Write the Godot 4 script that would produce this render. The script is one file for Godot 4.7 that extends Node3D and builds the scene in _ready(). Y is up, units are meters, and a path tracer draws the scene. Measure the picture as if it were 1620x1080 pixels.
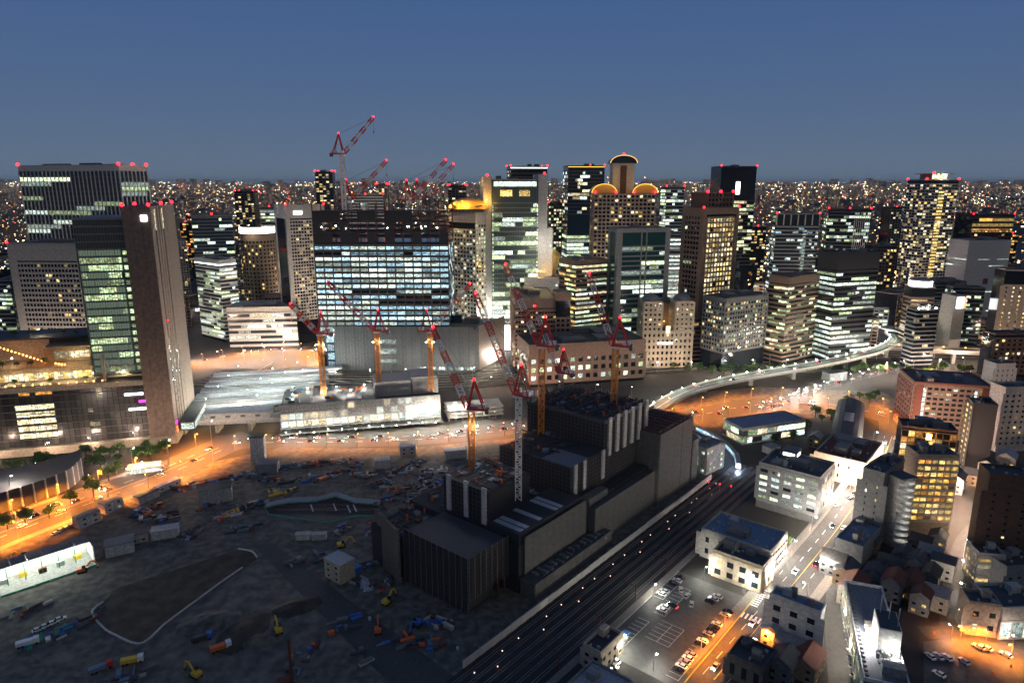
extends Node3D
# A city seen from a high deck at dusk. Metres; x right, y up, camera looks towards -z.

var rng := RandomNumberGenerator.new()
var M := {}
var taken := {}
var ubox: ArrayMesh
var uquad: ArrayMesh
var X := {}
var feet := []          # circles kept free: [x, z, r]
var noise_fine: ImageTexture
var noise_coarse: ImageTexture
var noise_glow: ImageTexture

# ------------------------------------------------------------------ helpers
func lin(r: float, g: float, b: float) -> Color:
	return Color(r, g, b).linear_to_srgb()

func mk(key: String, r: float, g: float, b: float, rough := 0.85, metal := 0.0, tex: Texture2D = null, scale := 0.1) -> StandardMaterial3D:
	var m := StandardMaterial3D.new()
	m.albedo_color = lin(r, g, b)
	m.roughness = rough
	m.metallic = metal
	if tex:
		m.albedo_texture = tex
		m.uv1_triplanar = true
		m.uv1_world_triplanar = true
		m.uv1_triplanar_sharpness = 8.0
		m.uv1_scale = Vector3.ONE * scale
	M[key] = m
	return m

func em(key: String, r: float, g: float, b: float, e: float, textured := false) -> StandardMaterial3D:
	var m := StandardMaterial3D.new()
	m.albedo_color = Color(0.05, 0.05, 0.05)
	m.roughness = 0.3
	m.emission_enabled = true
	m.emission = lin(r, g, b)
	m.emission_energy_multiplier = e
	if textured:
		m.emission_operator = BaseMaterial3D.EMISSION_OP_MULTIPLY
		m.emission_texture = noise_glow
		m.uv1_triplanar = true
		m.uv1_world_triplanar = true
		m.uv1_triplanar_sharpness = 20.0
		m.uv1_scale = Vector3(0.031, 0.037, 0.031)
	M[key] = m
	return m

func numbered(called: String) -> String:
	var n: int = taken.get(called, -1) + 1
	taken[called] = n
	return called if n == 0 else "%s_%03d" % [called, n]

func tag(o: Node, label := "", category := "", group := "", kind := "") -> Node:
	if label: o.set_meta("label", label)
	if category: o.set_meta("category", category)
	if group: o.set_meta("group", group)
	if kind: o.set_meta("kind", kind)
	return o

func thing(called: String, label: String, category: String, at := Vector3.ZERO, yaw := 0.0, group := "") -> Node3D:
	var o := Node3D.new()
	o.name = numbered(called)
	add_child(o)
	o.position = at
	o.rotation_degrees.y = yaw
	tag(o, label, category, group)
	return o

func dup(src: Node3D, at: Vector3, yaw: float, label := "") -> Node3D:
	var c: Node3D = src.duplicate()
	c.name = numbered(String(src.get_meta("stem")))
	add_child(c)
	c.position = at
	c.rotation_degrees.y = yaw
	if label: c.set_meta("label", label)
	return c

func inst(parent: Node, called: String, mesh: Mesh, m: Material) -> MeshInstance3D:
	var o := MeshInstance3D.new()
	o.mesh = mesh
	o.material_override = m
	o.name = called if parent != self else numbered(called)
	parent.add_child(o, true)
	return o

func box(parent: Node, called: String, c: Vector3, s: Vector3, m: Material, yaw := 0.0) -> MeshInstance3D:
	var o := inst(parent, called, ubox, m)
	o.transform = Transform3D(Basis(Vector3.UP, deg_to_rad(yaw)) * Basis.from_scale(s), c)
	return o

func st_new() -> SurfaceTool:
	var st := SurfaceTool.new()
	st.begin(Mesh.PRIMITIVE_TRIANGLES)
	return st

func quad4(st: SurfaceTool, a: Vector3, b: Vector3, c: Vector3, d: Vector3) -> void:
	var n := (c - a).cross(b - a).normalized()
	for p in [a, b, c, a, c, d]:
		st.set_normal(n)
		st.add_vertex(p)

func bx(st: SurfaceTool, t: Transform3D) -> void:
	var p := []
	for i in 8:
		p.append(t * Vector3(0.5 if i & 1 else -0.5, 0.5 if i & 2 else -0.5, 0.5 if i & 4 else -0.5))
	for q in [[4, 6, 7, 5], [1, 3, 2, 0], [5, 7, 3, 1], [0, 2, 6, 4], [6, 2, 3, 7], [0, 4, 5, 1]]:
		quad4(st, p[q[0]], p[q[1]], p[q[2]], p[q[3]])

func bxc(st: SurfaceTool, c: Vector3, s: Vector3, yaw := 0.0) -> void:
	bx(st, Transform3D(Basis(Vector3.UP, yaw) * Basis.from_scale(s), c))

func bar(st: SurfaceTool, a: Vector3, b: Vector3, r: float) -> void:
	var y := (b - a)
	if y.length() < 0.001: return
	var up := y.normalized()
	var side := up.cross(Vector3(0, 0, 1) if absf(up.z) < 0.9 else Vector3(1, 0, 0)).normalized()
	var f := side.cross(up)
	bx(st, Transform3D(Basis(side * r * 2, y, f * r * 2), (a + b) * 0.5))

func done(st: SurfaceTool, parent: Node, called: String, m: Material, kind := "") -> MeshInstance3D:
	st.index()
	var o := inst(parent, called, st.commit(), m)
	if kind: o.set_meta("kind", kind)
	return o

func prism(st: SurfaceTool, pts: PackedVector2Array, y0: float, y1: float) -> void:
	var n := pts.size()
	var tri := Geometry2D.triangulate_polygon(pts)
	for i in range(0, tri.size(), 3):
		var a := pts[tri[i]]; var b := pts[tri[i + 1]]; var c := pts[tri[i + 2]]
		if (b - a).cross(c - a) < 0:
			var k := b; b = c; c = k
		for p in [a, b, c]:
			st.set_normal(Vector3.UP); st.add_vertex(Vector3(p.x, y1, p.y))
		for p in [a, c, b]:
			st.set_normal(Vector3.DOWN); st.add_vertex(Vector3(p.x, y0, p.y))
	var ccw := 0.0
	for i in n:
		ccw += pts[i].cross(pts[(i + 1) % n])
	for i in n:
		var a := pts[i]; var b := pts[(i + 1) % n]
		if ccw < 0:
			var k := a; a = b; b = k
		quad4(st, Vector3(b.x, y0, b.y), Vector3(b.x, y1, b.y), Vector3(a.x, y1, a.y), Vector3(a.x, y0, a.y))

func strip(st: SurfaceTool, path: Array, w: float, t: float) -> void:
	# a flat ribbon of width w and thickness t along path (Array of Vector3, its top)
	for i in path.size() - 1:
		var q := []
		for k in [i, i + 1]:
			var a: Vector3 = path[max(k - 1, 0)]
			var b: Vector3 = path[min(k + 1, path.size() - 1)]
			var s := (b - a).cross(Vector3.UP); s.y = 0; s = s.normalized() * w * 0.5
			q.append(path[k] - s); q.append(path[k] + s)
		var dn := Vector3(0, -t, 0)
		quad4(st, q[0], q[2], q[3], q[1])
		if t > 0.0:
			quad4(st, q[1] + dn, q[3] + dn, q[2] + dn, q[0] + dn)
			quad4(st, q[0] + dn, q[2] + dn, q[2], q[0])
			quad4(st, q[1], q[3], q[3] + dn, q[1] + dn)

func smooth_path(pts: Array, step := 6.0) -> Array:
	var c := Curve3D.new()
	for i in pts.size():
		var t: Vector3 = (pts[min(i + 1, pts.size() - 1)] - pts[max(i - 1, 0)]) / 6.0
		c.add_point(pts[i], -t, t)
	var out := []
	var n := int(c.get_baked_length() / step) + 1
	for i in n + 1:
		out.append(c.sample_baked(c.get_baked_length() * i / n))
	return out

func offset_path(path: Array, off: float) -> Array:
	var out := []
	for k in path.size():
		var s: Vector3 = (path[min(k + 1, path.size() - 1)] - path[max(k - 1, 0)]).cross(Vector3.UP)
		s.y = 0
		out.append(path[k] + s.normalized() * off)
	return out

func v3(a: Array, y: float) -> Array:
	var o := []
	for p in a: o.append(Vector3(p[0], y, p[1]))
	return o

# ------------------------------------------------------------------ buildings
# frame of a face: [corner at its left end, along, out, length]; F faces +z, L faces -x, R faces +x
func face_frame(which: String, w: float, d: float) -> Array:
	if which == "F": return [Vector3(-w / 2, 0, d / 2), Vector3(1, 0, 0), Vector3(0, 0, 1), w]
	if which == "L": return [Vector3(-w / 2, 0, -d / 2), Vector3(0, 0, 1), Vector3(-1, 0, 0), d]
	return [Vector3(w / 2, 0, d / 2), Vector3(0, 0, -1), Vector3(1, 0, 0), d]

func pane(parent: Node, called: String, c: Vector3, along: Vector3, out: Vector3, w: float, h: float, m: Material) -> MeshInstance3D:
	var o := inst(parent, called, uquad, m)
	o.transform = Transform3D(Basis(along * w, Vector3.UP * h, out), c)
	return o

# fp: {f: faces, fh, sp spandrel height, bw bay, pw pier width, lit share, run mean run, c colours, y0, y1 (from the top), m side margin, glass: also build unlit panes}
func facade(t: Node3D, w: float, d: float, h: float, fp: Dictionary, wall: Material) -> void:
	var fh: float = fp.get("fh", 4.0)
	var sp: float = fp.get("sp", 1.4)
	var bw: float = fp.get("bw", 3.0)
	var pw: float = fp.get("pw", 0.0)
	var y0: float = fp.get("y0", 4.0)
	var y1: float = h - float(fp.get("y1", 3.0))
	var mg: float = fp.get("m", 0.0)
	var n := maxi(1, int((y1 - y0) / fh))
	fh = (y1 - y0) / n
	var lit: float = fp.get("lit", 0.3)
	var run: float = fp.get("run", 1.0)
	var cols: Array = fp.get("c", ["gw"])
	var yl: Array = fp.get("rows", [])
	var panes := []
	for fc in fp.get("f", "FL"):
		var fr := face_frame(fc, w, d)
		var o: Vector3 = fr[0]; var al: Vector3 = fr[1]; var out: Vector3 = fr[2]; var ln: float = fr[3] - 2 * mg
		if ln < 1.0: continue
		o += al * mg
		var nb := maxi(1, int(round(ln / bw)))
		var b := ln / nb
		if pw > 0.0:
			for i in nb + 1:
				var pm: MeshInstance3D = box(t, fp.get("pn", "pier"), o + al * (b * i) + out * 0.14 + Vector3.UP * ((y0 + y1) / 2), Vector3.ONE, wall)
				pm.transform.basis = Basis(al * pw, Vector3.UP * (y1 - y0), out * float(fp.get("pd", 0.34)))
		if sp > 0.0 and fp.get("bands", true):
			for k in n + 1:
				var bm: MeshInstance3D = box(t, "spandrel", o + al * (ln / 2) + out * 0.1 + Vector3.UP * (y0 + fh * k), Vector3.ONE, wall)
				bm.transform.basis = Basis(al * ln, Vector3.UP * sp, out * 0.3)
		for k in n:
			var i := 0
			var row: float = lit
			if fp.has("vary"): row = clampf(lit + rng.randf_range(-1, 1) * float(fp.vary), 0.0, 1.0)
			while i < nb:
				var on := rng.randf() < row
				var len := 1
				if run > 1.0:
					len = clampi(int(rng.randf_range(0.4, 1.6) * run), 1, nb - i)
				if on:
					var col: String = cols[rng.randi() % cols.size()] + str(rng.randi() % 3)
					var c: Vector3 = o + al * (b * (i + len * 0.5)) + out * 0.06 + Vector3.UP * (y0 + fh * (k + 0.5))
					panes.append([len * b - maxf(pw, 0.25), c, al, out, fh - sp - 0.1, col])
				elif fp.get("glass", false):
					for q in len:
						var c2: Vector3 = o + al * (b * (i + q + 0.5)) + out * 0.05 + Vector3.UP * (y0 + fh * (k + 0.5))
						panes.append([b - maxf(pw, 0.25), c2, al, out, fh - sp - 0.1, "glass"])
				i += len
	panes.sort_custom(func(p, q): return p[0] > q[0])
	var rest := {}
	var most: int = fp.get("most", 300)
	for i in panes.size():
		var p: Array = panes[i]
		if i < most:
			pane(t, "window", p[1], p[2], p[3], p[0], p[4], M[p[5]])
		else:
			if not rest.has(p[5]): rest[p[5]] = st_new()
			var a: Vector3 = p[2] * p[0] / 2; var u: Vector3 = Vector3.UP * p[4] / 2
			quad4(rest[p[5]], p[1] - a - u, p[1] - a + u, p[1] + a + u, p[1] + a - u)
	for key in rest:
		done(rest[key], t, "small_windows", M[key], "stuff")

func roof_top(t: Node3D, w: float, d: float, h: float, wall: Material, roofm: Material, units := 3, ph := 1.2) -> void:
	var e := 0.18
	box(t, "roof", Vector3(0, h + 0.03, 0), Vector3(w - 0.6, 0.06, d - 0.6), roofm)
	for s in [-1, 1]:
		box(t, "parapet", Vector3(0, h + ph / 2, s * (d / 2 - 0.2)), Vector3(w + e, ph, 0.5), wall)
		box(t, "parapet", Vector3(s * (w / 2 - 0.2), h + ph / 2 - 0.01, 0), Vector3(0.5, ph, d - 0.9), wall)
	for i in units:
		var uw := rng.randf_range(0.08, 0.3) * w; var ud := rng.randf_range(0.1, 0.35) * d
		var uh := rng.randf_range(1.5, 4.5)
		box(t, "roof_unit", Vector3(rng.randf_range(-0.33, 0.33) * w, h + 0.06 + uh / 2, rng.randf_range(-0.3, 0.3) * d), Vector3(uw, uh, ud), M["unit"])

func beacon(t: Node3D, p: Vector3, r := 0.8) -> void:
	var o := inst(t, "warning_light", M["ball"], M["red"])
	o.transform = Transform3D(Basis.from_scale(Vector3.ONE * r), p)

# x, z centre; yaw; w, d, h; wall and glass names; facades; extras
func tower(called: String, label: String, x: float, z: float, yaw: float, w: float, d: float, h: float, wall: String, core: String, fps: Array, ex := {}) -> Node3D:
	var t := thing(called, label, ex.get("cat", "office tower"), Vector3(x, 0, z), yaw, ex.get("group", ""))
	feet.append([x, z, sqrt(w * w + d * d) * 0.5])
	box(t, "core", Vector3(0, h / 2, 0), Vector3(w, h, d), M[core])
	for fp in fps:
		facade(t, w, d, h, fp, M[fp.get("wall", wall)])
	if ex.get("top", 0.0) > 0.0:
		var tp: float = ex.top
		box(t, "top_wall", Vector3(0, h - tp / 2, 0), Vector3(w + 0.5, tp, d + 0.5), M[wall])
	if ex.get("base", 0.0) > 0.0:
		var bp: float = ex.base
		box(t, "base_wall", Vector3(0, bp / 2, 0), Vector3(w + 0.5, bp, d + 0.5), M[wall])
	roof_top(t, w, d, h, M[wall], M[ex.get("roof", "roofdark")], ex.get("units", 3))
	if ex.get("corner", 0.0) > 0.0:
		var cw: float = ex.corner
		for sx in [-1, 1]:
			for sz in [-1, 1]:
				box(t, "corner_pier", Vector3(sx * (w / 2 - cw / 2 + 0.3), h / 2, sz * (d / 2 - cw / 2 + 0.3)), Vector3(cw, h, cw), M[wall])
	if h < 60.0 and z > -420.0:
		for i in int(clampf(w * d / 40.0, 3, 14)):
			var au := box(t, "condenser", Vector3(rng.randf_range(-0.42, 0.42) * w, h + 0.55, rng.randf_range(-0.42, 0.42) * d), Vector3(1.1, 0.9, 0.6), M["offwhite"], [0.0, 90.0][i % 2])
		box(t, "stair_house", Vector3(w * 0.22, h + 1.5, -d * 0.22), Vector3(minf(4.0, w * 0.3), 2.8, minf(3.4, d * 0.3)), M[wall])
	for b in ex.get("red", []):
		beacon(t, Vector3(b[0] * w / 2, h + 1.9 + (float(b[2]) if b.size() > 2 else 0.0), b[1] * d / 2), ex.get("rr", 1.1))
	if ex.has("key"): X[ex.key] = [t, w, d, h]
	return t

# ------------------------------------------------------------------ scene
func _ready() -> void:
	rng.seed = 20190
	setup_view()
	setup_materials()
	setup_ground()
	city_towers()
	custom_towers()
	left_complex()
	station()
	ramp_and_rails()
	construction_block()
	neighbourhood()
	site_things()
	cranes()
	street_life()
	mid_city()
	far_city()

func setup_view() -> void:
	var cam := Camera3D.new()
	cam.name = "camera"
	cam.position = Vector3(0, 170, 0)
	cam.rotation_degrees = Vector3(-13.033, 0, 0)
	cam.fov = 53.13
	cam.near = 1.0
	cam.far = 30000.0
	add_child(cam)
	cam.current = true
	var we := WorldEnvironment.new()
	we.name = "environment"
	var e := Environment.new()
	e.background_mode = Environment.BG_SKY
	var sky := Sky.new()
	var sm := ProceduralSkyMaterial.new()
	sm.sky_top_color = lin(0.0175, 0.047, 0.125)
	sm.sky_horizon_color = lin(0.06, 0.082, 0.11)
	sm.sky_curve = 0.1
	sm.ground_bottom_color = lin(0.02, 0.02, 0.022)
	sm.ground_horizon_color = lin(0.05, 0.06, 0.07)
	sm.sun_angle_max = 1.0
	sky.sky_material = sm
	e.sky = sky
	e.background_energy_multiplier = 1.0
	e.tonemap_mode = Environment.TONE_MAPPER_LINEAR
	e.tonemap_exposure = 2.2
	e.sdfgi_enabled = true
	e.ssao_enabled = true
	e.ssil_enabled = true
	e.fog_enabled = true
	e.fog_density = 0.000025
	e.fog_light_color = Color(0.62, 0.7, 0.8)
	we.environment = e
	add_child(we)
	var sun := DirectionalLight3D.new()
	sun.name = "sun"
	sun.light_energy = 0.034
	sun.light_angular_distance = 60.0
	sun.light_color = Color(0.85, 0.9, 1.0)
	sun.shadow_enabled = true
	sun.rotation_degrees = Vector3(-35, 25, 0)
	add_child(sun)

func setup_materials() -> void:
	ubox = ArrayMesh.new()
	var st := st_new()
	bx(st, Transform3D())
	st.index()
	ubox = st.commit()
	st = st_new()
	quad4(st, Vector3(-0.5, -0.5, 0), Vector3(-0.5, 0.5, 0), Vector3(0.5, 0.5, 0), Vector3(0.5, -0.5, 0))
	st.index()
	uquad = st.commit()
	var sp := SphereMesh.new()
	sp.radius = 1.0; sp.height = 2.0; sp.radial_segments = 8; sp.rings = 4
	M["ball"] = sp
	var n := FastNoiseLite.new()
	n.seed = 5; n.frequency = 0.02; n.fractal_octaves = 5
	var im := n.get_seamless_image(512, 512)
	im.convert(Image.FORMAT_RGB8)
	for y in 512:
		for x in 512:
			var v := 0.74 + 0.26 * im.get_pixel(x, y).r + rng.randf_range(-0.04, 0.04)
			im.set_pixel(x, y, Color(v, v, v))
	noise_fine = ImageTexture.create_from_image(im)
	n.seed = 9; n.frequency = 0.012; n.fractal_octaves = 6
	im = n.get_seamless_image(512, 512)
	im.convert(Image.FORMAT_RGB8)
	for y in 512:
		for x in 512:
			var v := clampf(0.82 + (im.get_pixel(x, y).r - 0.5) * 0.5, 0.5, 1.0) + rng.randf_range(-0.06, 0.06)
			im.set_pixel(x, y, Color(v, v * 0.97, v * 0.93))
	noise_coarse = ImageTexture.create_from_image(im)
	im = Image.create(256, 256, false, Image.FORMAT_RGB8)
	for cy in 28:
		for cx in 20:
			var v := rng.randf_range(0.55, 1.0)
			var warm := rng.randf_range(-0.06, 0.06)
			im.fill_rect(Rect2i(cx * 13, cy * 9, 12, 9), Color(clampf(v + warm, 0, 1), v, clampf(v - warm, 0, 1)))
			im.fill_rect(Rect2i(cx * 13 + 12, cy * 9, 1, 9), Color(0.25, 0.25, 0.25))
			if rng.randf() < 0.4:
				im.fill_rect(Rect2i(cx * 13 + rng.randi() % 8, cy * 9 + 3, 4, 6), Color(v * 0.45, v * 0.45, v * 0.42))
	noise_glow = ImageTexture.create_from_image(im)
	for w in [["cw", 0.82, 1.0, 0.88], ["gw", 0.78, 1.0, 0.55], ["ww", 1.0, 0.84, 0.5], ["ye", 1.0, 0.66, 0.2], ["cy", 0.5, 0.82, 1.0], ["or", 1.0, 0.42, 0.08]]:
		for k in 3:
			em(w[0] + str(k), w[1], w[2], w[3], [0.3, 0.75, 1.5][k], true)
	em("gw_dim", 0.75, 1.0, 0.7, 0.07)
	em("red", 1.0, 0.01, 0.018, 5.0)
	em("lampw", 0.9, 1.0, 0.85, 25.0)
	em("lampo", 1.0, 0.32, 0.04, 20.0)
	em("strip_light", 0.9, 1.0, 0.95, 3.0)
	em("signw", 1.0, 1.0, 1.0, 3.5)
	em("signb", 0.35, 0.5, 1.0, 4.0)
	em("signp", 1.0, 0.02, 0.8, 3.0)
	em("signr", 1.0, 0.18, 0.05, 2.0)
	em("gold_light", 1.0, 0.5, 0.05, 1.3)
	em("head", 1.0, 0.97, 0.9, 40.0)
	em("tail", 1.0, 0.03, 0.02, 14.0)
	var f := noise_fine
	var c := noise_coarse
	mk("glass", 0.012, 0.017, 0.022, 0.12)
	mk("glassblue", 0.012, 0.028, 0.05, 0.12)
	mk("glassteal", 0.01, 0.045, 0.045, 0.15)
	mk("glassgreen", 0.07, 0.10, 0.085, 0.2)
	mk("glassdark", 0.008, 0.01, 0.015, 0.1)
	mk("white", 0.62, 0.61, 0.58, 0.7, 0, f, 0.05)
	mk("offwhite", 0.5, 0.48, 0.44, 0.75, 0, f, 0.05)
	mk("cream", 0.55, 0.46, 0.34, 0.8, 0, f, 0.06)
	mk("grey", 0.26, 0.27, 0.28, 0.8, 0, f, 0.05)
	mk("midgrey", 0.16, 0.165, 0.17, 0.8, 0, f, 0.05)
	mk("darkgrey", 0.07, 0.072, 0.075, 0.8, 0, f, 0.05)
	mk("black", 0.02, 0.02, 0.022, 0.6)
	mk("brown", 0.25, 0.165, 0.115, 0.8, 0, f, 0.05)
	mk("darkbrown", 0.10, 0.055, 0.036, 0.8, 0, f, 0.05)
	mk("rosebrown", 0.30, 0.19, 0.145, 0.8, 0, f, 0.05)
	mk("beige", 0.42, 0.33, 0.25, 0.8, 0, f, 0.05)
	mk("tan", 0.34, 0.25, 0.16, 0.8, 0, f, 0.05)
	mk("brick", 0.22, 0.07, 0.045, 0.85, 0, f, 0.08)
	mk("roofdark", 0.06, 0.068, 0.08, 0.8, 0, f, 0.09)
	mk("roofgrey", 0.22, 0.235, 0.25, 0.8, 0, f, 0.09)
	mk("roofblue", 0.17, 0.25, 0.36, 0.7, 0, f, 0.09)
	mk("roofpale", 0.4, 0.43, 0.48, 0.7, 0, f, 0.09)
	mk("unit", 0.2, 0.2, 0.2, 0.7, 0, f, 0.2)
	mk("asphalt", 0.055, 0.055, 0.056, 0.75, 0, f, 0.04)
	mk("asphaltlot", 0.07, 0.072, 0.072, 0.7, 0, f, 0.03)
	mk("citybase", 0.036, 0.036, 0.037, 0.9, 0, c, 0.004)
	mk("dirt", 0.15, 0.146, 0.135, 0.95, 0, c, 0.03)
	mk("dirtdark", 0.075, 0.066, 0.052, 0.95, 0, c, 0.02)
	mk("dirtpale", 0.17, 0.165, 0.155, 0.95, 0, c, 0.02)
	mk("ballast", 0.032, 0.03, 0.029, 0.95, 0, f, 0.15)
	mk("grass", 0.035, 0.06, 0.02, 0.95, 0, c, 0.06)
	mk("paint", 0.75, 0.75, 0.72, 0.7)
	mk("painty", 0.7, 0.42, 0.05, 0.7)
	mk("pavement", 0.22, 0.2, 0.18, 0.85, 0, f, 0.08)
	mk("concrete", 0.3, 0.29, 0.275, 0.85, 0, f, 0.05)
	mk("steel", 0.25, 0.25, 0.26, 0.45, 0.6)
	mk("rail", 0.3, 0.28, 0.26, 0.35, 0.8)
	mk("crane_red", 0.55, 0.025, 0.02, 0.5)
	mk("crane_white", 0.7, 0.68, 0.66, 0.5)
	mk("crane_orange", 0.62, 0.22, 0.025, 0.5)
	mk("orange", 0.6, 0.12, 0.02, 0.6)
	mk("yellow", 0.65, 0.4, 0.03, 0.5)
	mk("bluepaint", 0.04, 0.12, 0.42, 0.5)
	mk("green", 0.03, 0.30, 0.14, 0.7)
	mk("rust", 0.17, 0.05, 0.03, 0.85, 0, f, 0.2)
	mk("carwhite", 0.7, 0.7, 0.7, 0.25)
	mk("carblack", 0.015, 0.015, 0.017, 0.2)
	mk("carsilver", 0.4, 0.41, 0.42, 0.3, 0.4)
	mk("tyre", 0.015, 0.015, 0.015, 0.9)
	mk("bark", 0.07, 0.05, 0.035, 0.95)
	mk("gold", 0.5, 0.33, 0.08, 0.5, 0.2)
	mk("net_dark", 0.035, 0.033, 0.037, 0.9, 0, f, 0.1)
	var nc := mk("netclear", 0.5, 0.48, 0.5, 0.9, 0, f, 0.1)
	nc.transparency = BaseMaterial3D.TRANSPARENCY_ALPHA
	nc.albedo_color.a = 0.5
	for k in 3:
		mk("meshpanel%d" % k, 0.12 + 0.012 * k, 0.13 + 0.012 * k, 0.14 + 0.012 * k, 0.55, 0.2, f, 0.05)
		mk("podglass%d" % k, 0.035 + 0.012 * k, 0.034 + 0.011 * k, 0.034 + 0.009 * k, 0.25)
	mk("cladpale", 0.42, 0.38, 0.34, 0.6, 0, f, 0.05)
	mk("brownpanel", 0.27, 0.185, 0.14, 0.7, 0, f, 0.03)
	mk("scaff", 0.085, 0.07, 0.066, 0.7)
	mk("net_brown", 0.055, 0.046, 0.043, 0.9, 0, f, 0.1)
	mk("roofwet", 0.05, 0.055, 0.065, 0.75, 0, f, 0.09)
	mk("site_tan", 0.2, 0.165, 0.13, 0.85, 0, f, 0.06)
	mk("site_white", 0.72, 0.66, 0.6, 0.85, 0, f, 0.06)
	mk("site_grey", 0.135, 0.13, 0.122, 0.75, 0, f, 0.04)
	mk("roofpale2", 0.17, 0.185, 0.21, 0.7, 0, f, 0.09)
	mk("steeldark", 0.06, 0.058, 0.06, 0.6, 0.3)
	mk("fence_white", 0.62, 0.6, 0.56, 0.6, 0, f, 0.1)
	em("signalp", 1.0, 0.55, 0.42, 1.6)
	mk("frame_dark", 0.085, 0.072, 0.072, 0.7, 0, f, 0.05)
	mk("net", 0.33, 0.32, 0.34, 0.9, 0, f, 0.1)
	for k in 3:
		var l := mk("leaf%d" % k, [0.05, 0.075, 0.04][k], [0.11, 0.12, 0.085][k], [0.02, 0.022, 0.025][k], 0.7)
		l.backlight_enabled = true
		l.backlight = lin(0.05, 0.09, 0.015)
		l.cull_mode = BaseMaterial3D.CULL_DISABLED

# a sheet on the ground
func sheet(called: String, pts: Array, y: float, m: String) -> MeshInstance3D:
	var pv := PackedVector2Array()
	for p in pts: pv.append(Vector2(p[0], p[1]))
	var st := st_new()
	var tri := Geometry2D.triangulate_polygon(pv)
	for i in range(0, tri.size(), 3):
		var a := pv[tri[i]]; var b := pv[tri[i + 1]]; var c := pv[tri[i + 2]]
		if (b - a).cross(c - a) < 0:
			var k := b; b = c; c = k
		for p in [a, b, c]:
			st.set_normal(Vector3.UP); st.add_vertex(Vector3(p.x, y, p.y))
	var o := done(st, self, called, M[m])
	o.set_meta("kind", "structure")
	return o

func road(called: String, path: Array, w: float, y: float, m := "asphalt") -> MeshInstance3D:
	var st := st_new()
	strip(st, smooth_path(v3(path, y), 8.0), w, 0.0)
	var o := done(st, self, called, M[m])
	o.set_meta("kind", "structure")
	return o

func dashes(parent: Node, path: Array, off: float, y: float, w: float, dash: float, gap: float, m: String, called := "lane_marking") -> void:
	var c := Curve3D.new()
	for p in offset_path(smooth_path(v3(path, y), 4.0), off): c.add_point(p)
	var st := st_new()
	var s := 0.0
	while s < c.get_baked_length() - 1.0:
		var e := minf(s + dash, c.get_baked_length())
		var seg := []
		var q := s
		while q < e - 0.5:
			seg.append(c.sample_baked(q)); q += 5.0
		seg.append(c.sample_baked(e))
		if seg.size() > 1: strip(st, seg, w, 0.0)
		s = e + gap
	var o := done(st, parent, called, M[m], "stuff")

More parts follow.
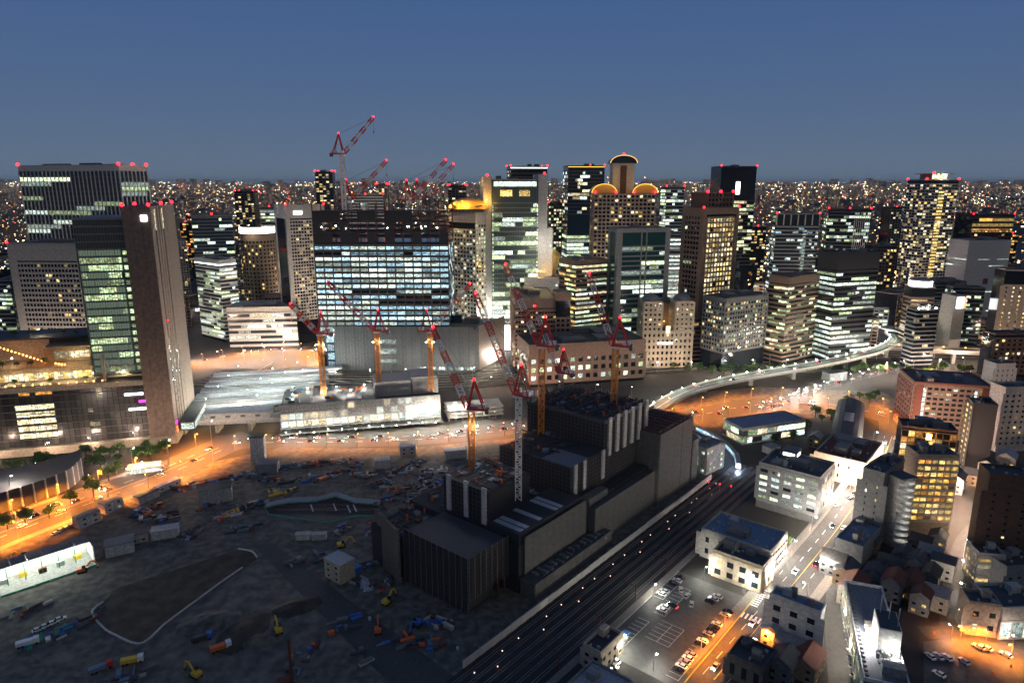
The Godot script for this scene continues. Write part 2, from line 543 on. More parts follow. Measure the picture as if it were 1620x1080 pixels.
func setup_ground() -> void:
	sheet("ground", [[-14000, 400], [14000, 400], [14000, -24000], [-14000, -24000]], 0.0, "citybase")
	sheet("site_ground", [[-249.6, -185.6], [-275.2, -275.2], [-239.9, -306.1], [-216.8, -361.1], [-191.8, -396.3], [-154.5, -423.4], [-70.8, -422.3], [4.3, -440.6], [117.8, -444.2], [120.2, -375.8], [-17.1, -213.5], [-34.5, -185.6]], 0.02, "dirt")
	sheet("soil_mound_ground", [[-170.6, -247.2], [-170.4, -262.9], [-129.8, -295.3], [-121.4, -293.0], [-118.8, -285.8], [-130.5, -256.0], [-140.9, -226.4], [-159.6, -235.0]], 0.05, "dirtdark")
	sheet("graded_ground", [[-139.4, -229.3], [-118.2, -284.1], [-92.7, -262.9], [-68.8, -243.0], [-61.4, -233.1], [-75.1, -205.5], [-123.7, -205.5]], 0.045, "dirtpale")
	sheet("site_road_ground", [[-125.1, -298.8], [-116.7, -301.2], [-65.6, -251.5], [-15.4, -204.0], [-41.7, -204.0], [-72.8, -239.0]], 0.06, "asphalt")
	# roads
	var av := road("avenue_road", [[-287.2, -258.2], [-258.6, -306.1], [-233.8, -347.5], [-210.2, -385.8], [-194.1, -423.4], [-178.9, -444.2]], 30.0, 0.03)
	dashes(av, [[-287.2, -258.2], [-258.6, -306.1], [-233.8, -347.5], [-210.2, -385.8], [-194.1, -423.4]], 0.0, 0.045, 0.3, 400.0, 0.0, "painty")
	dashes(av, [[-287.2, -258.2], [-258.6, -306.1], [-233.8, -347.5], [-210.2, -385.8], [-194.1, -423.4]], 5.0, 0.045, 0.25, 6.0, 8.0, "paint")
	dashes(av, [[-287.2, -258.2], [-258.6, -306.1], [-233.8, -347.5], [-210.2, -385.8], [-194.1, -423.4]], -5.0, 0.045, 0.25, 6.0, 8.0, "paint")
	for q in [[[[-178.2, -372.2], [-136.1, -347.5], [-107.9, -312.4], [-73.9, -288.5]], 9.0], [[[-179.9, -359.5], [-135.9, -367.9], [-89.9, -359.5], [-70.5, -372.2]], 7.0], [[[-212.8, -275.2], [-177.4, -283.0], [-149.6, -306.1], [-122.6, -309.2]], 10.0], [[[-179.7, -249.4], [-181.8, -229.3], [-149.6, -211.9], [-110.2, -215.2]], 9.0], [[[-154.2, -410.5], [-101.0, -408.4], [-43.1, -395.3]], 8.0]]:
		road("dirt_track_path", q[0], q[1], 0.03, "dirtpale")
	var sr := road("station_road", [[-204.3, -432.4], [-158.6, -435.9], [-90.5, -438.3], [-39.5, -446.7], [9.1, -467.0], [43.0, -490.6]], 26.0, 0.034)
	dashes(sr, [[-175.8, -435.9], [-158.6, -435.9], [-90.5, -438.3], [-39.5, -446.7], [9.1, -467.0]], 3.0, 0.05, 0.4, 5.0, 5.0, "paint")
	dashes(sr, [[-175.8, -435.9], [-158.6, -435.9], [-90.5, -438.3], [-39.5, -446.7], [9.1, -467.0]], -4.0, 0.05, 0.4, 5.0, 5.0, "paint")
	road("plaza_road", [[-312.3, -639.4], [-277.9, -677.1], [-233.1, -699.0], [-187.4, -677.1], [-189.3, -616.4], [-238.5, -605.4]], 22.0, 0.03)
	var wr := road("crossing_road", [[94.7, -513.3], [126.6, -480.6], [194.4, -513.3], [254.3, -513.3], [288.5, -476.5], [327.2, -444.2]], 30.0, 0.03)
	dashes(wr, [[126.6, -480.6], [194.4, -513.3], [254.3, -513.3], [288.5, -476.5], [327.2, -444.2]], 0.0, 0.05, 0.3, 6.0, 6.0, "paint")
	sheet("junction_ground", [[130.2, -538.1], [211.3, -561.4], [312.0, -546.8], [305.4, -498.0], [231.1, -483.5], [120.8, -456.6]], 0.026, "dirt")
	var rr := road("street_road", [[54.8, -185.6], [71.1, -207.1], [109.4, -250.7], [168.0, -318.9], [224.9, -390.5], [262.6, -444.2], [289.9, -498.0]], 17.0, 0.036)
	for k in [-4.2, 4.2]:
		dashes(rr, [[71.1, -207.1], [109.4, -250.7], [168.0, -318.9], [224.9, -390.5], [262.6, -444.2]], k, 0.05, 0.2, 5.0, 6.0, "paint")
	dashes(rr, [[71.1, -207.1], [109.4, -250.7], [168.0, -318.9], [224.9, -390.5], [262.6, -444.2]], 0.0, 0.05, 0.25, 400.0, 0.0, "painty")
	var ur := road("overpass_street_road", [[189.0, -498.0], [257.7, -555.8], [331.5, -605.4], [411.3, -651.5], [510.6, -677.1]], 16.0, 0.032)
	dashes(ur, [[189.0, -498.0], [257.7, -555.8], [331.5, -605.4], [411.3, -651.5]], 0.0, 0.05, 0.3, 6.0, 6.0, "paint")
	road("back_street_road", [[152.4, -205.5], [181.0, -249.4], [200.8, -277.8], [224.4, -306.1], [263.5, -339.9]], 7.0, 0.03)
	road("yard_street_road", [[159.7, -233.1], [173.8, -231.9], [195.7, -222.1]], 8.0, 0.034)
	road("lane_road", [[113.1, -199.5], [130.2, -241.0], [148.7, -277.8]], 9.0, 0.03, "asphaltlot")
	# footpaths with a real kerb step
	for k in [[-10.6, "footpath"], [10.6, "footpath"]]:
		var st := st_new()
		strip(st, offset_path(smooth_path(v3([[71.1, -207.1], [109.4, -250.7], [168.0, -318.9], [219.1, -383.0]], 0.15), 6.0), k[0]), 4.0, 0.15)
		var o := done(st, self, k[1], M["pavement"])
		o.set_meta("kind", "structure")
	for k in [-17.2, 17.2]:
		var st := st_new()
		strip(st, offset_path(smooth_path(v3([[-266.0, -277.8], [-258.6, -306.1], [-233.8, -347.5], [-210.2, -385.8]], 0.15), 6.0), k), 4.0, 0.15)
		var o := done(st, self, "footpath", M["pavement"])
		o.set_meta("kind", "structure")
	# crossings
	for cz in [[[103.9, -256.0], 52.0], [[93.4, -244.3], -38.0]]:
		for i in 9:
			var ang := deg_to_rad(cz[1])
			var p := Vector3(cz[0][0], 0.052, cz[0][1]) + Vector3(cos(ang), 0, -sin(ang)) * (i - 4) * 1.7
			var st := st_new()
			strip(st, [p - Vector3(sin(ang), 0, cos(ang)) * 2.0, p + Vector3(sin(ang), 0, cos(ang)) * 2.0], 0.8, 0.0)
			var o := done(st, rr, "crossing_stripe", M["paint"])
	# the land rises slowly towards the horizon
	var st2 := st_new()
	for i in 24:
		var z0 := 5600.0 + i * 420.0; var z1 := z0 + 420.0
		quad4(st2, Vector3(-15000, rise(z0) + 0.1, -z0), Vector3(-15000, rise(z1) + 0.1, -z1), Vector3(15000, rise(z1) + 0.1, -z1), Vector3(15000, rise(z0) + 0.1, -z0))
	var hills := done(st2, self, "hills", M["citybase"])
	hills.set_meta("kind", "structure")

func rise(d: float) -> float:
	return 140.0 * smoothstep(5200.0, 15500.0, d)

# ------------------------------------------------------------------ towers with shapes of their own
func vault(st: SurfaceTool, c: Vector3, w: float, hh: float, d: float, n := 12) -> void:
	# a barrel vault over x, running along z
	for i in n:
		var a0 := PI * i / n; var a1 := PI * (i + 1) / n
		var p0 := c + Vector3(-cos(a0) * w / 2, sin(a0) * hh, 0); var p1 := c + Vector3(-cos(a1) * w / 2, sin(a1) * hh, 0)
		var z := Vector3(0, 0, d / 2)
		quad4(st, p0 + z, p0 - z, p1 - z, p1 + z)
		quad4(st, Vector3(p0.x, c.y, c.z + d / 2), p0 + z, p1 + z, Vector3(p1.x, c.y, c.z + d / 2))
		quad4(st, Vector3(p1.x, c.y, c.z - d / 2), p1 - z, p0 - z, Vector3(p0.x, c.y, c.z - d / 2))

func dome(st: SurfaceTool, c: Vector3, rx: float, ry: float, rz: float, n := 16, m := 5) -> void:
	for j in m:
		for i in n:
			var q := []
			for k in [[i, j], [i, j + 1], [i + 1, j + 1], [i + 1, j]]:
				var a: float = TAU * k[0] / n; var e: float = PI / 2 * k[1] / m
				q.append(c + Vector3(cos(a) * cos(e) * rx, sin(e) * ry, -sin(a) * cos(e) * rz))
			quad4(st, q[3], q[2], q[1], q[0]) if false else quad4(st, q[0], q[1], q[2], q[3])

func drum(st: SurfaceTool, c: Vector3, r: float, hh: float, n := 20) -> void:
	for i in n:
		var a0 := TAU * i / n; var a1 := TAU * (i + 1) / n
		var p0 := c + Vector3(cos(a0) * r, 0, -sin(a0) * r); var p1 := c + Vector3(cos(a1) * r, 0, -sin(a1) * r)
		var u := Vector3(0, hh, 0)
		quad4(st, p0, p0 + u, p1 + u, p1)
		quad4(st, c + u, p1 + u, p0 + u, c + u)

func custom_towers() -> void:
	var st: SurfaceTool
	# golden winged roof on the stepped hotel
	var a: Array = X["wing"]
	var t: Node3D = a[0]; var w: float = a[1]; var d: float = a[2]; var h: float = a[3]
	box(t, "roof_drum", Vector3(0, h + 3, 0), Vector3(w * 0.8, 6, d * 0.7), M["offwhite"])
	st = st_new(); dome(st, Vector3(0, h + 4.5, 0), w * 0.85, 10.5, d * 0.6, 18, 5); done(st, t, "golden_roof", M["gold"])
	for s in [-1, 1]:
		st = st_new()
		for i in 6:
			var q0 := float(i) / 6; var q1 := float(i + 1) / 6
			var f := func(q: float) -> Vector3: return Vector3(-w * 0.62 + q * w * 0.3, h + 6.0 + q * q * 2.0, s * (d * 0.15 + q * d * 0.5))
			var p: Vector3 = f.call(q0); var p2: Vector3 = f.call(q1)
			bar(st, p, p2, 0.5)
		done(st, t, "roof_wing", M["black"])
	for i in 9:
		var px := -w * 0.45 + w * 0.9 * i / 8
		box(t, "roof_lamp", Vector3(px, h + 6.6, d * 0.36), Vector3(0.7, 0.7, 0.7), M["gold_light"])
		box(t, "roof_lamp", Vector3(-w * 0.42, h + 6.6, -d * 0.35 + d * 0.7 * i / 8), Vector3(0.7, 0.7, 0.7), M["gold_light"])
	flood(t, Vector3(-w * 0.95, h + 12, d * 0.3), "gold_lamp", 420.0, Color(1.0, 0.5, 0.08))
	flood(t, Vector3(-w * 0.95, h + 12, -d * 0.25), "gold_lamp", 420.0, Color(1.0, 0.5, 0.08))
	flood(t, Vector3(-w * 0.1, h + 13, d * 0.68), "gold_lamp", 130.0, Color(1.0, 0.5, 0.08))
	# slabs of the pale green office
	a = X["glass"]; t = a[0]; w = a[1]; d = a[2]; h = a[3]
	box(t, "slab_wall", Vector3(-w / 2 - 4.2, h / 2 + 2, -3), Vector3(8, h + 4, d), M["white"])
	box(t, "slab_wall", Vector3(w / 2 + 5.0, h / 2 + 3, -3), Vector3(9.6, h + 6, d), M["white"])
	box(t, "slab_step", Vector3(w / 2 + 12.8, 63, -3), Vector3(5.6, 126, d), M["white"])
	pane(t, "crown_window", Vector3(0, h - 3.5, d / 2 + 0.09), Vector3(1, 0, 0), Vector3(0, 0, 1), w - 4, 4.6, M["cw2"])
	for s in [[-9.0, 12.0, "ye2"], [9.5, 11.0, "ye1"]]:
		pane(t, "hall_window", Vector3(s[0], h - 12.5, d / 2 + 0.09), Vector3(1, 0, 0), Vector3(0, 0, 1), s[1], 6.0, M[s[2]])
	for i in 30:
		pane(t, "edge_lamp", Vector3(-w / 2 + 0.8, 32 + i * 4.0, d / 2 + 0.2), Vector3(1, 0, 0), Vector3(0, 0, 1), 0.7, 2.2, M["gw2"])
		pane(t, "edge_lamp", Vector3(w / 2 - 0.8, 32 + i * 4.0, d / 2 + 0.2), Vector3(1, 0, 0), Vector3(0, 0, 1), 0.7, 2.2, M["gw2"])
	for i in 6:
		pane(t, "lobby_window", Vector3(-w / 2 + 4.0 + i * 7.6, 14, d / 2 + 0.1), Vector3(1, 0, 0), Vector3(0, 0, 1), 7.0, 26, M["signw"])
	st = st_new()
	for i in 6:
		var x0 := -w / 2 + i * w / 6; var x1 := x0 + w / 6
		bar(st, Vector3(x0, 29, d / 2 + 0.8), Vector3((x0 + x1) / 2, 33, d / 2 + 0.8), 0.35)
		bar(st, Vector3((x0 + x1) / 2, 33, d / 2 + 0.8), Vector3(x1, 29, d / 2 + 0.8), 0.35)
	done(st, t, "entrance_truss", M["white"])
	for q in [[-w / 2 - 6.0, 40.0], [w / 2 + 10.0, 36.0], [w / 2 + 8.0, 110.0]]:
		flood(t, Vector3(q[0], q[1], d / 2 + 24), "facade_lamp", 1300.0 if q[1] < 60.0 else 500.0, Color(1.0, 0.9, 0.78))
	beacon(t, Vector3(-w / 2 - 4, h + 5, d / 2 - 5), 1.3)
	beacon(t, Vector3(w / 2 + 7, h + 7, d / 2 - 5), 1.3)
	# crown line of the dark tower behind
	a = X["darkback"]; t = a[0]; w = a[1]; d = a[2]; h = a[3]
	box(t, "roof_strip_light", Vector3(0, h - 0.9, d / 2 + 0.3), Vector3(w, 0.7, 0.3), M["strip_light"])
	a = X["brightlow"]; t = a[0]; w = a[1]; d = a[2]; h = a[3]
	box(t, "roof_strip_light", Vector3(0, h - 0.6, d / 2 + 0.3), Vector3(w, 0.6, 0.3), M["gold_light"])
	# stepped top of the brown tower
	a = X["browntop"]; t = a[0]; w = a[1]; d = a[2]; h = a[3]
	box(t, "upper_block", Vector3(w * 0.02, h + 7.5, 0), Vector3(w * 0.74, 15, d * 0.8), M["darkbrown"])
	for r in 3:
		for i in 7:
			pane(t, "dark_window", Vector3(-w * 0.3 + i * w * 0.1, h + 4 + r * 4.4, d * 0.4 + 0.08), Vector3(1, 0, 0), Vector3(0, 0, 1), 2.4, 2.6, M["glassdark"])
	for q in [-1.0, 0.0, 1.0]:
		beacon(t, Vector3(q * w * 0.36, h + 16.2, d * 0.4), 1.4)
	# slot of the black tower
	a = X["slot"]; t = a[0]; w = a[1]; d = a[2]; h = a[3]
	pane(t, "light_slot", Vector3(w * 0.0, h - 25, d / 2 + 0.2), Vector3(1, 0, 0), Vector3(0, 0, 1), 5.2, 15, M["signw"])
	# lantern of the pale apartment tower
	a = X["lantern"]; t = a[0]; w = a[1]; d = a[2]; h = a[3]
	box(t, "roof_house", Vector3(0, h + 4, 0), Vector3(w * 0.5, 8, d * 0.6), M["cream"])
	for i in 4:
		pane(t, "lantern_window", Vector3(-w * 0.18 + i * w * 0.12, h + 4.5, d * 0.3 + 0.1), Vector3(1, 0, 0), Vector3(0, 0, 1), w * 0.1, 5.5, M["ww2"])
	box(t, "roof_canopy", Vector3(0, h + 8.6, 0), Vector3(w * 0.7, 0.8, d * 0.9), M["cream"])
	beacon(t, Vector3(0, h + 10, 0), 1.6)
	flood(t, Vector3(0, h + 6, d * 0.55), "roof_lamp", 120.0, Color(1.0, 0.85, 0.6))
	for i in 34:
		pane(t, "stair_window", Vector3(0, 20 + i * 4.2, d / 2 + 0.5), Vector3(1, 0, 0), Vector3(0, 0, 1), 8.5, 2.2, M["ye" + str(1 + i % 2)])
	# open frame on the grey office
	a = X["roofframe"]; t = a[0]; w = a[1]; d = a[2]; h = a[3]
	for i in 7:
		box(t, "roof_column", Vector3(-w / 2 + w * i / 6, h - 6, d / 2 + 0.4), Vector3(1.2, 12, 0.8), M["offwhite"])
	for i in 30:
		pane(t, "stair_window", Vector3(w * 0.18, 12 + i * 3.6, d / 2 + 0.4), Vector3(1, 0, 0), Vector3(0, 0, 1), 4.0, 2.4, M["cw0"])
	a = X["stripes"]; t = a[0]; w = a[1]; d = a[2]; h = a[3]
	for i in 8:
		box(t, "white_fin", Vector3(w * 0.14 + i * w * 0.048, h / 2, d / 2 + 0.5), Vector3(0.8, h - 6, 0.9), M["white"])
	# cornice light of the white office
	a = X["cornice"]; t = a[0]; w = a[1]; d = a[2]; h = a[3]
	box(t, "cornice_strip_light", Vector3(0, h - 4.4, d / 2 + 0.5), Vector3(w, 0.8, 0.3), M["strip_light"])
	box(t, "cornice_strip_light", Vector3(-w / 2 - 0.5, h - 4.4, 0), Vector3(0.3, 0.8, d), M["strip_light"])
	a = X["slabhotel"]; t = a[0]; w = a[1]; d = a[2]; h = a[3]
	box(t, "sign", Vector3(-w * 0.2, h - 7, d / 2 + 0.6), Vector3(9, 3.2, 0.4), M["signw"])
	a = X["lilac"]; t = a[0]; w = a[1]; d = a[2]; h = a[3]
	for i in 2:
		box(t, "sign", Vector3(-w * 0.06 + i * 9.0, h - 20, d / 2 + 0.2), Vector3(7.6, 2.6, 0.3), M["signw"])
	for p in [[0.36, -7.0], [0.36, -13.0], [-0.42, -17.0], [-0.42, -22.0]]:
		pane(t, "window", Vector3(p[0] * w, h + p[1], d / 2 + 0.08), Vector3(1, 0, 0), Vector3(0, 0, 1), 2.0, 2.2, M["cw2"])
	a = X["neon"]; t = a[0]; w = a[1]; d = a[2]; h = a[3]
	st = st_new(); drum(st, Vector3(0, h + 0.1, 0), w * 0.46, 9.0, 20); done(st, t, "sign_drum", M["midgrey"])
	for i in 6:
		var an := PI * (0.95 + 0.18 * i)
		var rot := Vector3(cos(an), 0, -sin(an))
		pane(t, "sign", rot * (w * 0.465) + Vector3(0, h + 4.5, 0), Vector3(0, 1, 0).cross(rot), rot, w * 0.25, 5.5, M["signw"])
	a = X["redsign"]; t = a[0]; w = a[1]; d = a[2]; h = a[3]
	box(t, "sign", Vector3(0, h - 6, d / 2 + 0.3), Vector3(w * 0.6, 11, 0.4), M["signw"])
	box(t, "sign", Vector3(w * 0.42, h - 6, d / 2 + 0.3), Vector3(w * 0.14, 11, 0.4), M["signr"])
	a = X["roofflood"]; t = a[0]; w = a[1]; d = a[2]; h = a[3]
	for i in 3:
		box(t, "roof_lamp", Vector3(-w * 0.4 + i * w * 0.4, h + 2.2, d * 0.4), Vector3(1.2, 0.9, 0.5), M["lampw"])
	flood(t, Vector3(0, h + 5, d * 0.5), "roof_lamp", 150.0, Color(1.0, 0.95, 0.85))
	a = X["squareopen"]; t = a[0]; w = a[1]; d = a[2]; h = a[3]
	pane(t, "square_opening", Vector3(w * 0.02, h * 0.52, d / 2 + 0.3), Vector3(1, 0, 0), Vector3(0, 0, 1), 7, 7, M["rust"])

	a = X["brick"]; t = a[0]; w = a[1]; d = a[2]; h = a[3]
	for i in 10:
		for sx in [-0.36, 0.3]:
			pane(t, "stair_window", Vector3(sx * w, 3.5 + i * 3.4, d / 2 + 0.5), Vector3(1, 0, 0), Vector3(0, 0, 1), 1.8, 2.6, M["cw2"])
	for i in 2: box(t, "corner_block", Vector3((i * 2 - 1) * w * 0.43, h / 2 - 0.5, d / 2 + 0.3), Vector3(w * 0.1, h - 1, 0.9), M["brick"])
	flood(t, Vector3(-w * 0.55, 6, d / 2 + 5), "entrance_lamp", 60.0, Color(1.0, 0.5, 0.08))
	a = X["burst"]; t = a[0]; w = a[1]; d = a[2]; h = a[3]
	box(t, "beacon_lamp", Vector3(0, h - 3.5, d / 2 + 0.5), Vector3(2.2, 3.0, 0.5), M["lampo"])
	flood(t, Vector3(0, h - 3.0, d / 2 + 3.5), "facade_lamp", 60.0, Color(1.0, 0.5, 0.08))
	flood(t, Vector3(0, h - 14.0, d / 2 + 3.0), "facade_lamp", 30.0, Color(1.0, 0.5, 0.08))

	# round brown hotel with a white glowing crown
	var hp: Vector3 = Vector3(-308.8, 110.3, -815.0)
	t = thing("round_hotel", "round brown hotel with dotted windows and a blazing white crown sign", "hotel", Vector3(hp.x, 0, -837))
	feet.append([hp.x, -837, 24])
	var hh := hp.y
	st = st_new(); drum(st, Vector3.ZERO, 21.5, hh, 36); done(st, t, "wall", M["tan"])
	st = st_new(); drum(st, Vector3(0, hh, 0), 21.0, 1.5, 36); done(st, t, "crown_base", M["brown"])
	for i in 9:
		var an := PI * 1.06 + PI * 0.88 * i / 8.0
		var dir := Vector3(cos(an), 0, -sin(an))
		pane(t, "crown_sign", dir * 20.6 + Vector3(0, hh + 5.2, 0), Vector3.UP.cross(dir), dir, 7.2, 7.0, M["signw"])
	for k in 18:
		for i in 13:
			var an := PI * 1.1 + PI * 0.8 * i / 12.0
			var dir := Vector3(cos(an), 0, -sin(an))
			var on := rng.randf() < 0.12
			pane(t, "window", dir * 21.6 + Vector3(0, hh - 13 - k * 4.6, 0), Vector3.UP.cross(dir), dir, 2.0, 2.2, M["ye2"] if on else M["glassdark"])
	for i in 14:
		var an := PI * 1.1 + PI * 0.8 * i / 13.0
		var dir := Vector3(cos(an), 0, -sin(an))
		pane(t, "attic_window", dir * 21.6 + Vector3(0, hh - 8.4, 0), Vector3.UP.cross(dir), dir, 2.6, 2.4, M["glass"])
	flood(t, Vector3(0, hh + 12, 26), "crown_lamp", 300.0, Color(1.0, 0.9, 0.75))

	# twin-domed hotel
	var dp: Vector3 = Vector3(126.4, 159.0, -780.0)
	var dpl: Vector3 = Vector3(91.8, 159.0, -780.0); var dpr: Vector3 = Vector3(160.2, 159.0, -780.0)
	w = dpr.x - dpl.x; h = dp.y; d = 36.0
	t = thing("domed_hotel", "broad curved hotel tower with two gold-lit vaults and a vaulted central shaft", "hotel", Vector3(dp.x, 0, -798))
	feet.append([dp.x, -798, w * 0.6])
	box(t, "core", Vector3(0, h / 2, 0), Vector3(w, h, d), M["glassdark"])
	facade(t, w, d, h, {"f": "F", "fh": 4.3, "sp": 1.7, "bw": 4.6, "pw": 1.5, "lit": 0.2, "c": ["ye", "ye", "ww"], "y0": 62, "y1": 1.0}, M["beige"])
	facade(t, w, d, h, {"f": "F", "fh": 4.6, "sp": 1.5, "bw": 4.6, "pw": 1.3, "lit": 0.8, "c": ["gw", "ww"], "y0": 20, "y1": h - 60}, M["beige"])
	facade(t, w, d, h, {"f": "LR", "fh": 4.3, "sp": 1.7, "bw": 6, "pw": 2.0, "lit": 0.2, "c": ["ye"], "y0": 20, "y1": 1.0}, M["beige"])
	box(t, "shaft", Vector3(-1, h + 16, -4), Vector3(24, 34, 24), M["offwhite"])
	box(t, "shaft_recess", Vector3(-1, h + 15, 8.2), Vector3(7, 31, 0.5), M["darkbrown"])
	st = st_new(); vault(st, Vector3(-1, h + 33, -4), 30, 8.5, 27, 12); done(st, t, "shaft_vault", M["glassblue"])
	st = st_new()
	for i in 12:
		var a0 := PI * i / 12; var a1 := PI * (i + 1) / 12
		bar(st, Vector3(-1 - cos(a0) * 15.0, h + 33.2 + sin(a0) * 8.5, 9.8), Vector3(-1 - cos(a1) * 15.0, h + 33.2 + sin(a1) * 8.5, 9.8), 0.22)
	done(st, t, "vault_strip_light", M["gold_light"])
	for s in [-1, 1]:
		st = st_new(); vault(st, Vector3(s * w * 0.335, h + 0.4, 0), w * 0.4, 9.5, d * 0.9, 12); done(st, t, "gold_vault", M["gold"])
		st = st_new()
		for i in 12:
			var a0 := PI * i / 12; var a1 := PI * (i + 1) / 12
			bar(st, Vector3(s * w * 0.335 - cos(a0) * w * 0.205, h + 0.6 + sin(a0) * 9.8, d * 0.46), Vector3(s * w * 0.335 - cos(a1) * w * 0.205, h + 0.6 + sin(a1) * 9.8, d * 0.46), 0.28)
		done(st, t, "vault_strip_light", M["gold_light"])
		flood(t, Vector3(s * w * 0.3, h + 17, d * 0.62), "vault_lamp", 70.0, Color(1.0, 0.55, 0.12))
	for q in [-0.98, -0.3, 0.3, 0.98]:
		beacon(t, Vector3(q * w * 0.5, h + 1.6, d * 0.5), 1.4)
	beacon(t, Vector3(0, h + 43, 0), 1.4)

	# steel-frame office under construction
	var p0: Vector3 = Vector3(-177.7, 146.5, -616.0); var p1: Vector3 = Vector3(-57.2, 147.6, -616.0)
	w = p1.x - p0.x; h = p0.y; d = 48
	t = thing("steel_frame_office", "wide office tower under construction, dark netted top above cold lit floors", "office tower", Vector3((p0.x + p1.x) / 2, 0, -616 - d / 2))
	feet.append([t.position.x, t.position.z, 62])
	box(t, "core", Vector3(0, (h - 28) / 2, 0), Vector3(w, h - 28, d), M["glassdark"])
	facade(t, w, d, h - 30, {"f": "F", "fh": 4.7, "sp": 2.2, "bw": 7.9, "pw": 1.0, "pd": 0.9, "lit": 0.84, "vary": 0.4, "run": 3.0, "c": ["cy", "cy", "cw"], "y0": 27, "y1": 0.5}, M["frame_dark"])
	facade(t, w, d, h - 30, {"f": "R", "fh": 4.6, "sp": 0.7, "bw": 8, "pw": 0.55, "lit": 0.6, "c": ["cy", "cw"], "y0": 46, "y1": 0.5}, M["midgrey"])
	for i in 16:
		for k in 2:
			box(t, "steel_column", Vector3(-w / 2 + w * i / 15, h - 12, d / 2 - 0.5 - k * (d - 1)), Vector3(0.8, 36, 0.8), M["rust"])
	for k in 7:
		box(t, "steel_beam", Vector3(0, h - 28 + k * 4.6, d / 2 - 0.5), Vector3(w, 0.7, 0.6), M["darkbrown"])
		box(t, "floor_deck", Vector3(0, h - 28.6 + k * 4.6, -0.6), Vector3(w - 1.5, 0.3, d - 3), M["black"])
	for i in 15:
		for k in 3:
			if rng.randf() < 0.45: pane(t, "netting", Vector3(-w / 2 + w * (i + 0.5) / 15, h - 24.0 + k * 9.4, d / 2 + 0.3), Vector3(1, 0, 0), Vector3(0, 0, 1), w / 15 - 0.15, 9.2, M["net_dark"])
	for i in 10:
		box(t, "site_lamp", Vector3(rng.randf_range(-0.45, 0.45) * w, h - 16 + rng.randf_range(0, 3), d / 2 + 0.6), Vector3(0.7, 0.6, 0.3), M["lampw"])

	# mesh-clad base hall of that tower
	var q0: Array = [[-161.9, -597.0], [-30.6, -601.2]]
	p0 = Vector3(-29.9, 44.0, -597.0)
	t = thing("mesh_clad_hall", "broad grey mesh-clad base hall in front of the steel-frame office", "hall", Vector3(q0[1][0], 0, q0[1][1]), -2.0)
	feet.append([t.position.x - 65, t.position.z - 20, 70]); feet.append([t.position.x, t.position.z - 20, 40])
	w = q0[1][0] - q0[0][0]
	h = p0.y
	var pg := PackedVector2Array([Vector2(-w, 0), Vector2(-4, 0), Vector2(0, -4), Vector2(21, -58), Vector2(-w, -50)])
	st = st_new(); prism(st, pg, 3.0, h - 3.0); done(st, t, "core", M["grey"])
	var np := 44
	for i in np:
		box(t, "mesh_panel", Vector3(-w + (w - 4) * (i + 0.5) / np, h / 2 + 1.5, 0.12), Vector3((w - 4) / np - 0.12, h - 3, 0.25), M["meshpanel" + str(i % 3)])
	for i in 14:
		var f0 := Vector3(0.3, 0, -3.6).lerp(Vector3(21.3, 0, -57.6), (i + 0.5) / 14.0)
		box(t, "mesh_panel", Vector3(f0.x, h / 2 + 1.5, f0.z), Vector3(4.0, h - 3, 0.25), M["cladpale"], rad_to_deg(atan2(54.0, 21.0)))
	box(t, "base_wall", Vector3(-w / 2 - 2, 1.6, -24), Vector3(w - 3, 3.2, 48), M["darkgrey"])
	for i in 18:
		pane(t, "window", Vector3(-w * 0.42 + i * w * 0.022, 5.4, 0.4), Vector3(1, 0, 0), Vector3(0, 0, 1), w * 0.018, 2.6, M["cw" + str(i % 3)])
	for s in [[-0.63, 0.12, 12.0, 3.0], [-0.63, 0.12, 30.0, 4.0], [-0.63, 0.12, 21.0, 5.0]]:
		pane(t, "window", Vector3(w * s[0], s[2], 0.4), Vector3(1, 0, 0), Vector3(0, 0, 1), w * s[1], s[3], M["cw0"])
	for i in 5:
		pane(t, "edge_window", Vector3(-w - 3.5, 8 + i * 8.0, 0.2), Vector3(1, 0, 0), Vector3(0, 0, 1), 6.0, 6.0, M["cy" + str(i % 2)])
	box(t, "edge_block", Vector3(-w - 4, h / 2, -12), Vector3(8, h - 2, 24), M["glassblue"])
	box(t, "roof", Vector3(-w * 0.42, h - 2.5, -22), Vector3(w * 0.8, 1.0, 40), M["roofdark"])
	box(t, "roof_unit", Vector3(-8, h + 0.5, -30), Vector3(14, 5, 10), M["midgrey"])
	box(t, "roof_unit", Vector3(-24, h + 1.5, -34), Vector3(12, 7, 9), M["glassblue"])

	# arched hotel by the tracks
	t = thing("arched_hotel", "cream hotel with two domed wings round a dark recess, by the railway", "hotel", Vector3(Vector3(122.3, 13.8, -622.0).x, 0, -622), 4.0)
	feet.append([t.position.x + 24, -640, 36])
	w = 47.0; d = 34.0
	var lower := Node3D.new(); lower.name = "lower_block"; t.add_child(lower); lower.position = Vector3(w / 2, 0, -d / 2)
	box(lower, "wall", Vector3(0, 17.5, 0), Vector3(w, 35, d), M["glassdark"])
	facade(lower, w, d, 35, {"f": "FL", "fh": 5.0, "sp": 2.8, "bw": 4.3, "pw": 2.3, "lit": 0.07, "c": ["ye", "ww"], "y0": 0.5, "y1": 0.5, "glass": false}, M["cream"])
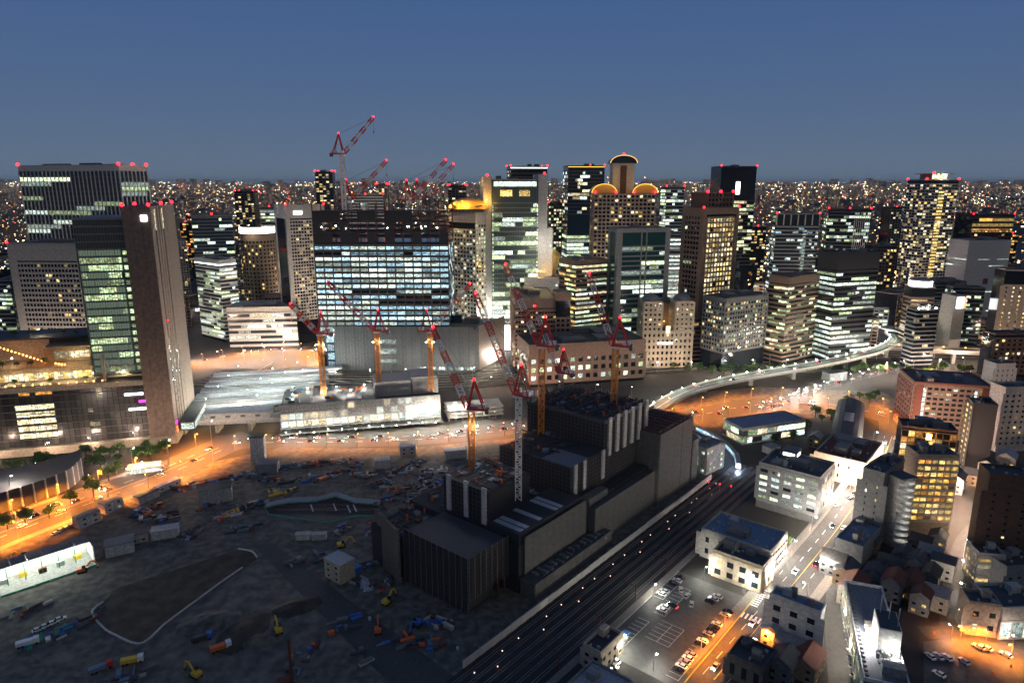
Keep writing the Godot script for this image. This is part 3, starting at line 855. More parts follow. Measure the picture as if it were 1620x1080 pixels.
	for s in [0, 1]:
		var wing := Node3D.new(); wing.name = "wing"; t.add_child(wing, true); wing.position = Vector3(8.5 + s * 30.0, 35, -d / 2 + 3)
		box(wing, "wall", Vector3(0, 14, 0), Vector3(17, 28, d - 6), M["glassdark"])
		facade(wing, 17, d - 6, 28, {"f": "FL", "fh": 4.4, "sp": 2.5, "bw": 4.2, "pw": 2.2, "lit": 0.16, "c": ["ye", "ww"], "y0": 0.4, "y1": 0.4}, M["cream"])
		st = st_new(); dome(st, Vector3(0, 28.2, 4), 8.8, 6.5, 8.8, 16, 4); done(st, wing, "dome_roof", M["roofgrey"])
	box(t, "recess_wall", Vector3(w / 2, 47, -d * 0.72), Vector3(14, 24, 8), M["brown"])
	box(t, "recess_roof", Vector3(w / 2, 60.5, -d * 0.72), Vector3(w * 0.9, 3, 12), M["roofdark"])
	pane(t, "great_window", Vector3(w / 2, 37, 0.6), Vector3(1, 0, 0), Vector3(0, 0, 1), 4.5, 7, M["ww2"])
	box(t, "sign", Vector3(w / 2 - 2, 24.2, 0.5), Vector3(14, 1.6, 0.3), M["signw"])
	flood(t, Vector3(w / 2, 42, -d * 0.4), "recess_lamp", 35.0, Color(1.0, 0.6, 0.25))

	# slanted gold flue
	var fl: Vector3 = Vector3(37.8, 74.8, -700.0)
	t = thing("gold_flue", "leaning gold-lit flue with slanted mouth above the lilac hall", "flue", Vector3(fl.x, 0, -712))
	st = st_new()
	drum(st, Vector3(0, 0, 0), 7.0, fl.y, 16)
	done(st, t, "base_wall", M["midgrey"])
	st = st_new()
	for i in 16:
		var a0 := TAU * i / 16; var a1 := TAU * (i + 1) / 16
		var f := func(an: float, top: bool) -> Vector3: return Vector3(cos(an) * 6.5 + (6.0 if top else 0.0), (fl.y + 26 + cos(an + 0.7) * -4.0) if top else fl.y - 2, -sin(an) * 6.5)
		quad4(st, f.call(a0, false), f.call(a0, true), f.call(a1, true), f.call(a1, false))
	done(st, t, "flue_wall", M["gold"])
	flood(t, Vector3(-12, fl.y + 8, 16), "flue_lamp", 900.0, Color(1.0, 0.45, 0.05))

func flood(t: Node3D, p: Vector3, called: String, e: float, c: Color) -> void:
	var l := OmniLight3D.new()
	l.name = called + "_glow"
	l.light_energy = e
	l.light_color = lin(c.r, c.g, c.b)
	l.light_size = 0.4
	l.omni_range = 200.0
	l.omni_attenuation = 2.0
	l.shadow_enabled = true
	t.add_child(l, true)
	l.position = p
	var o := box(t, called, p + Vector3(0, 0.45, 0), Vector3(0.7, 0.25, 0.7), M["lampo"] if c.b < 0.3 else M["lampw"])

# ------------------------------------------------------------------ the complex on the left
func left_complex() -> void:
	var t := thing("station_complex", "brown and beige station tower rising from a dark glass podium with lit roof terraces", "station building", Vector3(-224.9, 0, -430.2), 15.0)
	feet.append([-290, -460, 75]); feet.append([-235, -470, 60])
	var h := 156.0
	# tower: brown end wall, beige flank
	box(t, "tower_core", Vector3(-8.0, h / 2, -36), Vector3(15.4, h - 1, 71), M["glassdark"])
	for i in 3:
		box(t, "end_panel", Vector3(-13.1 + i * 5.35, h / 2 + 3, -0.3), Vector3(5.15, h - 6, 0.9), M["brownpanel"])
	# flank: beige vertical bands with dark slots between
	var bands := [[0.0, 9.0], [11.5, 5.2], [18.6, 4.6], [25.0, 5.6], [33.5, 9.0], [43.0, 28.0]]
	for b in bands:
		box(t, "flank_band", Vector3(-0.1, h / 2 + 2.5, -b[0] - b[1] / 2 - 0.4), Vector3(0.9, h - 5, b[1]), M["beige"])
	for k in 20:
		box(t, "flank_joint", Vector3(0.1, 8 + k * 7.2, -36), Vector3(0.12, 0.18, 70), M["tan"])
	for s in [17.6, 24.1]:
		for k in 28:
			if rng.randf() < 0.5: pane(t, "slot_window", Vector3(-0.15, 54 + k * 3.1, -s), Vector3(0, 0, -1), Vector3(1, 0, 0), 0.9, 2.0, M["cw0"])
	for s in [10.3, 31.5]:
		box(t, "slot_glass", Vector3(-0.05, 92, -s), Vector3(0.6, 108, 2.2), M["glassblue"])
		for k in 3:
			pane(t, "top_window", Vector3(0.45, 152 - k * 4.5, -s), Vector3(0, 0, -1), Vector3(1, 0, 0), 2.6, 4.2, M["ww1"])
	for i in 2:
		for k in 7:
			pane(t, "flank_window", Vector3(0.42, 46 - k * 5.0, -14 - i * 7.5), Vector3(0, 0, -1), Vector3(1, 0, 0), 0.9, 1.4, M["glassdark"])
	for p in [[46.0, 12.5], [49.0, 20.0]]:
		pane(t, "flank_window", Vector3(0.44, p[0] + 4, -p[1]), Vector3(0, 0, -1), Vector3(1, 0, 0), 1.5, 2.4, M["cw2"])
	box(t, "tower_roof", Vector3(-8, h - 0.2, -36), Vector3(15.6, 0.5, 71), M["roofdark"])
	box(t, "sign", Vector3(-3.5, h - 7, 0.5), Vector3(3.6, 3.6, 0.4), M["signw"])
	for p in [[-15.0, 0.0], [-0.5, -1.0], [-0.5, -36.0], [-0.5, -70.0], [-15.0, -30.0]]:
		beacon(t, Vector3(p[0], h + 1.2, p[1]), 1.1)
	beacon(t, Vector3(0.8, 82, -12), 0.6)
	# glass wing
	box(t, "wing_core", Vector3(-31, 98, -30), Vector3(29, 100, 46), M["glassgreen"])
	box(t, "wing_top", Vector3(-31, 148.6, -30), Vector3(29.4, 1.2, 46.4), M["grey"])
	for k in 21:
		box(t, "spandrel", Vector3(-31, 50 + k * 4.7, -6.9), Vector3(29.2, 0.9, 0.4), M["grey"])
		if k > 16: continue
		var x := -44.5
		var row := rng.randf()
		while x < -21.0:
			var ln := rng.randf_range(3, 12)
			ln = minf(ln, -20.6 - x)
			if ln > 1.2 and not rng.randf() < (0.9 if row < 0.4 else 0.3):
				pane(t, "window", Vector3(x + ln / 2, 52.4 + k * 4.7, -6.85), Vector3(1, 0, 0), Vector3(0, 0, 1), ln - 0.2, 3.4, M["gw_dim"])
			elif ln > 1.2:
				pane(t, "window", Vector3(x + ln / 2, 52.4 + k * 4.7, -6.85), Vector3(1, 0, 0), Vector3(0, 0, 1), ln - 0.2, 3.4, M[["gw0", "gw1", "gw1"][rng.randi() % 3]])
			x += ln
		pane(t, "edge_window", Vector3(-18.4, 52.4 + k * 4.7, -6.8), Vector3(1, 0, 0), Vector3(0, 0, 1), 2.6, 2.6, M["gw" + str(k % 3)])
	for i in 20:
		box(t, "mullion", Vector3(-45.3 + i * 1.52, 98, -6.75), Vector3(0.14, 98, 0.5), M["grey"])
	# podium: dark glass wall in a cream frame
	box(t, "podium_core", Vector3(-61, 23, -40), Vector3(92, 38, 74), M["glassdark"])
	box(t, "podium_frame", Vector3(-57, 3.4, -36.9), Vector3(116, 5.2, 76), M["cream"])
	box(t, "podium_frame", Vector3(-111, 24, -30), Vector3(8, 41, 62), M["cream"])
	box(t, "podium_frame", Vector3(-57, 43.5, -38), Vector3(102, 3.2, 73), M["cream"])
	box(t, "podium_foot", Vector3(-54, 0.4, -38), Vector3(100, 0.8, 70), M["darkgrey"])
	for i in 29:
		for k in 8:
			var px := -104.8 + i * 3.1
			var lit := i >= 5 and i <= 11 and k >= 1 and k <= 5
			var m := "podglass" + str((i * 7 + k * 3) % 3)
			if lit: m = "ww2" if rng.randf() < 0.75 else "ww1"
			if k == 7 and i >= 6 and i <= 11 and i != 8: m = "or1"
			if i in [18, 19, 20] and rng.randf() < 0.3: m = "ww0"
			pane(t, "glass_panel" if m.begins_with("pod") else "window", Vector3(px, 8.3 + k * 4.7, -2.85), Vector3(1, 0, 0), Vector3(0, 0, 1), 2.9, 3.1 if m.begins_with("ww") or m.begins_with("or") else 4.2, M[m])
	for k in 9:
		box(t, "floor_line", Vector3(-61, 5.9 + k * 4.7, -2.8), Vector3(91, 0.35, 0.5), M["midgrey"])
	for s in [[-22.5, 36.0, 11.0, "signw"], [-21.0, 25.8, 11.0, "signw"], [-17.6, 30.9, 4.6, "signp"]]:
		box(t, "sign", Vector3(s[0], s[1], -2.2), Vector3(s[2], 1.3, 0.4), M[s[3]])
	for s in [[14.0, 3.2, "signp"], [10.6, 2.6, "signr"], [8.0, 3.4, "signr"], [5.0, 5.4, "signw"]]:
		box(t, "sign", Vector3(0.7, s[0], -2.5 - s[1] / 2), Vector3(0.4, 1.2, s[1]), M[s[2]])
	# lit terrace floors
	box(t, "terrace_floor", Vector3(-62, 45.3, -36), Vector3(90, 0.6, 66), M["pavement"])
	box(t, "restaurant_block", Vector3(-74, 49.5, -34), Vector3(62, 8, 40), M["tan"])
	for i in 22:
		pane(t, "shop_window", Vector3(-103 + i * 2.8, 48.8, -13.9), Vector3(1, 0, 0), Vector3(0, 0, 1), 2.4, 4.6, M[["ww2", "ye1", "ww1", "ye2"][rng.randi() % 4]])
	box(t, "terrace_floor", Vector3(-78, 54.0, -36), Vector3(70, 1.2, 44), M["tan"])
	box(t, "upper_block", Vector3(-62, 60, -42), Vector3(34, 10, 30), M["tan"])
	for i in 9:
		pane(t, "shop_window", Vector3(-72 + i * 3.0, 59.5, -26.9), Vector3(1, 0, 0), Vector3(0, 0, 1), 2.6, 4.5, M[["ww1", "ye1", "ww0"][rng.randi() % 3]])
	box(t, "upper_block", Vector3(-98, 62, -48), Vector3(40, 14, 24), M["beige"])
	box(t, "terrace_floor", Vector3(-80, 69.6, -50), Vector3(76, 1.0, 30), M["roofdark"])
	box(t, "portal_frame", Vector3(-27, 48, -12), Vector3(24, 0.8, 14), M["cream"])
	for sx in [-38.4, -15.6]:
		box(t, "portal_frame", Vector3(sx, 54, -4), Vector3(1.6, 18, 2), M["cream"])
	for i in 7:
		pane(t, "hall_window", Vector3(-36 + i * 3.0, 50.0, -9.0), Vector3(1, 0, 0), Vector3(0, 0, 1), 2.7, 5.5, M["ye1"])
	box(t, "hall_wall", Vector3(-27, 56, -14), Vector3(22, 17, 9), M["tan"])
	for i in 14:
		var q := float(i) / 13
		box(t, "string_lamp", Vector3(-104 + q * 26, 68 - q * 12, -24), Vector3(0.5, 0.5, 0.5), M["lampo"])
		box(t, "string_lamp", Vector3(-70 + q * 22, 56 - q * 6, -18), Vector3(0.5, 0.5, 0.5), M["lampo"])
		box(t, "rail_lamp", Vector3(-104 + q * 64, 46.2, -3.5), Vector3(0.4, 0.4, 0.4), M["lampo"])
	for p in [[-92, 47, -8], [-76, 47, -8], [-60, 47, -8], [-46, 47, -8], [-28, 47.5, -5], [-95, 57, -20], [-60, 57, -20], [-85, 71.5, -40]]:
		flood(t, Vector3(p[0], p[1] + 3.0, p[2]), "terrace_lamp", 42.0, Color(1.0, 0.72, 0.35))
	# glass canopy at the tower's foot
	box(t, "canopy_box", Vector3(6.5, 10, -30), Vector3(9, 6, 46), M["darkgrey"])
	for i in 10:
		pane(t, "canopy_window", Vector3(11.1, 9.6, -9.5 - i * 4.4), Vector3(0, 0, -1), Vector3(1, 0, 0), 4.1, 4.2, M["cw1"])
	pane(t, "canopy_window", Vector3(6.5, 9.6, -6.9), Vector3(1, 0, 0), Vector3(0, 0, 1), 8, 4.2, M["cw1"])
	# terrace trees
	for i in 16:
		var q: Array = [[-90, 47.6, -6], [-70, 47.6, -6], [-50, 47.6, -6], [-100, 55, -18], [-92, 55, -18], [-84, 55, -18], [-76, 55, -19], [-70, 70.2, -38], [-62, 70.2, -37], [-56, 65.2, -30], [-50, 65.2, -30], [-90, 70.2, -40], [-100, 70.2, -40], [-30, 48.4, -8], [-24, 48.4, -8], [-48, 65.2, -34]][i]
		var wp: Vector3 = t.transform * Vector3(q[0], q[1] - 2.0 if q[1] > 60 else q[1] - 2.0, q[2])
		wp.y = [45.6, 45.6, 45.6, 54.6, 54.6, 54.6, 54.6, 70.1, 70.1, 65.0, 65.0, 70.1, 70.1, 48.4, 48.4, 65.0][i]
		tree(wp, rng.randf_range(3.0, 5.5), "small lit roof-garden tree on the station terrace", "roof garden trees")

# ------------------------------------------------------------------ station
func station() -> void:
	var t := thing("station_works", "netted station building under construction with glowing bays and stepped roof", "station building", Vector3(-159.2, 0, -444.2), 14.0)
	feet.append([-105, -470, 62])
	box(t, "core", Vector3(55, 10.5, -21), Vector3(109, 19, 40), M["darkgrey"])
	for k in 4:
		box(t, "floor_edge", Vector3(55, 5.2 + k * 5.4, -0.5), Vector3(111, 0.7, 1.4), M["net"])
	for i in 23:
		box(t, "steel_column", Vector3(0.3 + i * 5.0, 10.6, 0.2), Vector3(0.6, 21.2, 0.6), M["grey"])
	for i in 22:
		for k in 3:
			var m := ""
			if rng.randf() < (0.95 if k == 0 else 0.75 if k == 1 else 0.3): m = ["ww1", "cw2", "ww2", "cw1"][rng.randi() % 4]
			if m: pane(t, "window", Vector3(2.8 + i * 5.0, 8.0 + k * 5.4, -0.9), Vector3(1, 0, 0), Vector3(0, 0, 1), 4.3, 4.3, M[m])
			if k > 0 or rng.randf() < 0.3: pane(t, "net_panel", Vector3(2.8 + i * 5.0, 8.0 + k * 5.4, 0.6), Vector3(1, 0, 0), Vector3(0, 0, 1), 4.9, 5.3, M["netclear"])
	box(t, "lower_deck", Vector3(55, 3.6, 3), Vector3(112, 0.9, 8), M["darkgrey"])
	box(t, "upper_block", Vector3(78, 25, -24), Vector3(26, 9, 30), M["net"])
	box(t, "upper_block", Vector3(101, 26, -24), Vector3(19, 11, 30), M["net"])
	box(t, "roof_deck", Vector3(33, 21.4, -21), Vector3(62, 0.8, 38), M["pavement"])
	for i in 34:
		var x := rng.randf_range(3, 62); var z := rng.randf_range(-38, -3)
		box(t, "roof_stub", Vector3(x, 22.4, z), Vector3(rng.randf_range(0.8, 4), rng.randf_range(0.8, 2.2), rng.randf_range(0.8, 3)), M[["white", "roofdark", "orange", "roofblue", "offwhite"][rng.randi() % 5]])
	for i in 14:
		box(t, "parapet_roll", Vector3(66.5 + i * 3.2, 31.5 + (2 if i > 7 else 0) - 2.0 + 1.2, -8.9), Vector3(3.1, 1.2, 0.8), M["white"])
	for i in 12:
		flood(t, Vector3(4 + i * 9.2, 5.2, 9.0 + (i % 3) * 2.0), "work_lamp", 60.0, [Color(1.0, 0.93, 0.8), Color(0.92, 1.0, 0.92), Color(1.0, 0.75, 0.45)][i % 3])
	for i in 6:
		flood(t, Vector3(8 + i * 10.0, 25, -14 - (i % 2) * 12.0), "roof_lamp", 40.0, Color(0.95, 1.0, 0.95))
	for p in [[100.0, 10.0], [116.0, 12.0], [128.0, 6.0], [140.0, 12.0], [122.0, -4.0]]:
		flood(t, Vector3(p[0], 13, p[1]), "flood_lamp", 300.0, Color(1.0, 0.9, 0.72))
	# scaffold yard at the right of it
	var sy := thing("scaffold_deck", "brightly lit steel scaffold deck between station works and white mast crane", "scaffold", Vector3(-46, 0, -474), 14.0)
	var st := st_new()
	for i in 9:
		for k in 4:
			bxc(st, Vector3(i * 5.0, 4.5, -k * 6.0), Vector3(0.4, 9, 0.4))
	done(st, sy, "frame", M["steel"], "stuff")
	for k in 3:
		box(sy, "deck", Vector3(20, 2.8 + k * 3.0, -9), Vector3(42, 0.3, 20), M["offwhite"])
	# platform roofs
	var names := ["nearest the avenue", "second from the avenue", "third from the avenue", "fourth from the avenue", "fifth from the avenue", "sixth from the avenue", "farthest from the avenue"]
	for i in 7:
		var p := Vector3(-240.0 - i * 3.0, 0, -478.0 - i * 15.0)
		var r := thing("platform_roof", "long pale platform roof with lit underside, " + names[i], "platform roof", p, 14.0, "station platform roofs")
		var ln := 78.0 + i * 5.0
		box(r, "roof", Vector3(ln / 2, 9.0, 0), Vector3(ln, 0.6, 9.0), M["roofpale" if i % 2 == 0 else "roofgrey"])
		box(r, "platform", Vector3(ln / 2, 3.2, 0), Vector3(ln, 1.2, 8.0), M["concrete"])
		box(r, "fascia", Vector3(ln / 2, 8.4, 4.5), Vector3(ln, 0.8, 0.2), M["white"])
		for k in 9:
			box(r, "column", Vector3(4 + k * ln / 9, 6.2, 0), Vector3(0.5, 5.2, 0.5), M["steel"])
		for k in 4:
			box(r, "strip_lamp", Vector3(8 + k * ln / 4, 8.3, 3.2), Vector3(8, 0.2, 0.3), M["strip_light"])
		flood(r, Vector3(ln * (0.2 + 0.3 * (i % 2)), 17.0, 6.8), "platform_lamp", 120.0, Color(0.92, 1.0, 0.92))
		flood(r, Vector3(ln * (0.65 + 0.25 * (i % 2)), 17.0, 6.8), "platform_lamp", 120.0, Color(0.92, 1.0, 0.92))
	# viaduct in front of the avenue end
	var vd := thing("viaduct", "pale railway viaduct with orange-lit underpass openings at the avenue end", "bridge", Vector3(-232, 0, -446), 8.0)
	box(vd, "deck", Vector3(36, 7.5, -8), Vector3(74, 2.0, 16), M["offwhite"])
	box(vd, "parapet", Vector3(36, 9.2, 0), Vector3(74, 1.6, 0.5), M["white"])
	for i in 4:
		box(vd, "pier", Vector3(4 + i * 22, 3.3, -8), Vector3(2, 6.6, 14), M["concrete"])
	for i in 3:
		flood(vd, Vector3(15 + i * 22, 5.6, -7), "underpass_lamp", 40.0, Color(1.0, 0.55, 0.15))
	box(vd, "shelter", Vector3(40, 11.5, -8), Vector3(44, 4, 12), M["white"])
	box(vd, "shelter_roof", Vector3(40, 13.8, -8), Vector3(46, 0.6, 14), M["roofpale"])
	for i in 4:
		box(vd, "vent", Vector3(24 + i * 10, 11.5, -1.8), Vector3(3, 1.6, 0.3), M["midgrey"])

# ------------------------------------------------------------------ elevated road and railway
func ramp_and_rails() -> void:
	var pts := [Vector3(93.0, 0.4, -471.3), Vector3(112.3, 1.2, -502.0), Vector3(139.0, 3.5, -532.1), Vector3(170.5, 6, -552.6), Vector3(213.4, 9, -569.3), Vector3(267.2, 10.5, -593.3), Vector3(320.6, 11.5, -621.5), Vector3(363.5, 12, -652.3), Vector3(397.6, 12, -688.4), Vector3(411.9, 12, -722.0), Vector3(418.7, 12, -755.4), Vector3(424.0, 12, -788.1)]
	var path := smooth_path(pts, 7.0)
	var t := thing("curved_flyover", "long curving pale flyover lined with lamps above the railway", "flyover")
	var st := st_new(); strip(st, path, 13.0, 1.5); done(st, t, "deck", M["concrete"])
	st = st_new()
	var up := []
	for p in path: up.append(p + Vector3(0, 0.05, 0))
	strip(st, up, 11.4, 0.0); done(st, t, "road_surface", M["asphaltlot"])
	for s in [-1, 1]:
		st = st_new()
		var e := offset_path(path, s * 6.3)
		var e2 := []
		for p in e: e2.append(p + Vector3(0, 1.1, 0))
		strip(st, e2, 0.35, 1.3); done(st, t, "parapet", M["offwhite"])
	st = st_new()
	var mid := []
	for p in path: mid.append(p + Vector3(0, 0.07, 0))
	strip(st, mid, 0.25, 0.0); done(st, t, "centre_line", M["paint"])
	var n := path.size()
	for i in range(8, n - 1, 7):
		if path[i].y > 5.0: box(t, "pier", Vector3(path[i].x, path[i].y / 2 - 0.8, path[i].z), Vector3(3.0, path[i].y - 1.6, 3.0), M["concrete"])
	var side := offset_path(path, -5.6)
	for i in range(2, n - 1, 2):
		box(t, "edge_lamp", side[i] + Vector3(0, 1.7, 0), Vector3(0.8, 0.4, 0.7), M["lampw"])
	for i in range(3, n - 1, 3):
		glow(t, side[i] + Vector3(0, 6.0, 0), 85.0, Color(0.95, 1.0, 0.8))
	# far viaduct
	var fp := smooth_path([Vector3(374.0, 12, -660.3), Vector3(406.0, 13, -645.5), Vector3(454.4, 13, -635.3), Vector3(531.2, 13, -625.3)], 10.0)
	t = thing("expressway_viaduct", "straight elevated expressway with a warm lit parapet at the right edge", "viaduct")
	st = st_new(); strip(st, fp, 16.0, 2.0); done(st, t, "deck", M["concrete"])
	for s in [-1, 1]:
		st = st_new(); var e2 := []
		for p in offset_path(fp, s * 7.8): e2.append(p + Vector3(0, 1.6, 0))
		strip(st, e2, 0.35, 1.7); done(st, t, "parapet", M["offwhite"])
	for i in range(2, fp.size(), 4):
		box(t, "pier", Vector3(fp[i].x, fp[i].y / 2 - 1, fp[i].z), Vector3(3, fp[i].y - 2.0, 3), M["concrete"])
	for i in range(1, fp.size(), 2):
		box(t, "edge_lamp", fp[i] + Vector3(0, 3.0, 0), Vector3(0.6, 0.4, 0.6), M["lampo"])
		if i % 4 == 1: glow(t, fp[i] + Vector3(0, 5, 0), 60.0, Color(1.0, 0.7, 0.35))
	# main line behind the station
	st = st_new()
	var ml := smooth_path([Vector3(-273.2, 0.3, -591.8), Vector3(-161.4, 0.3, -577.6), Vector3(-61.8, 0.3, -583.6), Vector3(53.1, 0.3, -615.3), Vector3(153.3, 0.3, -640.6), Vector3(283.9, 0.3, -675.9), Vector3(412.5, 0.3, -686.6), Vector3(539.5, 0.3, -681.2)], 12.0)
	strip(st, ml, 62.0, 0.3)
	var o := done(st, self, "main_line_ballast_ground", M["ballast"]); o.set_meta("kind", "structure")
	for i in 7:
		st = st_new()
		for r in [-0.6, 0.6]:
			var e2 := []
			for p in offset_path(ml, -24.0 + i * 8.0 + r): e2.append(p + Vector3(0, 0.35, 0))
			strip(st, e2, 0.22, 0.25)
		done(st, o, "track", M["rail"])
	for i in range(4, ml.size(), 5):
		var g := thing("catenary_gantry", "thin steel catenary gantry over the main line tracks", "gantry", ml[i], 0.0, "catenary gantries over the main line")
		var dir: Vector3 = (ml[min(i + 1, ml.size() - 1)] - ml[i - 1]).normalized()
		g.rotation.y = atan2(-dir.z, dir.x)
		for s in [-29, 29]: box(g, "post", Vector3(0, 4.2, s), Vector3(0.4, 8.4, 0.4), M["steel"])
		box(g, "beam", Vector3(0, 8.0, 0), Vector3(0.4, 0.6, 58), M["steel"])
	# near line: frame of the corridor, x along it, -z to the works
	var rw := thing("railway", "dark multi-track railway cutting diagonally past the dark building site", "railway", Vector3(-17.4, 0, -243.9), 50.0)
	box(rw, "ballast", Vector3(70, 0.06, 33.5), Vector3(300, 0.12, 27), M["ballast"])
	for i in 6:
		for r in [-0.55, 0.55]:
			box(rw, "rail", Vector3(70, 0.3, 23.0 + i * 4.2 + r), Vector3(298, 0.22, 0.16), M["rail"])
	st = st_new()
	for i in 6:
		for k in 370:
			bxc(st, Vector3(-76 + k * 0.8, 0.14, 23.0 + i * 4.2), Vector3(0.26, 0.1, 2.3))
	done(st, rw, "sleepers", M["darkgrey"], "stuff")
	box(rw, "service_path", Vector3(60, 0.1, 48.6), Vector3(150, 0.2, 3.0), M["pavement"])
	for i in 9:
		var g := thing("catenary_mast", "thin rusty catenary mast beside the diagonal railway", "mast", rw.transform * Vector3(-30 + i * 27, 0, 47.0), 50.0, "catenary masts along the diagonal railway")
		box(g, "post", Vector3(0, 4, 0), Vector3(0.3, 8, 0.3), M["rust"])
		box(g, "arm", Vector3(0, 7.4, -3.2), Vector3(0.2, 0.2, 6.6), M["rust"])
	for i in 30:
		var ln: float = -50 + i * 8.6 + rng.randf_range(-2, 2)
		var sp: Vector3 = rw.transform * Vector3(ln, 0, [25.1, 29.3, 25.1][i % 3])
		var sg := thing("track_signal", "tiny pinkish track-side signal lamp on the diagonal railway", "signal", sp, 50.0, "track signals on the diagonal railway")
		box(sg, "post", Vector3(0, 0.35, 0), Vector3(0.12, 0.7, 0.12), M["steel"])
		box(sg, "signal_lamp", Vector3(0, 0.8, 0), Vector3(0.3, 0.3, 0.3), M["signalp"])
	for i in 3:
		var sg := thing("stop_signal", "red stop signal post over the tracks before the lit office", "signal", rw.transform * Vector3(172 + i * 1.5, 0, 24.5 + i * 6.0), 50.0, "red stop signals across the tracks")
		box(sg, "post", Vector3(0, 2.5, 0), Vector3(0.25, 5, 0.25), M["steel"])
		box(sg, "signal_lamp", Vector3(-0.3, 4.9, 0), Vector3(0.5, 0.6, 0.5), M["red"])
	# spur curve with a lit train
	var sp := smooth_path([Vector3(125.5, 0.1, -466.8), Vector3(132.1, 0.1, -448.9), Vector3(138.9, 0.1, -434.5), Vector3(141.9, 0.1, -416.6), Vector3(141.3, 0.1, -398.1), Vector3(135.6, 0.1, -382.8), Vector3(124.6, 0.1, -366.8), Vector3(108.1, 0.1, -347.3)], 3.0)
	st = st_new(); strip(st, sp, 8.0, 0.1); o = done(st, self, "spur_ballast_ground", M["ballast"]); o.set_meta("kind", "structure")
	for r in [-0.55, 0.55]:
		st = st_new(); var e2 := []
		for p in offset_path(sp, r): e2.append(p + Vector3(0, 0.25, 0))
		strip(st, e2, 0.16, 0.2); done(st, o, "rail", M["rail"])
	var cv := Curve3D.new()
	for p in sp: cv.add_point(p)
	var tr := thing("commuter_train", "short blue-white lit train rounding the spur curve", "train")
	for k in 4:
		var s0 := 14.0 + k * 17.5
		var a := cv.sample_baked(s0); var b := cv.sample_baked(s0 + 16.5)
		var car := Node3D.new(); car.name = "carriage"; tr.add_child(car, true)
		car.position = (a + b) / 2 + Vector3(0, 0.3, 0)
		car.rotation.y = atan2(-(b - a).z, (b - a).x)
		box(car, "body", Vector3(0, 1.9, 0), Vector3(16.5, 2.9, 2.8), M["carsilver"])
		box(car, "roof", Vector3(0, 3.5, 0), Vector3(16.2, 0.35, 2.4), M["grey"])
		box(car, "underframe", Vector3(0, 0.35, 0), Vector3(14, 0.7, 2.2), M["black"])
		for s in [-1, 1]:
			for i in 6:
				pane(car, "window", Vector3(-6.6 + i * 2.64, 2.3, s * 1.42), Vector3(s, 0, 0), Vector3(0, 0, s), 2.2, 1.3, M["cy2"])
		if k == 3:
			for s in [-0.8, 0.8]: box(car, "headlight", Vector3(8.3, 1.4, s), Vector3(0.15, 0.45, 0.45), M["head"])
			glow(car, Vector3(10.5, 2.0, 0), 60.0, Color(0.5, 0.65, 1.0))
		glow(car, Vector3(0, 2.6, 4.5), 12.0, Color(0.5, 0.7, 1.0))

func glow(t: Node, p: Vector3, e: float, c: Color) -> void:
	var l := OmniLight3D.new()
	l.name = "lamp_glow"
	l.light_energy = e
	l.light_color = lin(c.r, c.g, c.b)
	l.light_size = 0.35
	l.omni_range = 150.0
	l.omni_attenuation = 2.0
	l.shadow_enabled = true
	t.add_child(l, true)
	l.position = p

# ------------------------------------------------------------------ the dark stepped building site
func cb(t: Node, called: String, a0: float, a1: float, b0: float, b1: float, y0: float, y1: float, m: String) -> MeshInstance3D:
	return box(t, called, Vector3((a0 + a1) / 2, (y0 + y1) / 2, -(b0 + b1) / 2), Vector3(a1 - a0, y1 - y0, b1 - b0), M[m])

func scaffold(t: Node, o: Vector3, al: Vector3, ln: float, y0: float, y1: float, dx := 2.2, dy := 2.0) -> void:
	var st := st_new()
	var n := int(ln / dx)
	for i in n + 1:
		bar(st, o + al * (ln * i / n) + Vector3.UP * y0, o + al * (ln * i / n) + Vector3.UP * y1, 0.07)
	var m := int((y1 - y0) / dy)
	for k in m + 1:
		bar(st, o + Vector3.UP * (y0 + (y1 - y0) * k / m), o + al * ln + Vector3.UP * (y0 + (y1 - y0) * k / m), 0.06)
	done(st, t, "scaffold", M["scaff"], "stuff")

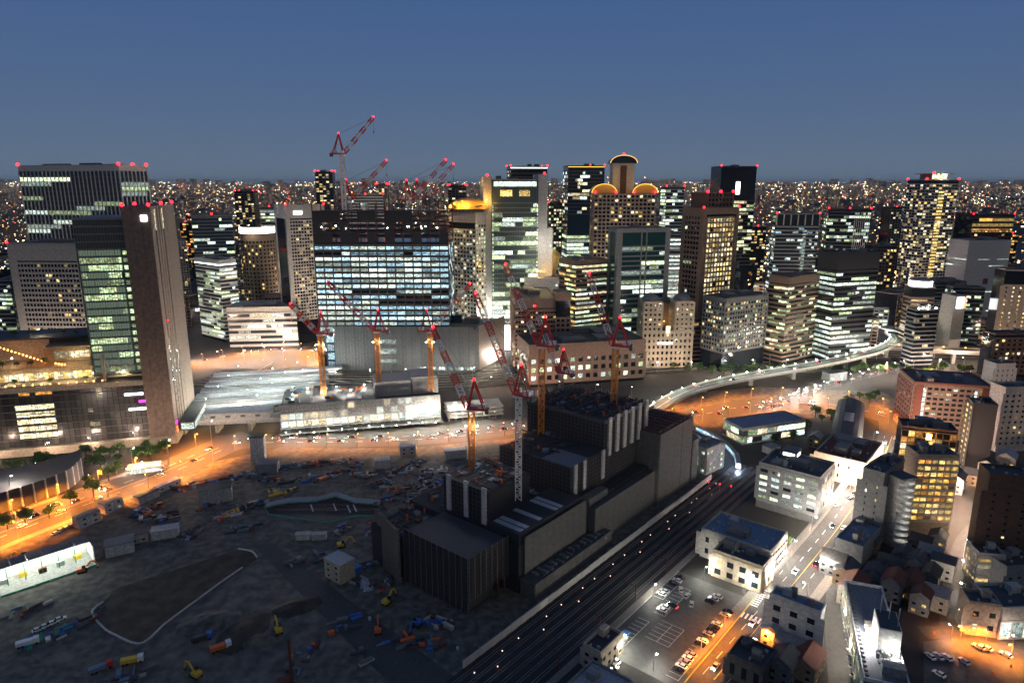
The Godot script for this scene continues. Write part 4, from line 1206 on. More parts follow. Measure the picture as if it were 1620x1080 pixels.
func construction_block() -> void:
	var t := thing("stepped_site_building", "huge dark stepped building under construction wrapped in scaffolding, grey panel flank", "building", Vector3(-17.4, 0, -243.9), 50.0)
	# front block standing on open columns
	cb(t, "front_block", 0, 24, 0, 38, 7, 24, "net_brown")
	cb(t, "front_block", 0, 14, 0, 38, 1.5, 7, "net_brown")
	cb(t, "front_roof", 0.6, 23.4, 0.6, 37.4, 24, 24.15, "roofwet")
	for s in [[-0.4, 0.1, 0, 38], [-0.4, 24.2, -0.5, 0]]:
		cb(t, "roof_edge", s[0], s[1], s[2], s[3], 23.5, 25.0, "net_brown")
	for i in 7:
		cb(t, "front_column", 14.5 + (i % 3) * 4.2, 15.5 + (i % 3) * 4.2, 1 + int(i / 3) * 6.0, 2 + int(i / 3) * 6.0, 0, 7, "rust")
	scaffold(t, Vector3(-0.7, 0, 0.5), Vector3(0, 0, -1), 38.6, 1.0, 25.5)
	scaffold(t, Vector3(-0.5, 0, 0.7), Vector3(1, 0, 0), 24.0, 7.0, 25.5)
	for i in 12:
		cb(t, "standard_post", -0.95, -0.75, -0.5 + i * 3.45, -0.3 + i * 3.45, 0.5, 25.8, "steel")
	for i in 8:
		cb(t, "standard_post", -0.5 + i * 3.4, -0.3 + i * 3.4, -0.95, -0.75, 6.5, 25.8, "steel")
	# screening wall at the left
	for i in 6:
		cb(t, "screen_panel", -3.0 + i * 1.2, -2.2 + i * 1.2, 38.5 + i * 4.0, 42.4 + i * 4.0, 0, 25.5, "site_tan")
	cb(t, "left_base", 1, 26, 38.2, 62, 0, 19, "net_dark")
	# rear base and middle blocks
	cb(t, "base_block", 24.2, 134, -6, 62, 0, 22, "net_dark")
	cb(t, "middle_block", 26, 54, 12, 40, 22, 40, "net_dark")
	for i in 3:
		cb(t, "white_column", 25.0, 25.9, 13.2 + i * 10.8, 15.6 + i * 10.8, 25, 42, "site_white")
	scaffold(t, Vector3(25.4, 0, -12), Vector3(0, 0, -1), 28, 24, 41)
	cb(t, "skylight_block", 25, 72, -5.5, 12, 22, 27, "net_dark")
	for q in [[27, 29.6], [30.6, 33.2], [40, 42.6], [52, 54.6], [55.6, 58.2]]:
		cb(t, "roof_sheet", q[0], q[1], -4.5, 10.5, 27.05, 27.35, "roofpale")
	cb(t, "terrace_block", 70, 102, 0, 44, 22, 40, "net_dark")
	cb(t, "terrace_roof", 70.6, 86, 0.6, 18, 40, 40.2, "roofpale2")
	for q in [72.0, 79.5, 96.0]:
		cb(t, "white_column", q, q + 2.4, -0.9, -0.1, 26, 41, "site_white")
	scaffold(t, Vector3(70, 0, 0.4), Vector3(1, 0, 0), 32, 22, 41)
	scaffold(t, Vector3(69.6, 0, 0), Vector3(0, 0, -1), 44, 27, 41)
	cb(t, "high_block", 100, 143, 1, 50, 22, 54, "net_dark")
	for i in 6:
		cb(t, "white_column", 102.5 + i * 7.4, 105.3 + i * 7.4, -0.2, 0.8, 36, 56, "site_white")
	scaffold(t, Vector3(100, 0, -0.6), Vector3(1, 0, 0), 43, 22, 56)
	scaffold(t, Vector3(99.6, 0, -1), Vector3(0, 0, -1), 49, 40, 56)
	cb(t, "roof_edge", 99.6, 143.4, 0.2, 1.0, 53.6, 55.2, "roofpale2")
	cb(t, "roof_edge", 99.4, 100.2, 1.0, 50.4, 53.6, 55.2, "roofdark")
	# steel frame and clutter on the roofs
	for r in [[101.0, 142.0, 2.0, 48.0, 54.0, 120], [54.0, 100.0, 14.0, 60.0, 40.1, 110], [27.0, 53.0, 13.0, 39.0, 40.1, 60], [28.0, 70.0, 14.0, 60.0, 22.1, 120], [2.0, 25.0, 39.0, 61.0, 19.1, 40]]:
		for i in int(r[5]):
			var a := rng.randf_range(r[0], r[1]); var b := rng.randf_range(r[2], r[3])
			var y: float = r[4]
			if r[4] == 40.1 and a > 54 and a < 70: y = 22.1
			if r[4] == 40.1 and b > 44 and a > 70: y = 22.1
			if r[4] == 22.1 and a < 54.5 and b < 40.5: continue
			var k := rng.randf()
			if k < 0.16: cb(t, "orange_cap", a, a + 0.9, b, b + 0.9, y, y + rng.randf_range(1.4, 3.0), "orange")
			elif k < 0.5: cb(t, "roof_beam", a, minf(a + rng.randf_range(3, 9), r[1]), b, b + 0.4, y + 0.1, y + 0.6, "steeldark")
			elif k < 0.75: cb(t, "roof_beam", a, a + 0.4, b, minf(b + rng.randf_range(3, 9), r[3]), y + 0.15, y + 0.7, "steeldark")
			else: cb(t, "material_stack", a, a + rng.randf_range(1, 4), b, b + rng.randf_range(1, 3), y, y + rng.randf_range(0.4, 1.6), ["roofpale2", "roofdark", "roofblue", "site_tan", "rust"][rng.randi() % 5])
	for i in 7:
		for k in 6:
			cb(t, "steel_column", 101.5 + i * 6.6, 102.1 + i * 6.6, 3 + k * 9.0, 3.6 + k * 9.0, 54, 58.5 if rng.randf() < 0.6 else 56.0, "steeldark")
	for k in 6:
		cb(t, "steel_beam", 101, 142, 3 + k * 9.0, 3.5 + k * 9.0, 56.0, 56.6, "steeldark")
	# grey panel flank, split into its panels
	var rows := [[24.5, 84.0, -15.0, -7.0, 0.0, 8.0, 10], [27.0, 73.0, -7.2, -6.2, 8.0, 25.5, 9], [76.0, 134.0, -10.4, -6.0, 0.0, 20.5, 11], [134.2, 160.0, -12.4, 14.0, 0.0, 41.0, 3], [160.2, 173.0, -12.4, 14.0, 0.0, 41.0, 2], [173.2, 181.0, -13.0, 10.0, 0.0, 26.0, 1]]
	for r in rows:
		cb(t, "flank_block", r[0], r[1], r[2] + 0.35, r[3], r[4], r[5] - 0.4, "darkgrey")
		for i in int(r[6]):
			var w: float = (r[1] - r[0]) / r[6]
			cb(t, "flank_panel", r[0] + w * i + 0.05, r[0] + w * (i + 1) - 0.05, r[2], r[2] + 0.3, r[4], r[5], "site_grey")
	for i in 6:
		cb(t, "flank_panel", 133.8, 134.1, -12.0 + i * 4.3, -7.8 + i * 4.3, 20.5 if i > 0 else 0.0, 41, "site_grey")
	cb(t, "flank_panel", 24.1, 24.4, -14.9, -7.1, 0, 8, "site_grey")
	cb(t, "flank_step", 76, 92, -7, -2, 20.5, 24.5, "site_grey")
	for i in 8:
		cb(t, "roof_frame_beam", 135 + i * 4.7, 135.5 + i * 4.7, -11.5, 13, 41.0, 41.7, "rust")
	for i in 3:
		cb(t, "roof_frame_beam", 134.5, 172.5, -11.0 + i * 11.5, -10.5 + i * 11.5, 41.7, 42.3, "rust")
	for i in 26:
		cb(t, "terrace_debris", 27.0 + rng.randf() * 52, 28.0 + rng.randf() * 52 + 1.0, -14.2, -14.2 + rng.randf_range(1, 5), 8.0, 8.4 + rng.randf(), "roofpale2") if false else cb(t, "terrace_debris", 30.0 + i * 1.9, 31.5 + i * 1.9, -14.0 + rng.randf() * 3, -10.0 + rng.randf() * 2, 7.6, 8.0 + rng.randf() * 0.8, ["roofpale2", "roofdark"][i % 2])
	# pale fence along the tracks
	var f := thing("site_fence", "long white hoarding fence between the dark building site and the railway", "fence", Vector3(-17.4, 0, -243.9), 50.0)
	for i in 70:
		cb(f, "fence_panel", -24 + i * 3.0, -21.05 + i * 3.0, -20.0 - (0.12 if i % 2 else 0.0), -19.75, 0, 3.2 + (0.25 if (i / 9) % 2 else 0.0), "fence_white")
	for i in 24:
		cb(f, "fence_post", -24 + i * 9.0, -23.7 + i * 9.0, -19.7, -19.4, 0, 3.6, "steel")

# ------------------------------------------------------------------ cranes
func lattice(st: SurfaceTool, a: Vector3, b: Vector3, s: float, step: float, r: float) -> void:
	var up := (b - a).normalized()
	var x := up.cross(Vector3(0, 0, 1) if absf(up.z) < 0.9 else Vector3(1, 0, 0)).normalized() * s / 2
	var z := up.cross(x).normalized() * s / 2
	var c := [x + z, x - z, -x - z, -x + z]
	for q in c: bar(st, a + q, b + q, r)
	var n := maxi(1, int((b - a).length() / step))
	for i in n:
		var p0 := a.lerp(b, float(i) / n); var p1 := a.lerp(b, float(i + 1) / n)
		for k in 4:
			bar(st, p0 + c[k], p1 + c[(k + 1) % 4], r * 0.6) if i % 2 == 0 else bar(st, p0 + c[(k + 1) % 4], p1 + c[k], r * 0.6)
			bar(st, p1 + c[k], p1 + c[(k + 1) % 4], r * 0.6)

func crane(label: String, base: Vector3, head: Vector3, tip: Vector3, mast: String, s := 1.0, lit := false) -> void:
	var t := thing("tower_crane", label, "tower crane", Vector3(base.x, base.y, base.z), 0.0, "tower cranes")
	var hh := head.y - base.y
	var st := st_new()
	lattice(st, Vector3.ZERO, Vector3(0, hh, 0), 2.6 * s, 2.4 * s, 0.24 * s)
	done(st, t, "mast", M[mast], "stuff")
	var dir := tip - Vector3(base.x, head.y, base.z); dir.y = 0; dir = dir.normalized()
	var yaw := rad_to_deg(atan2(-dir.z, dir.x))
	box(t, "slewing_ring", Vector3(0, hh + 0.4, 0), Vector3(3.4, 1.0, 3.4) * s, M["crane_white"], yaw)
	box(t, "machine_deck", Vector3(0, hh + 1.3 * s, 0) - dir * 2.6 * s, Vector3(9.5, 0.9, 3.4) * s, M["crane_red"], yaw)
	box(t, "winch_house", Vector3(0, hh + 2.7 * s, 0) - dir * 5.2 * s, Vector3(3.2, 2.0, 2.8) * s, M["crane_white"], yaw)
	box(t, "counterweight", Vector3(0, hh + 0.6 * s, 0) - dir * 7.4 * s, Vector3(1.6, 2.4, 3.2) * s, M["midgrey"], yaw)
	var sd := dir.cross(Vector3.UP)
	box(t, "cab", Vector3(0, hh + 2.4 * s, 0) + dir * 1.2 * s + sd * 2.2 * s, Vector3(1.8, 2.0, 1.5) * s, M["crane_white"], yaw)
	var top := Vector3(0, hh + 14.5 * s, 0) - dir * 1.5 * s
	for k in [-1, 1]:
		st = st_new()
		bar(st, Vector3(0, hh + 1.6 * s, 0) + dir * 1.4 * s + sd * k * 1.5 * s, top + sd * k * 0.7 * s, 0.34 * s)
		done(st, t, "frame_leg", M["crane_red"])
		st = st_new()
		bar(st, Vector3(0, hh + 1.6 * s, 0) - dir * 6.0 * s + sd * k * 1.5 * s, top + sd * k * 0.7 * s, 0.28 * s)
		done(st, t, "frame_leg", M["crane_red"])
	st = st_new()
	for k in 4:
		var q := 0.2 + 0.2 * k
		bar(st, (Vector3(0, hh + 1.6 * s, 0) + dir * 1.4 * s).lerp(top, q) + sd * 1.4 * s * (1 - q * 0.5), (Vector3(0, hh + 1.6 * s, 0) + dir * 1.4 * s).lerp(top, q) - sd * 1.4 * s * (1 - q * 0.5), 0.14 * s)
	done(st, t, "frame_rungs", M["crane_red"])
	var foot := Vector3(0, hh + 1.8 * s, 0) + dir * 1.8 * s
	var end := tip - t.position
	var n := 7
	for i in n:
		st = st_new()
		var w := 2.7 * s * (1.0 - 0.5 * absf(i - 2.0) / n)
		lattice(st, foot.lerp(end, float(i) / n), foot.lerp(end, float(i + 1) / n), w, 2.6 * s, 0.2 * s)
		done(st, t, "jib_section", M["crane_red"] if i % 2 == 0 else M["crane_white"])
	st = st_new()
	bar(st, top, foot.lerp(end, 0.97) + Vector3(0, 0.8, 0), 0.07 * s)
	done(st, t, "pendant_rope", M["steeldark"])
	st = st_new()
	bar(st, end, end - Vector3(0, 9 * s, 0), 0.05 * s)
	done(st, t, "hoist_rope", M["steeldark"])
	box(t, "hook_block", end - Vector3(0, 9.6 * s, 0), Vector3(0.7, 1.3, 0.7) * s, M["crane_red"])
	beacon(t, end + Vector3(0, 0.9, 0), 0.55 * s + 0.15)
	beacon(t, top + Vector3(0, 0.7, 0), 0.5 * s + 0.1)
	if lit:
		for k in [-1, 1]:
			flood(t, Vector3(k * 2.6, hh - 7.0, 1.5), "mast_lamp", 55.0, Color(1.0, 0.97, 0.88))

func cranes() -> void:
	crane("tower crane with orange mast before the blazing station road", Vector3(-18.6, 38.2, -297.0), Vector3(-17.9, 68.6, -297.0), Vector3(-35.5, 106.4, -300.0), "crane_orange", 1.0, true)
	crane("tower crane with slim white mast in the middle of the dark building site", Vector3(2.9, 30.1, -286.0), Vector3(3.0, 78.8, -286.0), Vector3(-16.0, 121.9, -300.0), "crane_white")
	crane("tower crane with tall orange mast before the brown slab", Vector3(15.5, 40.1, -344.0), Vector3(14.1, 87.0, -344.0), Vector3(-3.2, 128.9, -350.0), "crane_orange", 1.1)
	crane("small tower crane with grey mast between two orange-masted cranes", Vector3(28.3, 48.8, -380.0), Vector3(28.5, 62.5, -380.0), Vector3(13.2, 100.0, -390.0), "steel")
	crane("tower crane with orange mast on the tallest roof of the dark site", Vector3(54.9, 52.0, -351.0), Vector3(54.2, 85.3, -351.0), Vector3(40.4, 123.6, -356.0), "crane_orange", 1.1)
	crane("tower crane with orange mast at the left end of the station works", Vector3(-135.0, 22.1, -468.0), Vector3(-133.2, 66.2, -468.0), Vector3(-154.9, 87.5, -470.0), "crane_orange", 1.1, true)
	crane("tower crane with orange mast in the middle of the station works", Vector3(-96.7, 22.0, -476.0), Vector3(-95.6, 66.3, -476.0), Vector3(-130.6, 102.0, -480.0), "crane_orange", 1.1, true)
	crane("tower crane with orange mast at the right end of the station works", Vector3(-58.5, 23.9, -473.0), Vector3(-58.3, 66.9, -473.0), Vector3(-29.7, 100.8, -476.0), "crane_orange", 1.1, true)
	crane("tallest red and white crane high above the steel-frame office", Vector3(-149.0, 147.0, -618.0), Vector3(-149.7, 193.7, -618.0), Vector3(-119.7, 225.1, -616.0), "crane_white", 1.25)
	crane("low red and white crane beside the tallest crane on the steel-frame office", Vector3(-146.1, 146.7, -625.0), Vector3(-146.3, 154.5, -625.0), Vector3(-110.9, 189.0, -622.0), "crane_white", 1.25)
	crane("left crane of the leaning pair on the steel-frame office", Vector3(-91.7, 146.8, -622.0), Vector3(-92.0, 154.1, -622.0), Vector3(-58.1, 189.4, -618.0), "crane_white", 1.25)
	crane("right crane of the leaning pair on the steel-frame office", Vector3(-83.4, 146.6, -628.0), Vector3(-83.8, 154.5, -628.0), Vector3(-52.2, 185.9, -626.0), "crane_white", 1.25)

# ------------------------------------------------------------------ trees, cars, lamps
var leafmesh := []
func make_leaves() -> void:
	for v in 3:
		var st := st_new()
		var clumps := []
		for i in 40:
			var a := rng.randf() * TAU; var e := rng.randf_range(-0.5, 1.3); var r := rng.randf_range(0.3, 0.95)
			clumps.append(Vector3(cos(a) * cos(e) * r, sin(e) * r * 0.9, sin(a) * cos(e) * r))
		for c in clumps:
			for i in 24:
				var p: Vector3 = c + Vector3(rng.randfn(), rng.randfn() * 0.8, rng.randfn()) * 0.15
				var x := Vector3(rng.randf() - 0.5, rng.randf() - 0.5, rng.randf() - 0.5).normalized()
				var y := x.cross(Vector3(rng.randf() - 0.5, rng.randf() - 0.5, rng.randf() - 0.5)).normalized()
				var s := rng.randf_range(0.09, 0.17)
				quad4(st, p - x * s, p + y * s * 0.6, p + x * s, p - y * s * 0.6)
		st.index()
		leafmesh.append(st.commit())

func tree(p: Vector3, h: float, label: String, group: String, tint := -1) -> void:
	if leafmesh.is_empty(): make_leaves()
	var t := thing("tree", label, "tree", p, rng.randf() * 360.0, group)
	var st := st_new()
	bar(st, Vector3.ZERO, Vector3(0, h * 0.5, 0), h * 0.022)
	for i in 4:
		var a := TAU * i / 4 + 0.4
		bar(st, Vector3(0, h * (0.36 + 0.04 * i), 0), Vector3(cos(a) * h * 0.22, h * (0.6 + 0.05 * i), sin(a) * h * 0.22), h * 0.012)
	done(st, t, "trunk", M["bark"])
	var k := rng.randi() % 3
	var o := inst(t, "crown", leafmesh[k], M["leaf%d" % (k if tint < 0 else tint)])
	o.transform = Transform3D(Basis.from_scale(Vector3(h * 0.44, h * 0.42, h * 0.44)), Vector3(0, h * 0.64, 0))

var carsrc := {}
func car(p: Vector3, yaw: float, paint: String, label: String, group: String, lights := false) -> void:
	var key := paint + str(lights)
	if not carsrc.has(key):
		var t := thing("car", label, "car", p, yaw, group)
		t.set_meta("stem", "car")
		var st := st_new()
		var lo := [Vector2(-2.15, 0.35), Vector2(-2.2, 0.8), Vector2(-1.9, 0.95), Vector2(0.9, 0.98), Vector2(2.1, 0.8), Vector2(2.2, 0.4)]
		var hi := [Vector2(-1.7, 0.94), Vector2(-1.3, 1.45), Vector2(0.25, 1.48), Vector2(1.0, 0.97)]
		side_prism(st, lo, 1.7); done(st, t, "body", M[paint])
		st = st_new(); side_prism(st, hi, 1.5); done(st, t, "cabin_glass", M["glassdark"])
		box(t, "roof_panel", Vector3(-0.5, 1.5, 0), Vector3(1.6, 0.06, 1.4), M[paint])
		for sx in [-1.35, 1.35]:
			for sz in [-0.78, 0.78]:
				var cy := CylinderMesh.new()
				cy.top_radius = 0.33; cy.bottom_radius = 0.33; cy.height = 0.24; cy.radial_segments = 10; cy.rings = 1
				var wv := inst(t, "wheel", cy, M["tyre"])
				wv.transform = Transform3D(Basis(Vector3.RIGHT, PI / 2), Vector3(sx, 0.33, sz))
		for sz in [-0.6, 0.6]:
			box(t, "headlight", Vector3(2.18, 0.65, sz), Vector3(0.12, 0.2, 0.36), M["head"] if lights else M["carsilver"])
			box(t, "taillight", Vector3(-2.19, 0.72, sz), Vector3(0.1, 0.2, 0.34), M["tail"] if lights else M["crane_red"])
		carsrc[key] = t
	else:
		var c := dup(carsrc[key], p, yaw, label)
		c.set_meta("group", group)

func side_prism(st: SurfaceTool, pts: Array, w: float) -> void:
	var n := pts.size()
	for i in n:
		var a: Vector2 = pts[i]; var b: Vector2 = pts[(i + 1) % n]
		quad4(st, Vector3(a.x, a.y, w / 2), Vector3(a.x, a.y, -w / 2), Vector3(b.x, b.y, -w / 2), Vector3(b.x, b.y, w / 2))
	for i in range(1, n - 1):
		var a: Vector2 = pts[0]; var b: Vector2 = pts[i]; var c: Vector2 = pts[i + 1]
		for q in [[a, b, c, w / 2, Vector3(0, 0, 1)], [a, c, b, -w / 2, Vector3(0, 0, -1)]]:
			for k in 3:
				st.set_normal(q[4]); st.add_vertex(Vector3(q[k].x, q[k].y, q[3]))

func lamp(p: Vector3, h: float, warm: float, e: float, label: String, group: String, yaw := 0.0) -> void:
	var t := thing("street_lamp", label, "street lamp", p, yaw, group)
	box(t, "pole", Vector3(0, h / 2, 0), Vector3(0.22, h, 0.22), M["steel"])
	box(t, "arm", Vector3(0.9, h, 0), Vector3(1.9, 0.14, 0.14), M["steel"])
	box(t, "lamp_head", Vector3(1.7, h - 0.12, 0), Vector3(0.9, 0.16, 0.4), M["lampo"] if warm > 0.5 else M["lampw"])
	var lc := Color(1.0, 0.95, 0.82).lerp(Color(1.0, 0.27, 0.024), warm)
	if h > 10.5 or warm < 0.5:
		glow(t, Vector3(1.7, h - 0.6, 0), e * (1.0 if h > 10.5 else 1.25), lc)
		return
	var l := SpotLight3D.new()   # shielded lantern: its light goes down
	l.name = "lamp_glow"
	l.light_energy = e * 2.3
	l.light_color = lin(lc.r, lc.g, lc.b)
	l.light_size = 0.35
	l.spot_angle = 79.0
	l.spot_angle_attenuation = 0.6
	l.spot_range = 150.0
	l.spot_attenuation = 2.0
	l.shadow_enabled = true
	t.add_child(l, true)
	l.position = Vector3(1.7, h - 0.5, 0)
	l.rotation_degrees.x = -90.0

func lamps_along(pts: Array, off: float, step: float, h: float, warm: float, e: float, label: String, group: String) -> void:
	var c := Curve3D.new()
	for p in offset_path(smooth_path(v3(pts, 0.02), 5.0), off): c.add_point(p)
	var s := step * 0.4
	while s < c.get_baked_length():
		var p := c.sample_baked(s); var q := c.sample_baked(minf(s + 1.0, c.get_baked_length()))
		var d := (q - p).normalized()
		lamp(p, h, warm, e, label, group, rad_to_deg(atan2(-d.z, d.x)) + (90.0 if off > 0 else -90.0))
		s += step

func cars_along(pts: Array, off: float, step: float, label: String, group: String, back := false) -> void:
	var c := Curve3D.new()
	for p in offset_path(smooth_path(v3(pts, 0.06), 5.0), off): c.add_point(p)
	var s := rng.randf_range(3, step)
	while s < c.get_baked_length() - 2:
		var p := c.sample_baked(s); var q := c.sample_baked(s + 1.0)
		var d := (q - p).normalized() * (-1.0 if back else 1.0)
		car(p, rad_to_deg(atan2(-d.z, d.x)), ["carwhite", "carblack", "carsilver"][rng.randi() % 3], label, group, true)
		s += step * rng.randf_range(0.6, 1.5)

# ------------------------------------------------------------------ neighbourhood on the right
func lw(a: float, b: float, y := 0.0) -> Vector3:
	return Vector3(-17.4, y, -243.9) + Vector3(cos(deg_to_rad(50)), 0, -sin(deg_to_rad(50))) * a + Vector3(-sin(deg_to_rad(50)), 0, -cos(deg_to_rad(50))) * b

func house(p: Array, yaw: float, w: float, d: float, h: float, wall: String, roof: String, label: String, lit := 0.1) -> void:
	var t := thing("gabled_house", label, "house", Vector3(p[0], 0, p[1]), yaw, "gabled houses of the back streets")
	feet.append([p[0], p[1], maxf(w, d) * 0.6])
	box(t, "wall", Vector3(0, h / 2, 0), Vector3(w, h, d), M[wall])
	var r := 0.3 * d
	for s in [-1, 1]:
		var st := st_new()
		var a := Vector3(-w / 2 - 0.4, h - 0.25, s * (d / 2 + 0.5)); var b := Vector3(w / 2 + 0.4, h - 0.25, s * (d / 2 + 0.5))
		var c := Vector3(w / 2 + 0.4, h + r, 0); var e := Vector3(-w / 2 - 0.4, h + r, 0)
		var up := Vector3(0, 0.2, 0)
		if s > 0:
			quad4(st, a + up, e + up, c + up, b + up); quad4(st, b, c, e, a)
		else:
			quad4(st, b + up, c + up, e + up, a + up); quad4(st, a, e, c, b)
		done(st, t, "roof_slope", M[roof])
	for s in [-1, 1]:
		var g := st_new()
		var x: float = s * w / 2
		var q := [Vector3(x, h, -d / 2), Vector3(x, h + r, 0), Vector3(x, h, d / 2)]
		if s < 0: q = [q[0], q[1], q[2]]
		else: q = [q[2], q[1], q[0]]
		var n := Vector3(s, 0, 0)
		for k in q:
			g.set_normal(n); g.add_vertex(k)
		done(g, t, "gable_wall", M[wall])
	for fc in ["F", "L"]:
		var fr := face_frame(fc, w, d)
		var nb := maxi(1, int(fr[3] / 3.2))
		for k in maxi(1, int(h / 3.0)):
			for i in nb:
				pane(t, "window", fr[0] + fr[1] * (fr[3] * (i + 0.5) / nb) + fr[2] * 0.06 + Vector3(0, 1.7 + k * 2.9, 0), fr[1], fr[2], 1.3, 1.1, M["ye1"] if rng.randf() < lit else M["glass"])

func neighbourhood() -> void:
	# cluster of dark houses
	var hs := [[[167.5, -271.6], 10, 8, "black"], [[178.2, -280.4], 11, 8, "roofdark"], [[180.4, -273.7], 10, 9, "roofdark"], [[191.3, -282.0], 9, 8, "roofgrey"], [[169.6, -259.2], 12, 8, "rust"], [[180.5, -263.8], 10, 7, "black"], [[190.8, -271.6], 9, 7, "roofdark"], [[161.1, -257.3], 11, 8, "rust"], [[146.7, -268.7], 12, 8, "roofdark"], [[144.1, -275.2], 10, 8, "darkgrey"], [[142.7, -254.6], 13, 9, "rust"], [[159.3, -267.7], 10, 9, "roofdark"], [[192.4, -291.3], 9, 8, "black"], [[202.9, -295.3], 8, 7, "roofdark"], [[99.9, -227.5], 10, 7, "roofpale"], [[103.1, -220.3], 10, 8, "roofgrey"], [[105.1, -211.2], 12, 9, "rust"], [[95.7, -208.6], 10, 8, "roofdark"], [[174.5, -249.4], 9, 8, "roofgrey"], [[166.7, -247.2], 8, 7, "rust"], [[170.6, -295.3], 9, 8, "roofdark"], [[233.6, -288.5], 10, 8, "roofdark"], [[249.3, -306.1], 10, 8, "roofblue"], [[251.8, -359.5], 12, 9, "roofdark"], [[268.2, -367.9], 10, 8, "roofdark"], [[302.5, -390.5], 12, 10, "roofblue"], [[287.6, -385.8], 10, 8, "black"], [[287.8, -359.5], 12, 9, "roofdark"], [[201.8, -426.8], 9, 7, "roofgrey"]]
	var near := ["left behind the vented office", "just above the vented office roof", "in the middle of the packed block", "towards the back street", "against the vented office sign house", "at the back street corner", "nearest the yellow corridor block", "tucked behind the vented office", "below the curved blue hall", "left of the curved blue hall", "beside the lane car row", "right of the curved blue hall", "under the gold balcony block", "right under the gold balcony block", "beside the white five-storey office", "behind the black flat house", "at the bottom edge by the lane", "beside the black flat house", "by the yard street", "second from the yard street", "under the dark flat block", "behind the grey flats", "farther behind the grey flats", "behind the gold balcony block", "between gold block and black slim block", "by the right edge below the pale flats", "below the slim black block", "above the dark brown block", "beside the arched shed"]
	var tone := {"black": "black", "roofdark": "dark slate", "roofgrey": "grey", "rust": "rusty red", "roofpale": "pale grey", "roofblue": "blue", "darkgrey": "charcoal"}
	for i in hs.size():
		var q: Array = hs[i]
		house(q[0], 50.0 if i % 3 else -40.0, q[1], q[2], rng.randf_range(5.5, 9.0), ["tan", "midgrey", "offwhite", "grey"][i % 4], q[3], "small gabled house with %s roof %s" % [tone[q[3]], near[i]])
	# long vented office, bottom right
	var t := thing("vented_office", "long office with vents along its roof edge and a striped lit flank, bottom right", "office", Vector3(131.5, 0, -218.0), -20.0)
	feet.append([131, -218, 34])
	var w := 13.6; var d := 60.0; var h := 12.0
	box(t, "core", Vector3(0, h / 2, 0), Vector3(w, h, d), M["midgrey"])
	facade(t, w, d, h, {"f": "L", "fh": 3.6, "sp": 1.0, "bw": 2.6, "pw": 0.7, "lit": 0.7, "c": ["ww", "gw"], "y0": 0.4, "y1": 0.4}, M["white"])
	roof_top(t, w, d, h, M["white"], M["roofpale2"], 0)
	for i in 24:
		box(t, "roof_vent", Vector3(-w / 2 + 1.3, h + 0.5, -d / 2 + 2 + i * 2.4), Vector3(1.1, 0.8, 1.3), M["midgrey"])
	box(t, "sign_house", Vector3(2.4, h + 5.0, 8.0), Vector3(7.0, 10, 12), M["white"])
	box(t, "sign_house_roof", Vector3(2.4, h + 10.05, 8.0), Vector3(6.4, 0.1, 11.4), M["roofdark"])
	for i in 3:
		box(t, "aerial", Vector3(0.5 + i * 2.2, h + 13.5, 4.0 + i * 3.5), Vector3(0.3, 7, 0.3), M["offwhite"])
	for i in 22:
		box(t, "pipework", Vector3(rng.randf_range(-1, 5.5), h + 0.9, rng.randf_range(14.5, 20)), Vector3(rng.randf_range(0.4, 1.6), rng.randf_range(0.8, 2.4), rng.randf_range(0.4, 1.6)), M[["white", "unit", "darkgrey"][i % 3]])
	box(t, "machine_box", Vector3(2.6, h + 1.8, 23.5), Vector3(7, 3.4, 4), M["grey"])
	for i in 2:
		box(t, "cooler", Vector3(-1.6, h + 1.2, -0.6 + i * 2.6), Vector3(3.0, 2.2, 2.2), M["cream"])
	flood(t, Vector3(-3.6, h + 3.5, 12.0), "roof_lamp", 60.0, Color(1, 0.95, 0.9))
	flood(t, Vector3(-3.6, h + 3.5, 5.0), "roof_lamp", 60.0, Color(1, 0.95, 0.9))
	flood(t, Vector3(4.5, h + 3.5, 17.5), "roof_lamp", 45.0, Color(1, 0.95, 0.9))
	# scalloped balcony tower beside the dark flat block
	var sb: Array = [[185.8, -298.8]]
	t = thing("scalloped_flats", "slim white flats with a stack of lit scalloped balconies", "apartment block", Vector3(sb[0][0], 0, sb[0][1]), 20.0)
	box(t, "core", Vector3(0, 17.5, -3), Vector3(7.5, 35, 7), M["offwhite"])
	for k in 10:
		var st := st_new()
		drum(st, Vector3(0, 2.2 + k * 3.3, 0.2), 4.1, 1.2, 18)
		done(st, t, "balcony", M["white"])
		glow(t, Vector3(0, 4.9 + k * 3.3, 3.2), 1.6, Color(1, 0.97, 0.88))
		box(t, "balcony_lamp", Vector3(0, 5.2 + k * 3.3, 0.75), Vector3(1.2, 0.15, 0.2), M["strip_light"])
	box(t, "roof", Vector3(0, 35.3, -2), Vector3(9, 0.6, 9), M["roofdark"])
	# curved white balconies of the dark brown block
	var bb: Array = [[213.3, -276.7]]
	t = thing("balcony_stack", "stack of curved pale balconies with warm lamps on the dark brown block", "balcony", Vector3(bb[0][0], 0, bb[0][1]), -14.0)
	for k in 12:
		var st := st_new(); drum(st, Vector3(0, 4.0 + k * 3.3, 0), 2.6, 1.1, 14); done(st, t, "balcony", M["offwhite"])
	box(t, "core", Vector3(1.2, 22, -1.5), Vector3(3.4, 44, 5), M["darkbrown"])
	for k in 12: box(t, "balcony_lamp", Vector3(-1.6, 6.6 + k * 3.3, 0.6), Vector3(0.3, 0.3, 0.3), M["lampo"])
	# arched shed
	var ah: Array = [[222.4, -410.5]]
	t = thing("arched_shed", "long dark shed with an arched roof leading to the crossing", "shed", Vector3(ah[0][0], 0, ah[0][1]), 62.0)
	feet.append([ah[0][0] + 20, ah[0][1] - 40, 40])
	box(t, "wall", Vector3(42, 4.5, -8), Vector3(84, 9, 18), M["midgrey"])
	var st := st_new()
